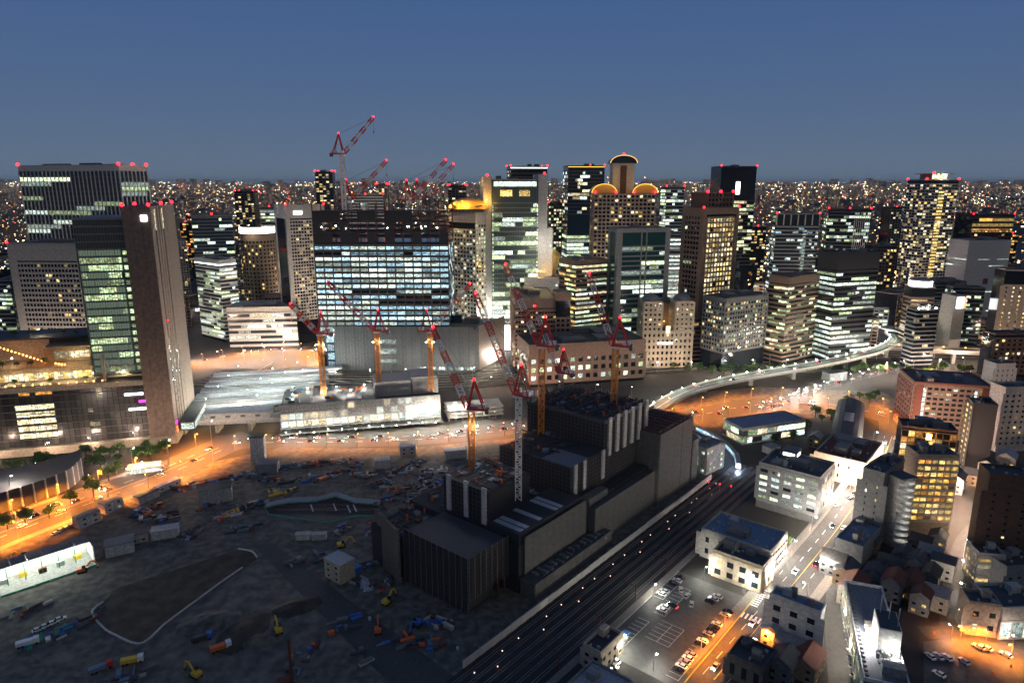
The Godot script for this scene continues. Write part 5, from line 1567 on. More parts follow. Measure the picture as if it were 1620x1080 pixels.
	for i in 8:
		var a0 := PI * i / 8; var a1 := PI * (i + 1) / 8
		var p0 := Vector3(0, 9 + sin(a0) * 4, -8 + cos(a0) * 9.4); var p1 := Vector3(0, 9 + sin(a1) * 4, -8 + cos(a1) * 9.4)
		var e := Vector3(85, 0, 0)
		quad4(st, p0, p1, p1 + e, p0 + e)
	done(st, t, "arched_roof", M["roofdark"])
	for i in 5: box(t, "roof_light", Vector3(30 + i * 4, 13.1, -8), Vector3(2, 0.3, 6), M["roofpale"])
	# lit office extras: roof house, sign lights, bright entrance
	# car park by the railway
	t = thing("car_park_surface", "asphalt car park with painted bays beside the railway", "car park", lw(0, 0), 50.0)
	cb(t, "asphalt", 16, 84, -84, -50.5, 0.02, 0.07, "asphaltlot")
	cb(t, "kerb", 16, 84, -50.4, -50.1, 0, 0.3, "offwhite")
	cb(t, "kerb", 16, 84, -84.4, -84.1, 0, 0.3, "painty")
	for r in [[22.0, -58.0, 8], [34.0, -66.0, 5], [34.0, -71.0, 5], [50.0, -61.0, 9], [20.0, -82.0, 16], [60.0, -55.0, 8]]:
		for i in int(r[2]) + 1:
			cb(t, "bay_line", r[0] + i * 2.6, r[0] + i * 2.6 + 0.13, r[1], r[1] + 4.8, 0.075, 0.08, "paint")
		cb(t, "bay_line", r[0], r[0] + r[2] * 2.6, r[1] - 0.13, r[1], 0.075, 0.08, "paint")
	var spots := [[62.5, -53, 90], [65.2, -53, 90], [73, -53.5, 90], [76, -53.5, 90], [68, -62, 0], [58, -60.5, 80], [52.5, -58.5, 90], [64, -66, 20], [24.5, -79.8, 90], [27.1, -79.8, 90], [29.7, -79.8, 90], [42.5, -79.6, 90], [45.2, -79.6, 90], [50.5, -79.6, 90], [53, -79.6, 90], [22.0, -55.6, 90], [24.6, -55.6, 90], [70.5, -71, 90], [76, -72, 90], [73.2, -71.5, 90], [79, -53.5, 90], [32.4, -79.8, 90], [35.0, -79.8, 90], [55.6, -79.6, 90], [58.2, -79.6, 90], [66, -79.6, 90], [68.6, -79.6, 90], [55.2, -58.5, 90], [70.6, -58, 30]]
	for i in spots.size():
		var q: Array = spots[i]
		car(lw(q[0], q[1], 0.08), 50.0 + q[2], ["carwhite", "carsilver", "carblack"][i * 7 % 3], "parked car in the lit car park beside the railway", "cars in the railway car park", i == 5)
	for i in 6:
		car(lw(14.0 - i * 2.7, -60.0 - (i % 2), 0.05), 140.0, ["carwhite", "carwhite", "carsilver"][i % 3], "parked car in the small fenced lot behind the black-roofed house", "cars in the small lot")
	for q in [[58.0, -51.5], [84.5, -62.0], [19.0, -73.0], [86.0, -80.0], [15.5, -60.0]]:
		lamp(lw(q[0], q[1]), 6.0, 0.0, 62.0, "short white lamp lighting the car park beside the railway", "car park lamps", 50.0)
	var bo := thing("pay_booth", "small blue-roofed pay booth glowing at the car park entrance", "booth", lw(27, -56), 50.0)
	box(bo, "wall", Vector3(0, 1.2, 0), Vector3(3, 2.4, 2), M["white"]); box(bo, "roof", Vector3(0, 2.5, 0), Vector3(4.4, 0.25, 3), M["bluepaint"])
	pane(bo, "window", Vector3(0, 1.4, 1.05), Vector3(1, 0, 0), Vector3(0, 0, 1), 2.2, 1.2, M["cw2"])
	flood(bo, Vector3(-2.2, 3.4, 1.5), "booth_lamp", 25.0, Color(0.95, 1.0, 0.8))
	# office car park in front of the lit office
	t = thing("office_car_park", "small lit car park with hedges before the five-storey office", "car park", lw(0, 0), 50.0)
	cb(t, "asphalt", 108, 132, -88, -52, 0.02, 0.07, "asphaltlot")
	for i in 10: cb(t, "bay_line", 110.5, 115, -86 + i * 2.7, -85.85 + i * 2.7, 0.075, 0.08, "paint")
	for i in 7:
		car(lw(112.5 + (i % 2) * 11, -83.0 + i * 4.1, 0.08), 50.0, ["carwhite", "carsilver", "carblack"][i % 3], "parked car before the five-storey lit office", "cars of the lit office")
	for q in [[120.0, -86.0], [131.0, -54.0], [130.0, -70.0], [118.0, -60.0]]:
		lamp(lw(q[0], q[1]), 6.0, 0.0, 52.0, "white yard lamp before the five-storey lit office", "office yard lamps", 90.0)
	for i in 6: tree(lw(112 + i * 4.0, -49.0), rng.randf_range(6, 9), "dark leafy tree beside the tracks before the lit office", "trees by the lit office")
	for i in 4: tree(lw(133 + i * 3.0, -79.5), rng.randf_range(4, 6), "bright green lit tree at the lit office entrance", "trees by the lit office", 1)
	var lo := thing("roof_sign_house", "small roof house with two glowing panels on the lit office", "roof house", Vector3(Vector3(152.2, 17.6, -350.0).x, 24.8, -348), 50.0)
	box(lo, "wall", Vector3(0, 2.5, 0), Vector3(9, 5, 8), M["midgrey"])
	pane(lo, "sign_window", Vector3(-4.6, 3, 0), Vector3(0, 0, 1), Vector3(-1, 0, 0), 6, 1.6, M["signw"])
	pane(lo, "sign_window", Vector3(-1, 3, 4.1), Vector3(1, 0, 0), Vector3(0, 0, 1), 5, 1.6, M["signw"])
	# loading yard of the warehouse
	for q in [[192.5, -359.5], [181.5, -347.5], [177.3, -353.8]]:
		lamp(Vector3(q[0], 0, q[1]), 8.0, 0.35, 230.0, "bright yard lamp of the beige warehouse", "warehouse yard lamps", 0.0)
	for i in 5:
		var q: Array = [[186.1, -351.4], [187.1, -347.5], [176.2, -339.9], [192.2, -353.8], [173.5, -341.4]][i]
		car(Vector3(q[0], 0.05, q[1]), 30.0, ["carwhite", "carblack"][i % 2], "vehicle parked in the bright warehouse yard", "vehicles of the warehouse yard")
	# orange car yard, bottom right
	t = thing("orange_car_yard", "parking yard washed in orange lamp light at the bottom right", "car park", Vector3(170, 0, -212), 0.0)
	var yp := PackedVector2Array()
	for q in [[156.9, -227.5], [175.0, -230.1], [208.9, -215.2], [191.3, -193.7], [140.5, -199.5]]: yp.append(Vector2(q[0] - 170, q[1] + 212))
	st = st_new(); prism(st, yp, 0.02, 0.06); done(st, t, "asphalt", M["asphaltlot"])
	var ys := [[154.0, -218.6], [157.0, -218.6], [159.9, -217.9], [164.8, -215.8], [175.4, -223.8], [177.6, -223.1], [182.4, -219.3], [151.6, -209.3]]
	for i in ys.size():
		car(Vector3(ys[i][0], 0.07, ys[i][1]), 100.0 + (20 if i > 3 else 0), "carwhite", "white car in the orange-lit yard at the bottom right", "cars of the orange yard")
	for q in [[172.1, -229.3], [183.8, -218.6], [180.3, -227.1]]:
		lamp(Vector3(q[0], 0, q[1]), 6.0, 1.0, 120.0, "orange yard lamp at the bottom right car yard", "orange yard lamps", 200.0)
	for i in 5:
		var q: Array = [[163.5, -231.9], [161.1, -208.0], [152.8, -205.5], [170.9, -209.9], [180.2, -213.5]][i]
		var cn := thing("traffic_cone", "red traffic marker in the orange-lit car yard", "cone", Vector3(q[0], 0.06, q[1]), 0, "red markers of the orange yard")
		st = st_new(); dome(st, Vector3(0, 0.05, 0), 0.35, 1.2, 0.35, 8, 3); done(st, cn, "cone", M["orange"])
		box(cn, "foot", Vector3(0, 0.04, 0), Vector3(0.8, 0.08, 0.8), M["black"])
	# row of cars by the long office
	for i in 7:
		var q: Array = [[131.2, -233.1], [129.2, -227.8], [127.2, -222.8], [125.3, -217.9], [123.5, -213.2], [121.7, -208.6], [133.2, -237.8]][i]
		car(Vector3(q[0], 0.05, q[1]), 20.0, ["carwhite", "carsilver"][i % 2], "car in the row beside the striped lit office flank", "cars beside the long office")
	for q in [[132.2, -236.2], [125.0, -216.9]]:
		lamp(Vector3(q[0], 0, q[1]), 7.0, 0.2, 60.0, "pale lamp in the lane beside the long vented office", "lane lamps", 180.0)

# ------------------------------------------------------------------ things on the dirt site
func hut(p: Array, yaw: float, w: float, d: float, h: float, wall: String, roof: String, label: String, lit := 0.0) -> void:
	var t := thing("site_hut", label, "site hut", Vector3(p[0], 0.02, p[1]), yaw)
	box(t, "wall", Vector3(0, h / 2, 0), Vector3(w, h, d), M[wall])
	box(t, "roof", Vector3(0, h + 0.15, 0), Vector3(w + 0.5, 0.3, d + 0.5), M[roof])
	var n := maxi(2, int(w / 4.0))
	for k in (maxi(1, int(h / 2.8)) if lit > 0.0 or h > 8.5 and w > 9 else 0):
		for i in n:
			pane(t, "window", Vector3(-w / 2 + w * (i + 0.5) / n, 1.6 + k * 2.8, d / 2 + 0.05), Vector3(1, 0, 0), Vector3(0, 0, 1), 1.5, 0.9, M["ww1"] if rng.randf() < lit else M["glass"])
	for i in n: box(t, "wall_rib", Vector3(-w / 2 + w * i / n + 0.05, h / 2, d / 2 + 0.04), Vector3(0.12, h, 0.1), M["grey"])

func digger(p: Array, yaw: float, m: String, label: String) -> void:
	var t := thing("excavator", label, "excavator", Vector3(p[0], 0.05, p[1]), yaw)
	for s in [-1, 1]: box(t, "track", Vector3(0, 0.45, s * 1.1), Vector3(3.8, 0.9, 0.6), M["tyre"])
	box(t, "house", Vector3(-0.5, 1.6, 0), Vector3(3.0, 1.3, 2.6), M[m])
	box(t, "cab", Vector3(0.7, 2.3, 0.8), Vector3(1.4, 1.7, 1.0), M["glassdark"])
	var st := st_new(); bar(st, Vector3(1.0, 1.8, 0), Vector3(3.6, 4.6, 0), 0.28); bar(st, Vector3(3.6, 4.6, 0), Vector3(5.0, 4.2, 0), 0.24); done(st, t, "boom", M[m])
	st = st_new(); bar(st, Vector3(5.0, 4.4, 0), Vector3(6.2, 1.4, 0), 0.2); done(st, t, "arm", M[m])
	box(t, "bucket", Vector3(6.0, 0.9, 0), Vector3(0.9, 0.9, 1.0), M["steeldark"])

func truck(p: Array, yaw: float, cab: String, bed: String, label: String) -> void:
	var t := thing("truck", label, "truck", Vector3(p[0], 0.05, p[1]), yaw)
	box(t, "cab", Vector3(2.6, 1.6, 0), Vector3(1.9, 2.1, 2.2), M[cab])
	box(t, "windscreen", Vector3(3.57, 2.0, 0), Vector3(0.06, 0.8, 1.9), M["glassdark"])
	box(t, "bed", Vector3(-1.2, 1.5, 0), Vector3(5.4, 1.5, 2.3), M[bed])
	box(t, "chassis", Vector3(0, 0.7, 0), Vector3(7.2, 0.3, 1.2), M["black"])
	for sx in [-3.0, -1.8, 2.6]:
		for sz in [-1.0, 1.0]:
			var cy := CylinderMesh.new(); cy.top_radius = 0.5; cy.bottom_radius = 0.5; cy.height = 0.35; cy.radial_segments = 10; cy.rings = 1
			var o := inst(t, "wheel", cy, M["tyre"]); o.transform = Transform3D(Basis(Vector3.RIGHT, PI / 2), Vector3(sx, 0.5, sz))

func pile(p: Array, yaw: float, n: int, mats: Array, label: String, spread := 8.0) -> void:
	var t := thing("material_stack", label, "material stack", Vector3(p[0], 0.02, p[1]), yaw)
	for i in n:
		var lx := rng.randf_range(1.2, 6.0); var lz := rng.randf_range(0.4, 1.8); var y := rng.randf_range(0.3, 1.5)
		box(t, "bundle", Vector3(rng.randf_range(-spread, spread), y / 2, rng.randf_range(-spread, spread) * 0.5), Vector3(lx, y, lz), M[mats[rng.randi() % mats.size()]], [0.0, 90.0, 12.0][i % 3])

func site_things() -> void:
	hut([-218.0, -320.2], 62, 11, 6, 5.6, "white", "roofgrey", "white two-storey site hut with blue base beside the orange avenue", 0.1)
	hut([-214.4, -335.5], 62, 10, 6, 5.6, "white", "roofgrey", "white site hut second along the orange avenue", 0.3)
	hut([-201.7, -347.5], 62, 12, 5, 4.0, "offwhite", "roofdark", "low site shed third along the orange avenue", 0.0)
	hut([-197.3, -362.0], 62, 14, 4, 3.5, "white", "roofpale", "long white site shed under the avenue lamp", 0.2)
	hut([-185.9, -293.0], 30, 12, 8, 5.5, "white", "roofgrey", "big white container office beside the green fence line", 0.0)
	hut([-184.7, -303.0], 30, 12, 8, 4.5, "offwhite", "roofdark", "cream site office with an orange lamp behind the white container office", 0.1)
	hut([-171.4, -307.3], 20, 12, 6, 4.5, "white", "roofpale", "tent-like white store right of the site offices", 0.0)
	hut([-163.0, -347.5], 20, 16, 9, 8.0, "offwhite", "roofdark", "open-topped pale steel box structure on the dirt site", 0.0)
	hut([-159.4, -402.3], 8, 8, 6, 16.0, "white", "roofdark", "tall narrow white silo tower near the station road", 0.0)
	hut([-148.0, -385.8], 8, 12, 9, 6.0, "grey", "roofgrey", "low grey base hut under the tall narrow silo", 0.0)
	hut([-76.3, -271.6], -38, 11, 8, 9.0, "cream", "roofpale", "three-storey cream site office with blue tarpaulin standing alone", 0.0)
	hut([-70.9, -275.2], -38, 5, 4, 3.0, "bluepaint", "bluepaint", "small blue tarpaulin shelter beside the cream site office", 0.0)
	hut([-79.8, -392.4], 14, 9, 6, 5.0, "white", "white", "white cabin near the yellow-lit station road edge", 0.0)
	hut([-67.3, -412.6], 14, 10, 6, 6.0, "white", "roofpale", "white site cabin on stilts beside the station road", 0.2)
	hut([-36.4, -408.4], 14, 13, 7, 5.0, "white", "roofpale", "low white box hall left of the orange crane mast", 0.0)
	hut([-102.5, -304.8], 6, 7, 3, 2.8, "white", "offwhite", "grey-white container left of a pair on the dirt site", 0.0)
	hut([-94.7, -304.8], 6, 7, 3, 2.8, "offwhite", "offwhite", "beige container right of a pair on the dirt site", 0.0)
	# bright open shed, lower left
	var t := thing("bright_shed", "long open-fronted shed blazing white inside at the lower left", "shed", Vector3([-191.9, -283.0][0], 0, [-191.9, -283.0][1]), 44.0)
	box(t, "back_wall", Vector3(-45, 4, -13), Vector3(90, 8, 0.4), M["white"])
	box(t, "end_wall", Vector3(0, 4, -6.5), Vector3(0.4, 8, 13), M["white"])
	box(t, "floor", Vector3(-45, 0.1, -5), Vector3(90, 0.2, 17), M["concrete"])
	for i in 15:
		box(t, "roof_sheet", Vector3(-3 - i * 6, 8.6 - 0.02 * (i % 2), -9.5), Vector3(5.9, 0.3, 8.0), M["midgrey"])
		box(t, "post", Vector3(-i * 6.4, 4, -5.4), Vector3(0.3, 8, 0.3), M["green"])
		box(t, "green_sill", Vector3(-3 - i * 6, 0.5, 3.2), Vector3(5.6, 0.6, 0.3), M["green"])
	for i in 12:
		box(t, "machine", Vector3(-5 - i * 7, 1.2, -9 + (i % 3)), Vector3(3, 2.4, 1.6), M[["yellow", "white", "rust"][i % 3]])
	for i in 9:
		box(t, "strip_lamp", Vector3(-5 - i * 10, 8.1, -8), Vector3(4, 0.2, 0.4), M["lampw"])
		glow(t, Vector3(-5 - i * 10, 7.4, -7.0), 60.0, Color(0.9, 1.0, 0.88))
	# lined pit with bracing
	var pc: Array = [-99.2, -339.9]
	t = thing("braced_pit", "curved dark excavation pit with red bracing and green rails", "pit", Vector3(pc[0], 0, pc[1]), 0.0)
	var rim := [[-132.8, -336.3], [-122.2, -342.2], [-107.1, -343.7], [-98.3, -349.9], [-86.0, -342.2], [-71.9, -339.9], [-70.1, -327.0], [-82.6, -327.0], [-94.1, -320.2], [-111.5, -324.3], [-128.0, -329.1]]
	var st := st_new()
	var pv := PackedVector2Array()
	for q in rim: pv.append(Vector2(q[0] - pc[0], q[1] - pc[1]))
	prism(st, pv, 0.03, 0.07); done(st, t, "pit_floor", M["black"])
	for i in rim.size():
		var a := Vector3(pv[i].x, 0.9, pv[i].y); var b2: Vector2 = pv[(i + 1) % pv.size()]; var b := Vector3(b2.x, 0.9, b2.y)
		st = st_new(); bar(st, a, b, 0.12); bar(st, a - Vector3(0, 0.5, 0), b - Vector3(0, 0.5, 0), 0.1); done(st, t, "guard_rail", M["green"])
		if i < 5:
			st = st_new(); var m := (a + b) / 2
			quad4(st, Vector3(a.x, 0.05, a.z - 0.5), Vector3(a.x, 2.2, a.z - 3), Vector3(b.x, 2.2, b.z - 3), Vector3(b.x, 0.05, b.z - 0.5)); done(st, t, "pit_lining", M["roofpale"])
	for i in 11:
		box(t, "brace", Vector3(-34 + i * 6.4, 0.35, 1.0), Vector3(0.5, 0.4, 22 - absf(i - 5) * 2.0), M["rust"], 24.0)
	for i in 3: box(t, "brace", Vector3(-2, 0.5, -5 + i * 6.0), Vector3(64 - i * 4, 0.4, 0.5), M["rust"])
	for q in [[-8.0, 4.0], [4.0, 3.0], [12.0, 5.0], [15.0, 4.0]]: box(t, "steel_sheet", Vector3(q[0], 0.8, q[1]), Vector3(0.7, 0.1, 9), M["white"], 24.0)
	# stacks
	var blue := ["roofblue", "roofblue", "steeldark", "roofdark"]
	var mix := ["white", "rust", "steeldark", "roofpale", "roofgrey", "rust", "orange"]
	pile([-194.7, -334.1], 62, 26, ["rust", "orange", "bluepaint", "steeldark"], "heap of orange and blue parts behind the avenue huts")
	pile([-156.3, -381.2], 10, 24, blue, "blue formwork stacks beside the tall silo")
	pile([-134.4, -392.4], 10, 30, blue, "blue sheet-pile stacks right of the silo base")
	pile([-123.5, -395.3], 10, 26, ["orange", "rust", "steeldark"], "orange steel stacks in the yard before the station road")
	pile([-107.1, -400.3], 10, 34, mix, "mixed bright timber stacks in the middle of the yard")
	pile([-88.8, -379.3], 6, 30, mix, "pale pallets and cabins behind the pit")
	pile([-64.8, -383.0], 6, 30, mix, "row of small pallets left of the orange crane mast", 12.0)
	pile([-46.0, -385.8], 6, 26, ["roofpale", "white", "steeldark"], "pale steel stacks below the white box hall")
	pile([-130.5, -357.0], 30, 22, ["yellow", "steeldark", "roofblue"], "machines and pipes north of the pit")
	pile([-149.6, -329.1], 30, 16, ["white", "yellow", "roofpale", "orange"], "scattered pale bags left of the pit", 6.0)
	pile([-64.6, -265.3], -38, 18, ["white", "steeldark", "roofpale"], "dark scrap heap right of the cream site office", 5.0)
	pile([-61.8, -363.6], 20, 60, ["roofblue", "steeldark", "orange", "roofgrey", "roofdark", "steeldark"], "dense blue and orange steel stacks beside the dark building", 16.0)
	pile([-30.1, -239.0], -40, 18, ["bluepaint", "offwhite", "steeldark", "rust"], "coloured materials at the foot of the scaffolded corner", 6.0)
	pile([-185.4, -363.6], 50, 18, ["orange", "steeldark", "white"], "small parts strewn left of the open-topped box", 8.0)
	pile([-179.3, -229.3], 40, 20, ["bluepaint", "white", "roofdark", "green"], "dark bins along the lower left service road", 8.0)
	var yard := ["roofblue", "steeldark", "steeldark", "roofgrey", "roofdark", "rust", "offwhite", "roofpale2", "midgrey", "orange", "bluepaint", "darkgrey"]
	var spots2 := [[-170.8, -372.2], [-141.1, -372.2], [-109.5, -379.3], [-77.1, -367.9], [-60.8, -395.3], [-96.9, -390.5], [-126.2, -372.2], [-164.2, -339.9], [-140.3, -339.9], [-86.0, -313.6], [-70.4, -315.6], [-184.4, -325.6], [-160.3, -309.2], [-135.3, -313.6], [-69.8, -347.5], [-54.1, -347.5], [-40.8, -372.2], [-93.8, -285.8], [-64.0, -283.0], [-51.1, -294.2], [-57.3, -262.9], [-62.8, -239.0], [-47.2, -222.1], [-28.7, -225.6], [-170.7, -239.0], [-199.1, -247.2], [-135.6, -207.1], [-76.8, -218.6]]
	var where := ["by the dirt track near the silo", "below the silo base", "north of the braced pit", "at the top end of the pit", "beside the white cabins", "in the middle of the lit yard", "left of the pit rim", "below the open-topped box", "between box and pit", "south of the pit", "south of the pit near the dark wall", "behind the container offices", "beside the tent-like store", "on the track below the box", "at the pit's right end", "along the dark building's edge", "near the orange crane mast", "left of the cream site office", "right of the cream site office", "by the tan screening wall", "by the site road bend", "along the lower site road", "at the lower end of the site road", "by the fence at the bottom", "beside the bright shed floor", "before the bright shed", "at the lower left edge", "beside the piling mast"]
	for i in spots2.size():
		pile(spots2[i], rng.randf() * 90.0, 22 if spots2[i][1] < -300 else 12, yard, "scatter of small site materials " + where[i], rng.randf_range(5, 10))
	# machines
	digger([-192.9, -275.2], 30, "orange", "orange excavator at the end of the bright shed")
	digger([-225.8, -285.8], 200, "yellow", "yellow excavator behind the bright shed roof")
	digger([-52.0, -251.5], 60, "yellow", "yellow excavator left of the scaffolded corner")
	digger([-90.9, -233.1], 120, "yellow", "yellow excavator on the pale graded ground")
	digger([-111.9, -208.6], 150, "yellow", "yellow excavator at the lower edge of the site")
	digger([-81.9, -297.1], 20, "yellow", "yellow excavator behind the cream site office")
	digger([-37.4, -237.0], 250, "bluepaint", "blue excavator below the scaffolded corner")
	digger([-52.1, -233.1], 100, "orange", "orange drilling excavator beside the site road")
	truck([-108.9, -223.1], 35, "carwhite", "orange", "white truck with orange load on the dark site road")
	truck([-138.1, -215.8], 20, "carwhite", "yellow", "white truck with yellow bed near the lower edge")
	truck([-182.9, -225.6], 30, "carwhite", "carwhite", "white flatbed truck at the lower left")
	truck([-118.4, -228.6], 25, "bluepaint", "steeldark", "dark blue truck beside the soil mound")
	truck([-147.3, -211.9], 40, "crane_red", "roofblue", "red and blue truck at the bottom edge")
	for i in 4:
		var q: Array = [[-184.8, -233.9], [-183.4, -236.2], [-181.8, -238.2], [-180.6, -240.6]][i]
		car(Vector3(q[0], 0.05, q[1]), 40.0, "carwhite", "white van in the row along the lower left service road", "vans by the lower left road")
	for i in 4:
		var q: Array = [[-227.0, -309.2], [-226.5, -312.4], [-225.3, -314.9], [-223.7, -316.9]][i]
		car(Vector3(q[0], 0.05, q[1]), 62.0, ["carwhite", "carsilver"][i % 2], "car parked behind the avenue huts", "cars behind the avenue huts")
	# white kerb of sandbags round the mound
	t = thing("sandbag_line", "thin white line of sandbags curving round the dark soil field", "sandbags")
	var sp := smooth_path([Vector3(-131.8, 0.3, -254.2), Vector3(-137.3, 0.3, -238.6), Vector3(-140.9, 0.3, -226.3), Vector3(-153.9, 0.3, -231.5), Vector3(-161.7, 0.3, -236.6), Vector3(-169.6, 0.3, -243.9), Vector3(-171.6, 0.3, -248.1), Vector3(-170.2, 0.3, -253.3)], 1.4)
	var sp2 := smooth_path([Vector3(-131.8, 0.3, -254.2), Vector3(-127.2, 0.3, -267.2), Vector3(-122.2, 0.3, -279.4)], 1.4)
	var sp3 := smooth_path([Vector3(-130.2, 0.3, -294.8), Vector3(-123.3, 0.3, -292.5), Vector3(-118.6, 0.3, -286.9)], 1.4)
	var cnt := 0
	for pth in [sp, sp2, sp3]:
		for i in pth.size() - 1:
			var dd: Vector3 = pth[i + 1] - pth[i]
			cnt += 1
			if cnt < 298: box(t, "sandbag", pth[i], Vector3(1.3, 0.5, 0.7), M["fence_white"], rad_to_deg(atan2(-dd.z, dd.x)))
	# low mounds of soil
	for q in [[[-104.5, -233.1], 13.0, 2.5, "dirtdark", "in the middle of the pale graded ground"], [[-88.5, -249.4], 10.0, 2.0, "dirtdark", "beside the dark site road"], [[-120.5, -239.0], 12.0, 2.5, "dirt", "along the sandbag line"], [[-96.3, -227.5], 7.0, 3.0, "dirt", "next to the yellow excavator"]]:
		var mo := thing("soil_heap", "low brown soil heap " + q[4], "soil heap", Vector3(q[0][0], 0.0, q[0][1]), rng.randf() * 90, "soil heaps")
		st = st_new()
		var nz := FastNoiseLite.new(); nz.seed = int(q[1] * 7); nz.frequency = 0.15
		var N := 14
		for i in N:
			for k in N:
				var cs := []
				for c in [[i, k], [i, k + 1], [i + 1, k + 1], [i + 1, k]]:
					var x: float = (c[0] * 2.0 / N - 1.0); var z: float = (c[1] * 2.0 / N - 1.0)
					var r2 := sqrt(x * x + z * z)
					var hh: float = q[2] * pow(maxf(0, 1 - r2), 0.8) * (1.0 + 0.6 * nz.get_noise_2d(x * q[1], z * q[1]))
					cs.append(Vector3(x * q[1], hh + 0.03, z * q[1] * 0.6))
				quad4(st, cs[1], cs[0], cs[3], cs[2])
		st.generate_normals()
		done(st, mo, "soil", M[q[3]])
	# pile driver at the bottom
	t = thing("piling_rig", "rust-brown piling mast rising from the bottom edge", "piling rig", Vector3([-76.7, -204.9][0], 0.02, [-76.7, -204.9][1]), 20)
	box(t, "mast", Vector3(0, 9, 0), Vector3(0.9, 18, 0.9), M["rust"]); box(t, "mast_guide", Vector3(1.3, 8.5, 0), Vector3(0.3, 17, 0.3), M["steel"])
	box(t, "body", Vector3(-2.5, 1.5, 0), Vector3(5, 2.4, 3), M["rust"]); box(t, "track", Vector3(-2.5, 0.4, 0), Vector3(5.5, 0.8, 3.6), M["tyre"])
	# curved hall with fins, left
	var ca: Array = [-279.2, -329.1]
	t = thing("finned_hall", "low curved hall with a dark sloping roof and tall pale fins beside the avenue", "hall", Vector3(0, 0, 0))
	var outer := smooth_path([Vector3(-277.0, 0, -313.6), Vector3(-270.8, 0, -331.2), Vector3(-260.7, 0, -346.0), Vector3(-253.4, 0, -362.0), Vector3(-256.1, 0, -379.3)], 3.0)
	var inner := smooth_path([Vector3(-297.7, 0, -339.9), Vector3(-288.5, 0, -355.4), Vector3(-274.9, 0, -367.0), Vector3(-266.3, 0, -379.3), Vector3(-261.7, 0, -388.6)], 3.0)
	st = st_new()
	var nn := mini(outer.size(), inner.size())
	for i in nn - 1:
		var a: Vector3 = outer[i * (outer.size() - 1) / (nn - 1)]; var b: Vector3 = outer[(i + 1) * (outer.size() - 1) / (nn - 1)]
		var c: Vector3 = inner[(i + 1) * (inner.size() - 1) / (nn - 1)]; var d: Vector3 = inner[i * (inner.size() - 1) / (nn - 1)]
		var ho := Vector3(0, 11, 0); var hi := Vector3(0, 13, 0)
		quad4(st, a + ho, d + hi, c + hi, b + ho)
		quad4(st, a, a + ho, b + ho, b)
		quad4(st, c, c + hi, d + hi, d)
	done(st, t, "roof_and_walls", M["roofdark"])
	for i in range(0, outer.size(), 2):
		box(t, "fin", outer[i] + Vector3(0.0, 5.6, 0.9), Vector3(0.5, 11.2, 0.9), M["offwhite"])
	# street trees and garden beside the hall
	for i in 9:
		var q: Array = [[-254.1, -313.6], [-248.8, -318.9], [-241.0, -325.6], [-239.8, -341.4], [-233.4, -351.4], [-235.9, -370.5], [-236.4, -379.3], [-243.6, -363.6], [-257.6, -311.1]][i]
		tree(Vector3(q[0], 0.1, q[1]), rng.randf_range(7, 10), "yellow-green street tree lit from below along the orange avenue", "avenue trees", [1, 1, 0][i % 3])
	for i in 34:
		var u := rng.randf_range(0, 1); 
		var p := Vector3([-298.9, -372.2][0], 0.05, [-298.9, -372.2][1]).lerp(Vector3([-230.2, -408.4][0], 0.05, [-230.2, -408.4][1]), u) + Vector3(rng.randf_range(-10, 10), 0, rng.randf_range(-16, 14))
		tree(p, rng.randf_range(6, 10), "leafy garden tree under the dark glass podium", "podium garden trees", 0 if i % 3 else 2)
	for q in [[-290.2, -367.9], [-272.6, -363.6], [-259.2, -365.3], [-248.7, -372.2], [-230.4, -379.3], [-254.9, -395.3], [-290.8, -390.5], [-224.9, -390.5]]:
		lamp(Vector3(q[0], 0.05, q[1]), 4.0, 0.35, 45.0, "low garden lamp among the trees under the podium", "garden lamps", rng.randf() * 360)
	t = thing("bus_shelter_hall", "white-lit glass entrance pavilion between garden and avenue", "pavilion", Vector3([-221.7, -383.0][0], 0, [-221.7, -383.0][1]), 20)
	box(t, "roof", Vector3(0, 4.5, 0), Vector3(18, 0.5, 10), M["roofpale"]); box(t, "wall", Vector3(0, 2.2, -2), Vector3(15, 4.2, 5), M["white"])
	for i in 5: pane(t, "window", Vector3(-6 + i * 3, 2.2, 0.6), Vector3(1, 0, 0), Vector3(0, 0, 1), 2.7, 3.4, M["cw2"])

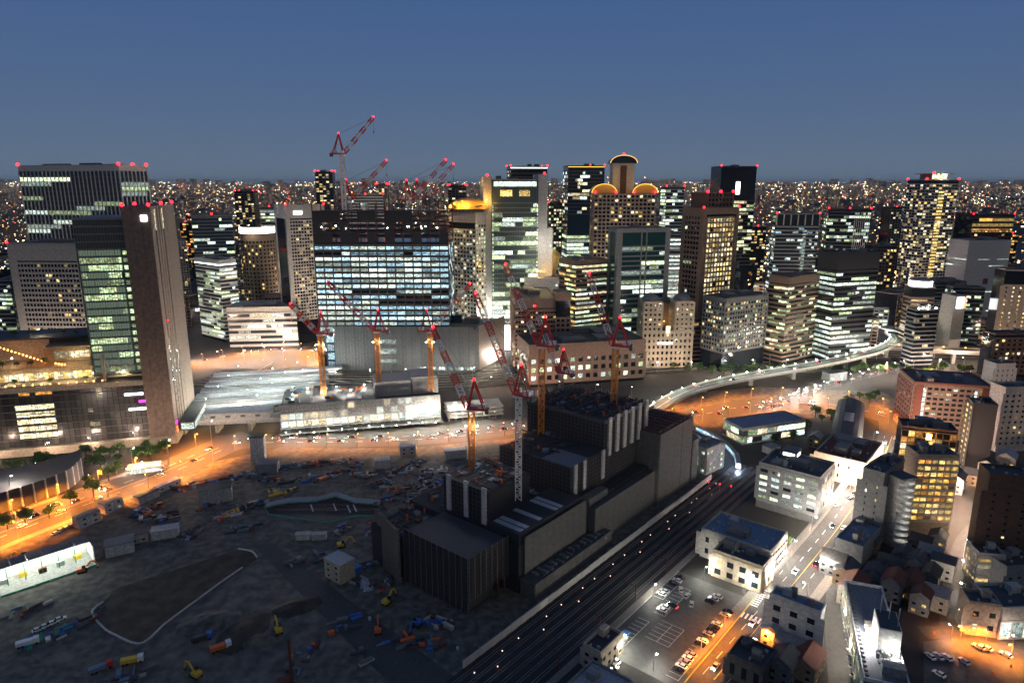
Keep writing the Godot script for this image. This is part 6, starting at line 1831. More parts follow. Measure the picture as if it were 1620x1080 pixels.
# ------------------------------------------------------------------ lamps and traffic
func street_life() -> void:
	var A := [[-266.0, -277.8], [-258.6, -306.1], [-233.8, -347.5], [-210.2, -385.8], [-194.1, -423.4]]
	lamps_along(A, 15.4, 22.0, 9.0, 1.0, 460.0, "orange street lamp on the site side of the avenue", "avenue lamps")
	lamps_along(A, -15.4, 22.0, 9.0, 1.0, 460.0, "orange street lamp on the garden side of the avenue", "avenue lamps")
	cars_along(A, 3.0, 24.0, "car driving along the orange avenue towards the station", "avenue traffic")
	cars_along(A, -3.0, 26.0, "car driving along the orange avenue away from the station", "avenue traffic", true)
	cars_along(A, -8.0, 40.0, "car in the outer lane of the orange avenue", "avenue traffic", true)
	var S := [[-191.5, -432.4], [-158.6, -435.9], [-90.5, -438.3], [-39.5, -446.7], [9.1, -467.0]]
	lamps_along(S, 13.6, 20.0, 9.0, 0.9, 190.0, "orange lamp along the blazing station road", "station road lamps")
	cars_along(S, 3.0, 18.0, "car on the blazing station road near lane", "station road traffic")
	cars_along(S, -4.0, 18.0, "car on the blazing station road far lane", "station road traffic", true)
	lamps_along([[-312.3, -639.4], [-277.9, -677.1], [-233.1, -699.0], [-187.4, -677.1]], 11.4, 20.0, 10.0, 1.0, 600.0, "orange lamp round the plaza behind the platform roofs", "plaza lamps")
	lamps_along([[-238.5, -605.4], [-189.3, -616.4], [-177.7, -664.1]], -11.0, 20.0, 10.0, 1.0, 500.0, "orange lamp round the plaza behind the platform roofs", "plaza lamps")
	cars_along([[-312.3, -639.4], [-277.9, -677.1], [-233.1, -699.0], [-187.4, -677.1]], 0.0, 16.0, "car turning round the orange plaza", "plaza traffic")
	var W := [[110.0, -490.6], [148.2, -490.6], [194.4, -513.3], [254.3, -513.3], [288.5, -476.5], [327.2, -444.2]]
	lamps_along(W, 15.0, 22.0, 9.0, 1.0, 230.0, "orange lamp along the crossing road under the flyover", "crossing road lamps")
	lamps_along(W, -15.0, 26.0, 9.0, 1.0, 230.0, "orange lamp along the crossing road under the flyover", "crossing road lamps")
	cars_along(W, 4.0, 34.0, "car on the orange crossing road under the flyover", "crossing road traffic")
	cars_along(W, -4.0, 30.0, "car on the orange crossing road under the flyover", "crossing road traffic", true)
	var U := [[189.0, -498.0], [257.7, -555.8], [331.5, -605.4], [411.3, -651.5]]
	lamps_along(U, 8.4, 14.0, 8.0, 0.05, 70.0, "white lamp in the close row along the curved street below the flyover", "curved street lamps")
	cars_along(U, 3.0, 26.0, "car on the curved street below the flyover", "curved street traffic")
	cars_along(U, -3.0, 26.0, "car on the curved street below the flyover", "curved street traffic", true)
	var R := [[71.1, -207.1], [109.4, -250.7], [168.0, -318.9], [224.9, -390.5], [262.6, -444.2]]
	lamps_along([[71.1, -207.1], [97.2, -237.0]], 9.0, 20.0, 8.0, 1.0, 130.0, "orange street lamp beside the railway car park footpath", "street lamps of the main street")
	lamps_along([[71.1, -207.1], [97.2, -237.0]], -9.0, 20.0, 8.0, 1.0, 130.0, "orange street lamp beside the railway car park footpath", "street lamps of the main street")
	lamps_along([[109.4, -250.7], [168.0, -318.9], [224.9, -390.5], [262.6, -444.2]], 9.0, 24.0, 9.0, 0.15, 170.0, "pale street lamp along the main street", "street lamps of the main street")
	lamps_along([[109.4, -250.7], [168.0, -318.9], [224.9, -390.5], [262.6, -444.2]], -9.0, 30.0, 9.0, 0.15, 170.0, "pale street lamp along the main street", "street lamps of the main street")
	cars_along(R, 2.3, 34.0, "car on the main street between the offices", "main street traffic")
	cars_along(R, -2.3, 38.0, "car on the main street between the offices", "main street traffic", true)
	var K := [Vector3(139.0, 3.5, -532.1), Vector3(170.5, 6, -552.6), Vector3(213.4, 9, -569.3), Vector3(267.2, 10.5, -593.3), Vector3(320.6, 11.5, -621.5), Vector3(363.5, 12, -652.3)]
	var kp := smooth_path(K, 7.0)
	for i in range(3, kp.size() - 2, 5):
		var dd: Vector3 = (kp[i + 1] - kp[i - 1]).normalized()
		var back: bool = i % 2 == 0
		var sdv: Vector3 = dd.cross(Vector3.UP) * (2.6 if back else -2.6)
		car(kp[i] + sdv + Vector3(0, 0.06, 0), rad_to_deg(atan2(-dd.z, dd.x)) + (180.0 if back else 0.0), ["carwhite", "carsilver", "carblack"][i % 3], "car driving on the curved flyover deck", "flyover traffic", true)
	lamps_along([[170.8, -233.1], [200.8, -277.8], [224.4, -306.1], [263.5, -339.9]], 4.0, 22.0, 6.0, 0.2, 34.0, "small lamp in the back street of houses", "back street lamps")
	lamps_along([[159.1, -231.9], [173.8, -231.9], [195.7, -222.1]], 4.5, 20.0, 6.0, 0.3, 30.0, "small lamp in the yard street", "back street lamps")
	for q in [[-225.9, -379.3], [-211.1, -392.4], [-199.7, -426.8], [-270.3, -339.9]]:
		lamp(Vector3(q[0], 0, q[1]), 17.0, 0.25, 210.0, "tall white floodlight mast beside the orange avenue", "avenue floodlight masts", 60.0)
	# streets between the towers: rows of lamps at their feet
	var rows := [[[-330, -640], [-120, -660], 0.6], [[-60, -640], [60, -620], 0.4], [[90, -600], [330, -620], 0.5, 210.0], [[40, -720], [300, -720], 0.3], [[330, -600], [520, -640], 0.6, 500.0], [[-420, -560], [-310, -560], 0.5], [[-260, -700], [-200, -800], 0.5], [[250, -700], [520, -760], 0.4], [[380, -520], [470, -480], 0.6, 350.0], [[-30, -560], [110, -520], 0.7, 130.0], [[300, -840], [560, -880], 0.5], [[-400, -860], [-120, -860], 0.4], [[40, -860], [260, -880], 0.4], [[230, -300], [260, -420], 0.8], [[-170, -640], [-40, -640], 0.2], [[-520, -660], [-400, -690], 0.3], [[-200, -575], [-20, -585], 0.1, 140.0], [[-270, -640], [-230, -700], 0.3, 420.0], [[-330, -392], [-235, -425], 0.6, 110.0], [[-206, -446], [-205, -500], 0.4, 260.0]]
	for r in rows:
		var a := Vector3(r[0][0], 0, r[0][1]); var b := Vector3(r[1][0], 0, r[1][1])
		var n := int(a.distance_to(b) / 32.0) + 1
		for i in n:
			var p := a.lerp(b, (i + 0.5) / n)
			lamp(p, 11.0, r[2] * 0.6, r[3] if r.size() > 3 else 900.0, "tall lamp in the streets between the towers", "lamps between the towers", rng.randf() * 360)
	# trees by the tracks and the tower gardens
	for i in 26:
		var q := Vector3(lerpf(150, 420, i / 25.0), 0.05, -598.0 - rng.randf() * 14)
		tree(q, rng.randf_range(7, 11), "dark tree in the row between main line and offices", "trees along the main line")
	for i in 12:
		var q: Array = [[226.4, -483.5], [226.2, -472.4], [235.0, -476.5], [264.2, -513.3], [280.6, -526.3], [281.7, -513.3], [187.6, -444.2], [191.3, -437.1], [175.8, -430.2], [208.1, -456.6], [264.2, -498.0], [295.1, -529.6]][i]
		tree(Vector3(q[0], 0.05, q[1]), rng.randf_range(5, 10), "shrubby tree on the verge by the crossing road", "verge trees")
	# people-free junction works: white booths
	for i in 4:
		var q: Array = [[242.4, -526.3], [234.9, -532.9], [257.5, -543.3], [281.8, -561.4]][i]
		lamp(Vector3(q[0], 0, q[1]), 7.0, 0.0, 130.0, "white floodlight mast at the junction works", "junction floodlights", 90.0 * i)
	hut([287.1, -584.6], 20, 20, 9, 7.0, "grey", "roofgrey", "low grey depot under the flyover", 0.0)
	hut([168.3, -415.8], 30, 9, 7, 4.5, "white", "roofgrey", "small white-fronted hut below the parking deck", 0.5)

# ------------------------------------------------------------------ the wider city
func free_at(x: float, z: float, r: float) -> bool:
	for f in feet:
		if (f[0] - x) * (f[0] - x) + (f[1] - z) * (f[1] - z) < (f[2] + r) * (f[2] + r): return false
	return true

func mid_city() -> void:
	var walls := ["midgrey", "grey", "offwhite", "brown", "darkgrey", "rosebrown", "beige", "darkbrown"]
	var built := 0
	var tries := 0
	while built < 280 and tries < 6000:
		tries += 1
		var dd := lerpf(690, 1750, pow(rng.randf(), 1.2))
		var x := rng.randf_range(-0.8, 0.8) * dd
		if x > 330 and dd > 700 and rng.randf() < 0.0: continue
		var w := rng.randf_range(14, 34); var d := rng.randf_range(14, 30)
		if not free_at(x, -dd, maxf(w, d) * 0.55): continue
		var h := rng.randf_range(14, 46)
		if rng.randf() < 0.12 and dd > 900: h = rng.randf_range(50, 105)
		var hi := h > 48
		var cols: Array = [["ww", "ye"], ["cw", "gw"], ["ww", "cw"], ["ye", "or"]][rng.randi() % 4]
		var far := dd > 1100
		var fp := {"f": "F", "fh": 3.6 if not far else 4.4, "sp": 1.6, "bw": rng.randf_range(3.4, 6.0), "pw": 0.0 if far else 1.0, "lit": rng.randf_range(0.12, 0.5), "c": cols, "y0": 1.5, "y1": 1.2, "bands": not far, "most": 14}
		var label := "mid-rise block with scattered lights in the packed streets behind the towers"
		if hi: label = "slender taller block with a red roof light standing out of the city behind the towers"
		tower("city_tower" if hi else "city_block", label, x, -dd, rng.randf_range(-25, 40), w, d, h, walls[rng.randi() % walls.size()], "glassdark", [fp], {"units": 1, "cat": "building", "group": "taller blocks behind the towers" if hi else "city blocks behind the towers", "red": [[0, 1]] if hi else [], "rr": 1.3})
		built += 1

func far_city() -> void:
	# beyond what can be told apart: one mass of blocks, window light in their fronts
	var im := Image.create(256, 256, false, Image.FORMAT_RGB8)
	im.fill(Color(0, 0, 0))
	for cy in 42:
		for cx in 36:
			if rng.randf() < 0.15:
				var v := rng.randf_range(0.25, 1.0)
				var c: Color = [Color(1, 0.8, 0.5), Color(1, 0.9, 0.7), Color(0.85, 1, 0.9), Color(1, 0.6, 0.25)][rng.randi() % 4]
				im.fill_rect(Rect2i(cx * 7, cy * 6, rng.randi_range(3, 6), 3), Color(c.r * v, c.g * v, c.b * v))
	var wt := ImageTexture.create_from_image(im)
	var mats := []
	for k in 3:
		var m := StandardMaterial3D.new()
		m.albedo_color = [lin(0.12, 0.12, 0.125), lin(0.18, 0.15, 0.13), lin(0.07, 0.075, 0.08)][k]
		m.roughness = 0.85
		m.emission_enabled = true
		m.emission_operator = BaseMaterial3D.EMISSION_OP_MULTIPLY
		m.emission = Color(1, 1, 1)
		m.emission_energy_multiplier = 2.6
		m.emission_texture = wt
		m.uv1_triplanar = true
		m.uv1_world_triplanar = true
		m.uv1_triplanar_sharpness = 30.0
		m.uv1_scale = Vector3(0.0073, 0.0073, 0.0073) * [1.0, 0.8, 0.62][k]
		m.uv1_offset = Vector3(0.13 * k, 0.31 * k, 0.2)
		mats.append(m)
	for k in 3:
		var mm := MultiMesh.new()
		mm.transform_format = MultiMesh.TRANSFORM_3D
		mm.mesh = ubox
		var n := 4600
		mm.instance_count = n
		for i in n:
			var dd := 1250.0 * pow(11.5, pow(rng.randf(), 0.9))
			var x := rng.randf_range(-0.85, 0.85) * dd
			var tries := 0
			while dd < 1900 and not free_at(x, -dd, 22) and tries < 8:
				x = rng.randf_range(-0.85, 0.85) * dd
				dd = 1250.0 * pow(8.5, rng.randf())
				tries += 1
			var g := 1.0 + dd / 4200.0
			var w := rng.randf_range(14, 34) * g; var d := rng.randf_range(14, 30) * g
			var h := rng.randf_range(8, 26) + (rng.randf_range(10, 60) if rng.randf() < 0.1 else 0.0)
			h *= 1.0 + dd / 16000.0
			mm.set_instance_transform(i, Transform3D(Basis(Vector3.UP, [0.05, -0.12, 0.16][i % 3]) * Basis.from_scale(Vector3(w, h, d)), Vector3(x, h / 2 + rise(dd), -dd)))
		var o := MultiMeshInstance3D.new()
		o.multimesh = mm
		o.material_override = mats[k]
		o.name = ["far_city", "far_suburb", "far_quarter"][k]
		add_child(o)
		tag(o, ["dense carpet of grey city blocks with countless lights to the horizon", "dense carpet of warm-lit city blocks to the horizon", "dense carpet of dark city blocks to the horizon"][k], "city", "", "stuff")
	# lamps of the far streets
	for k in 4:
		var mm := MultiMesh.new()
		mm.transform_format = MultiMesh.TRANSFORM_3D
		mm.mesh = ubox
		var n: int = [5200, 3200, 1500, 600][k]
		mm.instance_count = n
		for i in n:
			var dd := 900.0 * pow(16.0, pow(rng.randf(), 0.8))
			var x := rng.randf_range(-0.85, 0.85) * dd
			var s := rng.randf_range(0.5, 1.15) * (0.9 + dd / 2600.0) * (1.4 if rng.randf() < 0.12 else 0.8)
			var y := rng.randf_range(8, 30) * (1.0 + dd / 9000.0)
			if k == 3: y = rng.randf_range(35, 90)
			mm.set_instance_transform(i, Transform3D(Basis.from_scale(Vector3(s * 1.3, s * 0.9, s)), Vector3(x, y + rise(dd), -dd)))
		var o := MultiMeshInstance3D.new()
		o.multimesh = mm
		o.material_override = [em("farw", 1.0, 0.8, 0.45, 10.0), em("faro", 1.0, 0.5, 0.14, 9.0), em("farc", 0.85, 1.0, 0.95, 10.0), em("farr", 1.0, 0.05, 0.05, 6.0)][k]
		o.name = ["far_warm_lamps", "far_orange_lamps", "far_white_lamps", "far_red_lamps"][k]
		add_child(o)
		tag(o, ["warm pinprick lamps scattered over the far city", "orange pinprick street lamps scattered over the far city", "cold white pinprick lamps scattered over the far city", "red roof lights scattered over the far city"][k], "lamps", "", "stuff")

# ------------------------------------------------------------------ towers and blocks, one line each
func city_towers() -> void:
	tower("fin_tower", "tall dark tower with close white vertical fins and red lights, far left", -460.1, -753.9, 76, 38.0, 128.4, 187.6, "white", "glassblue", [{"lit": 0.22, "c": ["cw", "gw", "cw"], "fh": 4.8, "sp": 0.7, "run": 16, "bw": 3.0, "pw": 0, "vary": 0.4, "f": "FL", "wall": "darkgrey", "y1": 11}, {"f": "FL", "lit": 0, "fh": 60, "sp": 0, "bw": 5.2, "pw": 0.9, "pd": 1.3, "pn": "fin", "y1": 5, "y0": 4}], {"red": [[-1, 1], [1, 1], [-1, -1], [0, 1]], "top": 5.0, "units": 4, "rr": 1.6})
	tower("hotel_block", "broad pale hotel slab with rows of dark windows, a few amber, left edge", -376.3, -604.4, 88, 34.9, 113.3, 119.1, "offwhite", "glassdark", [{"lit": 0.09, "c": ["ye", "ye", "ww"], "fh": 4.3, "sp": 1.9, "bw": 3.0, "pw": 0.7, "y1": 16, "f": "LF", "m": 3}], {"top": 14.0, "units": 4, "red": [[-1, -1]], "cat": "hotel", "corner": 7.0})
	tower("office_tower", "dark blue-green glass office with pale attic behind the white-banded office", -390.9, -904.1, 20, 47.7, 34.0, 130.1, "midgrey", "glassblue", [{"lit": 0.22, "c": ["cw", "gw"], "fh": 4.2, "sp": 1.0, "run": 3, "bw": 3.2, "pw": 0, "vary": 0.2}], {"top": 2, "red": [[0, 1]]})
	tower("office_block", "white office with glowing cornice and banded windows beside the brown tower", -327.9, -753.3, 52, 19.7, 50.5, 89.1, "white", "glass", [{"lit": 0.5, "c": ["cw", "gw"], "fh": 4.0, "sp": 2.0, "run": 4, "bw": 3.2, "pw": 0, "y1": 8, "f": "FL"}], {"key": "cornice", "top": 4.0})
	tower("apartment_tower", "dark apartment tower with a bright lit crown behind the round hotel", -424.4, -1114.2, 5, 29.0, 26.0, 157.4, "darkgrey", "glassdark", [{"lit": 0.3, "c": ["ww", "ye"], "fh": 3.6, "sp": 1.5, "bw": 5, "pw": 1.2, "f": "FL"}], {"red": [[-1, 1], [1, 1], [-1, -1], [1, -1]], "cat": "apartment tower"})
	tower("office_tower", "bright banded office just left of the tall white hotel slab", -336.8, -973.8, 4, 24.8, 26.0, 137.7, "grey", "glass", [{"lit": 0.75, "c": ["gw", "cw"], "fh": 4.2, "sp": 1.7, "run": 5, "bw": 3.2, "pw": 0}], {"red": [[0, 1]]})
	tower("hotel_slab", "tall white hotel slab with blank side and grid of amber windows", -228.8, -746.2, 38, 41.9, 33.9, 147.1, "white", "glassdark", [{"lit": 0.2, "c": ["ye", "ww", "ye"], "fh": 3.5, "sp": 1.6, "bw": 3.0, "pw": 0.8, "f": "F", "y1": 15, "y0": 26}], {"key": "slabhotel", "top": 13, "red": [[-1, 1], [1, 1]], "units": 1, "cat": "hotel", "corner": 4.0})
	tower("hotel_tower", "grey stepped hotel under the golden winged roof", -43.5, -700.6, 52, 23.2, 37.3, 141.0, "offwhite", "glass", [{"lit": 0.3, "c": ["gw", "cw", "ww"], "fh": 4.0, "sp": 1.9, "bw": 4.0, "pw": 1.6, "f": "L", "y1": 16}, {"lit": 0.75, "c": ["ww", "gw"], "fh": 4.0, "sp": 1.8, "bw": 4.2, "pw": 1.8, "f": "F", "y1": 10}], {"key": "wing", "cat": "hotel", "units": 0, "top": 9})
	tower("glass_office", "broad pale green glass office between two white slab walls", 1.1, -708.1, 8, 46.7, 30.0, 173.0, "grey", "glassgreen", [{"lit": 0.55, "c": ["gw", "gw", "cw"], "fh": 4.6, "sp": 0.9, "run": 6, "bw": 2.6, "pw": 0, "vary": 0.4, "f": "F", "y1": 22, "y0": 34}, {"f": "F", "lit": 0, "fh": 40, "sp": 0, "bw": 1.7, "pw": 0.12, "pd": 0.3, "pn": "mullion", "y1": 1, "y0": 34}], {"key": "glass", "units": 2})
	tower("dark_office_tower", "dark tower with lit roof line standing behind the pale green glass office", 18.5, -881.0, 8, 45.5, 36.0, 189.5, "darkgrey", "glassdark", [{"lit": 0.05, "c": ["ww"], "fh": 4.4, "sp": 1.7, "run": 2, "bw": 3.2, "pw": 0}], {"key": "darkback", "red": [[-1, 1], [1, 1], [-1, -1], [1, -1]]})
	tower("office_tower", "dark glass tower with bright white lower floors left of the twin-domed hotel", 97.0, -952.1, 5, 49.1, 40.0, 191.9, "darkgrey", "glassblue", [{"lit": 0.35, "c": ["ww", "cw"], "fh": 4.6, "sp": 1.2, "run": 3, "bw": 3.2, "pw": 0, "y0": 130, "y1": 6}, {"lit": 0.8, "c": ["cw", "cw", "gw"], "fh": 5.0, "sp": 1.5, "run": 7, "bw": 3.2, "pw": 0, "y0": 20, "y1": 90}], {"key": "brightlow", "red": [[1, 1], [0.2, 1]]})
	tower("brown_office", "brown office with stacked lit window bands and pale roof house", 69.0, -661.5, 30, 36.4, 28.6, 98.5, "brown", "glass", [{"lit": 0.62, "c": ["gw", "ww", "cw"], "fh": 4.3, "sp": 2.2, "run": 5, "bw": 3.2, "pw": 0, "f": "F"}, {"lit": 0.6, "c": ["ye", "gw"], "fh": 4.3, "sp": 2.2, "run": 3, "bw": 3.2, "pw": 0, "f": "L"}], {"top": 4, "units": 2})
	tower("teal_office", "teal glass office with grey stone corners and bright floors", 121.4, -657.8, 14, 53.1, 23.4, 128.3, "grey", "glassteal", [{"lit": 0.5, "c": ["cw", "cw", "gw"], "fh": 4.4, "sp": 1.2, "run": 7, "bw": 3.2, "pw": 0, "f": "F", "m": 4, "y1": 16, "vary": 0.3}, {"f": "F", "lit": 0.12, "c": ["cw"], "fh": 4.4, "sp": 0, "bw": 5.0, "pw": 1.2, "pd": 0.9, "pn": "fin", "y1": 3, "y0": 2, "m": 24}], {"top": 3, "corner": 5.0, "units": 3})
	tower("dark_office_tower", "slim dark office with two red lights right of the twin-domed hotel", 228.3, -993.8, 6, 25.6, 25.0, 164.8, "grey", "glassblue", [{"lit": 0.5, "c": ["cw", "gw"], "fh": 4.4, "sp": 1.4, "run": 3, "bw": 3.2, "pw": 0, "vary": 0.4}], {"red": [[-1, 1], [1, 1]]})
	tower("brown_tower", "brown stone tower with a broad grid of glowing yellow windows", 193.5, -674.2, 32, 49.0, 26.5, 146.4, "brown", "glassdark", [{"lit": 0.96, "c": ["ww", "ye", "ww"], "fh": 4.6, "sp": 1.7, "bw": 4.4, "pw": 1.5, "f": "F", "y1": 8, "y0": 10, "m": 5.5}, {"lit": 0.12, "c": ["gw", "cw"], "fh": 4.6, "sp": 2.0, "run": 2, "bw": 4, "pw": 1.0, "f": "L", "y1": 6}], {"key": "browntop", "units": 0, "top": 5, "corner": 4.5, "red": [[-1, 1], [1, 1]]})
	tower("dark_tower", "tall black glass tower with a white vertical light slot near its top", 277.1, -879.5, 4, 44.4, 36.0, 189.5, "black", "glassdark", [{"lit": 0.5, "c": ["gw", "ww"], "fh": 4.4, "sp": 1.4, "run": 3, "bw": 3.2, "pw": 0, "y0": 70, "y1": 40, "vary": 0.3}], {"key": "slot", "red": [[-1, 1], [1, 1]], "units": 2})
	tower("grey_office", "grey office with open roof frame and a pale central stair strip", 331.1, -809.9, -6, 47.6, 24.8, 135.2, "grey", "glass", [{"lit": 0.12, "c": ["cw", "cy"], "fh": 4.2, "sp": 2.0, "run": 2, "bw": 3.2, "pw": 0, "y1": 14, "f": "F"}, {"lit": 0.4, "c": ["cw"], "fh": 4.2, "sp": 2.0, "run": 2, "bw": 3.2, "pw": 0, "f": "L", "y1": 14}], {"key": "roofframe", "red": [[-1, 1], [1, 1]], "units": 2})
	tower("dark_office_tower", "dark office with pale vertical stripes on its right third and many red lights", 443.8, -918.6, -14, 50.7, 30.3, 136.9, "darkgrey", "glassdark", [{"lit": 0.35, "c": ["gw", "cw"], "fh": 4.2, "sp": 1.4, "run": 2, "bw": 3.2, "pw": 0, "vary": 0.3, "f": "FL"}], {"key": "stripes", "red": [[-1, 1], [0, 1], [1, 1], [0.5, -1]], "units": 3})
	tower("black_office", "black office wrapped in bright white window bands", 325.1, -659.6, 18, 49.4, 25.2, 105.5, "black", "glassdark", [{"lit": 0.68, "c": ["cw", "cw", "gw"], "fh": 4.6, "sp": 2.2, "run": 8, "bw": 2.6, "pw": 0, "f": "FL", "y1": 17}], {"top": 15, "units": 3})
	tower("brown_office", "brown chamfered office with slanting lit bands beside the black office", 273.6, -655.2, 34, 51.5, 21.1, 84.1, "brown", "glass", [{"lit": 0.6, "c": ["gw", "ww"], "fh": 4.2, "sp": 2.0, "run": 4, "bw": 3.2, "pw": 0, "f": "L", "y1": 8}, {"lit": 0.3, "c": ["gw", "ww"], "fh": 4.2, "sp": 2.2, "run": 2, "bw": 3.2, "pw": 0, "f": "F", "y1": 8}], {"top": 6, "units": 3})
	tower("grey_office", "low grey office with small yellow windows and dark base behind the rail lines", 211.3, -635.6, 30, 56.9, 26.4, 67.5, "midgrey", "glass", [{"lit": 0.3, "c": ["ww", "ye", "gw"], "fh": 4.0, "sp": 1.9, "bw": 3.4, "pw": 1.3, "f": "FL", "y0": 18}], {"units": 4, "top": 3})
	tower("apartment_tower", "tall pale apartment tower with bright roof lantern on the right skyline", 571.9, -951.4, 12, 50.6, 33.0, 174.1, "offwhite", "glassdark", [{"lit": 0.42, "c": ["ww", "ye", "ww"], "fh": 3.7, "sp": 1.5, "bw": 5.0, "pw": 0.6, "f": "FL", "y1": 5}], {"key": "lantern", "cat": "apartment tower", "red": [[-1, 1], [1, 1], [-1, -1], [1, -1]], "units": 1, "rr": 1.5})
	tower("black_tower", "dark tower with gold-lit top bands at right skyline", 695.8, -1020.0, 0, 59.2, 40.0, 125.6, "darkbrown", "glassdark", [{"lit": 0.95, "c": ["ye", "or"], "fh": 6, "sp": 3.2, "run": 9, "bw": 3.2, "pw": 0, "y0": 100, "y1": 3, "f": "F"}, {"lit": 0.3, "c": ["ye"], "fh": 4.2, "sp": 1.5, "bw": 5, "pw": 1.2, "f": "F", "y1": 22}], {"red": [[-1, 1], [1, 1]]})
	tower("white_store", "windowless white department building with thin slots and one square opening", 578.7, -849.4, 8, 57.4, 31.2, 101.6, "white", "white", [{"lit": 0.25, "c": ["cw"], "fh": 7.5, "sp": 6.6, "run": 3, "bw": 5, "pw": 0, "f": "FL", "y1": 10}], {"key": "squareopen", "units": 2, "roof": "roofdark"})
	tower("gold_hotel", "tan hotel at the right frame edge with columns of warm lights", 484.1, -646.9, -12, 35.5, 21.6, 90.1, "beige", "glassdark", [{"lit": 0.9, "c": ["ww", "ye"], "fh": 4.0, "sp": 2.4, "bw": 6.0, "pw": 4.4, "f": "F", "y1": 14}], {"cat": "hotel", "units": 2})
	tower("round_office", "small round-fronted office with a glowing white sign band on its roof", 420.4, -697.1, -4, 22.9, 15.8, 65.8, "rosebrown", "glass", [{"lit": 0.35, "c": ["ww"], "fh": 4.2, "sp": 2.4, "run": 4, "bw": 3.2, "pw": 0, "f": "FL", "y1": 10}], {"key": "neon", "units": 1})
	tower("dark_office", "dark banded office with roof floodlights beside the elevated road", 384.4, -628.1, 8, 21.9, 13.4, 55.2, "midgrey", "glassdark", [{"lit": 0.12, "c": ["ww"], "fh": 3.8, "sp": 1.3, "run": 2, "bw": 3.2, "pw": 0, "f": "FL"}], {"key": "roofflood", "units": 2})
	tower("brown_slab", "rose-brown slab with thin dark window rows behind the tower cranes", 19.0, -640.0, 4, 37.1, 67.6, 68.4, "rosebrown", "glassdark", [{"lit": 0.12, "c": ["ww", "ye"], "fh": 3.9, "sp": 2.4, "bw": 2.6, "pw": 0.6, "f": "FL", "y1": 10, "y0": 8}], {"units": 2, "top": 8})
	tower("brown_stair_tower", "rose-brown block with a grid of square openings joined to the brown slab", 45.3, -615.4, 4, 13.1, 22.0, 73.7, "rosebrown", "glassdark", [{"lit": 0.1, "c": ["gw"], "fh": 4.2, "sp": 1.7, "bw": 4.0, "pw": 1.5, "f": "F", "y1": 22, "y0": 8}], {"units": 0, "top": 6})
	tower("lilac_hall", "pale lilac hall with a lit sign strip behind the brown slab", 29.8, -703.4, 6, 36.5, 43.2, 76.9, "white", "white", [], {"key": "lilac", "units": 3})
	tower("long_store", "long low rose-brown building with lit square windows beside the tracks", 58.5, -604.1, 13, 104.7, 66.4, 36.0, "rosebrown", "glassdark", [{"lit": 0.5, "c": ["cw", "gw"], "fh": 6.0, "sp": 3.4, "bw": 7.0, "pw": 3.0, "f": "FL", "y1": 10, "y0": 4}], {"units": 5, "top": 9})
	tower("office_tower", "slim dark apartment tower with red corner lights on the left skyline", -336.6, -1265.0, 4, 29.9, 28.0, 189.7, "darkgrey", "glassblue", [{"lit": 0.3, "c": ["ww", "ye"], "fh": 4, "sp": 1.5, "bw": 6, "pw": 1.2, "f": "F"}], {"red": [[-1, 1], [1, 1], [-1, -1], [1, -1]], "rr": 1.7, "cat": "apartment tower"})
	tower("apartment_tower", "dark twin-red-light apartment block behind the golden winged roof", -94.9, -1218.0, 2, 30.3, 35.0, 165.8, "darkgrey", "glassdark", [{"lit": 0.1, "c": ["ww"], "fh": 4, "sp": 1.5, "bw": 6, "pw": 1.2, "f": "F"}], {"red": [[-1, 1], [1, 1], [-1, -1], [1, -1]], "rr": 1.6, "cat": "apartment tower"})
	tower("office_block", "white-banded office behind the steel-frame tower", -221.7, -1065.9, 2, 53.9, 30.0, 153.3, "white", "glassdark", [{"lit": 0.1, "c": ["cw"], "fh": 4.2, "sp": 2.3, "run": 3, "bw": 3.2, "pw": 0}], {"red": [[0, 1], [1, 1]]})
	tower("apartment_tower", "pale slim tower with glowing red rim behind the red and white cranes", -262.0, -1412.9, 2, 22.6, 25.0, 167.5, "offwhite", "glass", [{"lit": 0.6, "c": ["ww", "ye"], "fh": 4, "sp": 1.5, "bw": 6, "pw": 1.2, "f": "F"}], {"red": [[-1, 1], [1, 1], [-1, -1], [1, -1]], "cat": "apartment tower", "rr": 1.5})
	tower("office_tower", "narrow dark tower with amber window column beside the white slab wall", 63.6, -1012.9, 2, 22.8, 25.0, 141.7, "darkgrey", "glass", [{"lit": 0.45, "c": ["ww", "gw"], "fh": 4.2, "sp": 1.5, "bw": 4, "pw": 1.2, "f": "F"}], {"red": [[-1, 1]]})
	tower("office_block", "bright striped office seen between teal office and brown tower", 181.2, -773.0, 4, 15.6, 25.0, 114.3, "grey", "glassdark", [{"lit": 0.85, "c": ["cw"], "fh": 4.4, "sp": 2.2, "run": 9, "bw": 3.2, "pw": 0}], {})
	tower("office_block", "small brown office block right of the dark striped tower", 470.5, -875.4, 2, 25.0, 30.0, 92.9, "darkbrown", "glass", [{"lit": 0.3, "c": ["ye", "ww"], "fh": 4, "sp": 1.5, "bw": 4, "pw": 1.2, "f": "F"}], {})
	tower("apartment_tower", "dark slim apartment tower left of the pale right-hand skyline tower", 609.0, -1113.1, 4, 17.7, 25.0, 133.0, "midgrey", "glassdark", [{"lit": 0.25, "c": ["ww", "gw"], "fh": 3.8, "sp": 1.5, "bw": 5, "pw": 1.2, "f": "F"}], {"red": [[0, 1]], "cat": "apartment tower"})
	tower("office_block", "dark low block beneath the pale skyline tower", 492.3, -776.9, 6, 37.4, 30.0, 61.7, "darkgrey", "glassdark", [{"lit": 0.12, "c": ["cw"], "fh": 4, "sp": 1.7, "run": 2, "bw": 3.2, "pw": 0}], {})
	tower("office_block", "dim office left of the low grey office by the tracks", 174.4, -651.9, 8, 13.9, 22.0, 43.5, "darkbrown", "glassdark", [{"lit": 0.1, "c": ["ye"], "fh": 4, "sp": 1.7, "run": 2, "bw": 3.2, "pw": 0}], {})
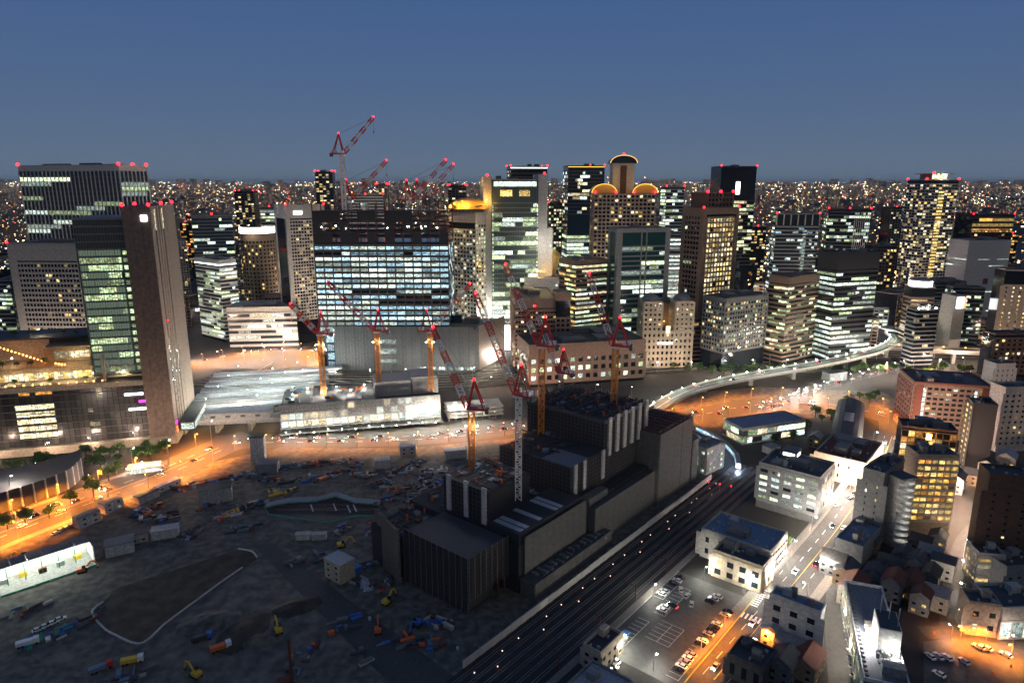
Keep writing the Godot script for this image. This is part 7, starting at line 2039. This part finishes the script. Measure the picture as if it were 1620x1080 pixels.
	tower("grey_office", "pale banded office at the far left edge under the fin tower", -485.4, -655.3, 2, 19.8, 30.0, 80.0, "grey", "glass", [{"lit": 0.6, "c": ["cw", "gw"], "fh": 4, "sp": 1.7, "run": 3, "bw": 3.2, "pw": 0}], {})
	tower("mall_drum", "pale low drum-like store with warm lit floors near the plaza", -266.5, -730.6, 6, 71.0, 44.0, 42.2, "offwhite", "glass", [{"lit": 0.5, "c": ["ww", "cw"], "fh": 5.5, "sp": 2.6, "run": 5, "bw": 3.2, "pw": 0, "f": "F", "y0": 2, "y1": 5}], {"top": 5, "units": 5, "roof": "roofgrey"})
	tower("office_block", "grey low office at right below the white department building", 486.3, -725.3, -14, 30.8, 18.7, 62.0, "midgrey", "glass", [{"lit": 0.3, "c": ["cw", "gw"], "fh": 4, "sp": 1.7, "run": 2, "bw": 3.2, "pw": 0}], {})
	tower("signal_block", "white block with a tall glowing sign by the right avenue", 458.7, -699.8, 8, 12.9, 18.0, 56.7, "white", "white", [], {"key": "redsign"})
	tower("lit_office", "five-storey grey office with bright wide windows beside its car park", 151.7, -339.2, 50, 25.3, 31.1, 24.7, "grey", "midgrey", [{"lit": 0.62, "c": ["cw", "gw"], "fh": 3.6, "sp": 1.9, "bw": 6.2, "pw": 2.2, "f": "L", "y0": 5, "y1": 1.2, "glass": true}, {"lit": 0.7, "c": ["gw", "ww"], "fh": 4.0, "sp": 1.8, "bw": 4.6, "pw": 2.0, "f": "F", "y0": 5, "y1": 1.5, "glass": true}], {"cat": "office", "units": 2, "roof": "roofdark"})
	tower("blue_roof_store", "low building with a broad blue roof beside the lit office car park", 107.3, -287.3, 50, 21.8, 31.9, 13.2, "offwhite", "offwhite", [{"lit": 0.0, "c": ["gw"], "fh": 3.6, "sp": 2.2, "run": 3, "bw": 3, "pw": 0.3, "f": "F", "y0": 1, "y1": 1, "glass": true}, {"lit": 0.05, "c": ["ye"], "fh": 4.0, "sp": 2.8, "bw": 6, "pw": 4.6, "f": "L", "y0": 1, "y1": 1, "glass": true}], {"cat": "store", "units": 3, "roof": "roofblue"})
	tower("corner_shop", "cream three-storey corner building with small windows at the crossing", 100.9, -270.1, 50, 11.2, 22.1, 11.7, "cream", "cream", [{"lit": 0.06, "c": ["ye", "cw"], "fh": 3.6, "sp": 2.2, "bw": 5.2, "pw": 2.6, "f": "LF", "y0": 0.5, "y1": 1.2, "glass": true}], {"cat": "shop", "units": 2, "roof": "roofdark"})
	tower("white_office", "white five-storey office with blue roof beside the street crossing", 105.5, -224.0, 50, 6.0, 18.3, 19.8, "white", "white", [{"lit": 0.0, "c": ["cw"], "fh": 4.2, "sp": 2.7, "bw": 6.0, "pw": 3.4, "f": "L", "y0": 3, "y1": 1.5, "glass": true}], {"cat": "office", "units": 2, "roof": "roofblue"})
	tower("rail_house", "cream three-storey house with black roof between railway and car park", 33.1, -217.4, 50, 14.7, 7.6, 8.2, "cream", "cream", [{"lit": 0.05, "c": ["ye"], "fh": 3.2, "sp": 1.9, "bw": 3.4, "pw": 2.0, "f": "FL", "y0": 0.6, "y1": 0.8, "glass": true}], {"cat": "house", "units": 0, "roof": "black"})
	tower("black_house", "black flat-roofed house by the orange-lit street", 84.8, -209.9, 50, 12.8, 12.7, 8.3, "darkgrey", "darkgrey", [{"lit": 0.05, "c": ["ye"], "fh": 3.4, "sp": 2.2, "bw": 4.0, "pw": 2.4, "f": "FL", "y0": 0.8, "y1": 0.8, "glass": true}], {"cat": "house", "units": 1, "roof": "roofdark"})
	tower("warehouse", "beige flat warehouse with roof machines and bright loading yard", 203.5, -386.6, 50, 40.9, 27.9, 14.3, "cream", "cream", [{"lit": 0.0, "c": ["ye"], "fh": 5, "sp": 4, "bw": 6, "pw": 4.5, "f": "LF", "y0": 1, "y1": 1, "glass": true}], {"cat": "warehouse", "units": 7, "roof": "rust"})
	tower("dark_flat_block", "dark flat-roofed block behind the scalloped white balconies", 181.9, -311.1, 42, 25.9, 9.7, 36.1, "midgrey", "midgrey", [{"lit": 0.05, "c": ["ye"], "fh": 3.2, "sp": 1.9, "bw": 6.0, "pw": 4.2, "f": "L", "y0": 1, "y1": 5, "glass": true}], {"cat": "apartment block", "units": 1, "roof": "roofdark"})
	tower("orange_glass_block", "glass block with a burst of orange light on its top floor", 219.8, -341.8, -20, 25.3, 13.2, 44.9, "darkbrown", "glassdark", [{"lit": 0.6, "c": ["or", "ye", "ww"], "fh": 3.4, "sp": 0.6, "bw": 3.0, "pw": 0.35, "f": "F", "y0": 1, "y1": 1}], {"key": "burst", "cat": "office", "units": 4, "roof": "black"})
	tower("balcony_block", "apartment block glowing gold on every balcony row", 206.5, -314.4, -4, 19.0, 13.1, 41.6, "beige", "tan", [{"f": "F", "lit": 0.97, "c": ["ye", "ye", "or"], "fh": 3.1, "sp": 1.4, "bw": 3.4, "pw": 0.5, "y0": 8, "y1": 1, "wall": "cream"}], {"cat": "apartment block", "units": 2, "roof": "roofdark"})
	tower("brick_block", "long red-brick apartment block with a pale centre and dark roof", 299.9, -455.5, -14, 46.4, 34.8, 38.2, "brick", "rosebrown", [{"lit": 0.14, "c": ["ww", "ye", "cw"], "fh": 3.4, "sp": 1.7, "bw": 3.8, "pw": 1.2, "f": "F", "y0": 2, "y1": 1.5, "wall": "rosebrown", "glass": true}, {"lit": 0.1, "c": ["ye"], "fh": 3.4, "sp": 2, "bw": 5, "pw": 2.8, "f": "L", "glass": true, "wall": "brick"}], {"key": "brick", "cat": "apartment block", "units": 4, "roof": "roofdark"})
	tower("black_balcony_block", "slim black block with a ladder of yellow stair lights", 285.2, -394.4, -18, 12.7, 12.3, 40.7, "black", "black", [{"f": "L", "lit": 1.0, "c": ["ye"], "fh": 3.2, "sp": 1.6, "bw": 5, "pw": 2.6, "y0": 2, "y1": 1}], {"cat": "apartment block", "units": 1})
	tower("grey_slab_block", "blank grey slab block at the right edge above the brick block", 419.8, -567.6, 4, 17.6, 14.0, 20.0, "grey", "grey", [{"lit": 0.15, "c": ["ye"], "fh": 3.6, "sp": 2.4, "bw": 5, "pw": 3.4, "f": "F", "glass": true}], {"cat": "apartment block", "units": 1})
	tower("dark_edge_block", "dark tall block with warm window columns at the right frame edge", 446.7, -598.6, 2, 36.8, 16.0, 39.2, "darkbrown", "glassdark", [{"lit": 0.4, "c": ["ye", "ww"], "fh": 3.6, "sp": 2.0, "bw": 5, "pw": 2.6, "f": "F"}], {"cat": "apartment block", "units": 1})
	tower("edge_flats", "pale narrow flats at the right edge with amber street glow", 323.9, -422.9, 6, 21.0, 12.0, 42.8, "offwhite", "offwhite", [{"lit": 0.1, "c": ["ye"], "fh": 3.3, "sp": 2.1, "bw": 4, "pw": 2.4, "f": "F", "glass": true}], {"cat": "apartment block", "units": 1})
	tower("brown_block", "dark brown apartment block with curved white balconies on the right edge", 220.8, -274.7, -14, 28.7, 11.4, 47.8, "darkbrown", "darkbrown", [{"lit": 0.08, "c": ["ww"], "fh": 3.2, "sp": 2.2, "bw": 6.0, "pw": 4.6, "f": "F", "y0": 2, "y1": 7, "glass": true}], {"cat": "apartment block", "units": 2, "roof": "roofdark"})
	tower("yellow_balcony_block", "four-storey block with glowing yellow corridors by the back street", 206.6, -269.0, -10, 10.5, 10.5, 14.6, "offwhite", "offwhite", [{"f": "F", "lit": 0.85, "c": ["ye", "ww"], "fh": 3.1, "sp": 1.5, "bw": 4.6, "pw": 0.4, "y0": 1.5, "y1": 0.6, "wall": "offwhite"}, {"lit": 0.6, "c": ["ye"], "fh": 3.1, "sp": 1.7, "bw": 3, "pw": 1.0, "f": "L", "y0": 1.5, "y1": 0.6}], {"cat": "apartment block", "units": 1, "roof": "roofdark"})
	tower("grey_flats", "grey flats with a few lit windows at the right edge beside the yellow block", 214.0, -264.1, 8, 16.7, 14.0, 13.3, "grey", "grey", [{"lit": 0.25, "c": ["ye"], "fh": 3.1, "sp": 2.0, "bw": 4, "pw": 2.6, "f": "F", "glass": true}], {"cat": "apartment block", "units": 1})
	tower("tan_workshop", "tan workshop with a sloped dark roof beside the orange car yard", 182.0, -235.7, -14, 11.1, 9.6, 13.0, "beige", "beige", [{"lit": 0.15, "c": ["ww"], "fh": 4.4, "sp": 3.2, "bw": 5, "pw": 3.4, "f": "F", "y0": 1, "y1": 1, "glass": true}], {"cat": "workshop", "units": 0, "roof": "roofdark"})
	tower("bright_shop", "shop with a blazing white front at the right edge by the car yard", 194.5, -237.2, 4, 18.2, 16.0, 12.8, "offwhite", "offwhite", [{"f": "F", "lit": 1.0, "c": ["cw"], "fh": 4.5, "sp": 0.8, "bw": 5, "pw": 0.5, "y0": 0.2, "y1": 5.0}], {"cat": "shop", "units": 0, "roof": "roofdark"})
	tower("curved_hall", "hall with a broad curved blue roof beside the white scalloped balconies", 165.6, -294.9, 46, 33.0, 12.1, 9.5, "grey", "grey", [], {"cat": "hall", "units": 1, "roof": "roofblue"})
	tower("depot_office", "small beige depot office with bright yard by the curving track", 118.6, -389.7, 40, 18.3, 11.6, 16.1, "grey", "grey", [{"lit": 0.5, "c": ["gw", "cw"], "fh": 3.6, "sp": 2.0, "bw": 4, "pw": 1.6, "f": "FL", "y0": 0.5, "y1": 0.5}], {"cat": "office", "units": 1, "roof": "roofgrey"})
	tower("parking_deck", "two-deck car park with a dark stepped roof and lit decks", 174.4, -446.6, 20, 52.1, 20.8, 10.7, "offwhite", "darkgrey", [{"lit": 0.75, "c": ["cw", "gw", "ww"], "fh": 3.6, "sp": 1.3, "run": 2, "bw": 4, "pw": 0, "f": "FL", "y0": 0.4, "y1": 0.3}], {"cat": "car park", "units": 0, "roof": "roofblue"})
	tower("grey_warehouse", "grey-roofed shed at the bottom edge below the black-roofed house", 26.8, -191.2, 50, 22, 16, 9, "grey", "grey", [], {"cat": "shed", "units": 0, "roof": "roofpale"})
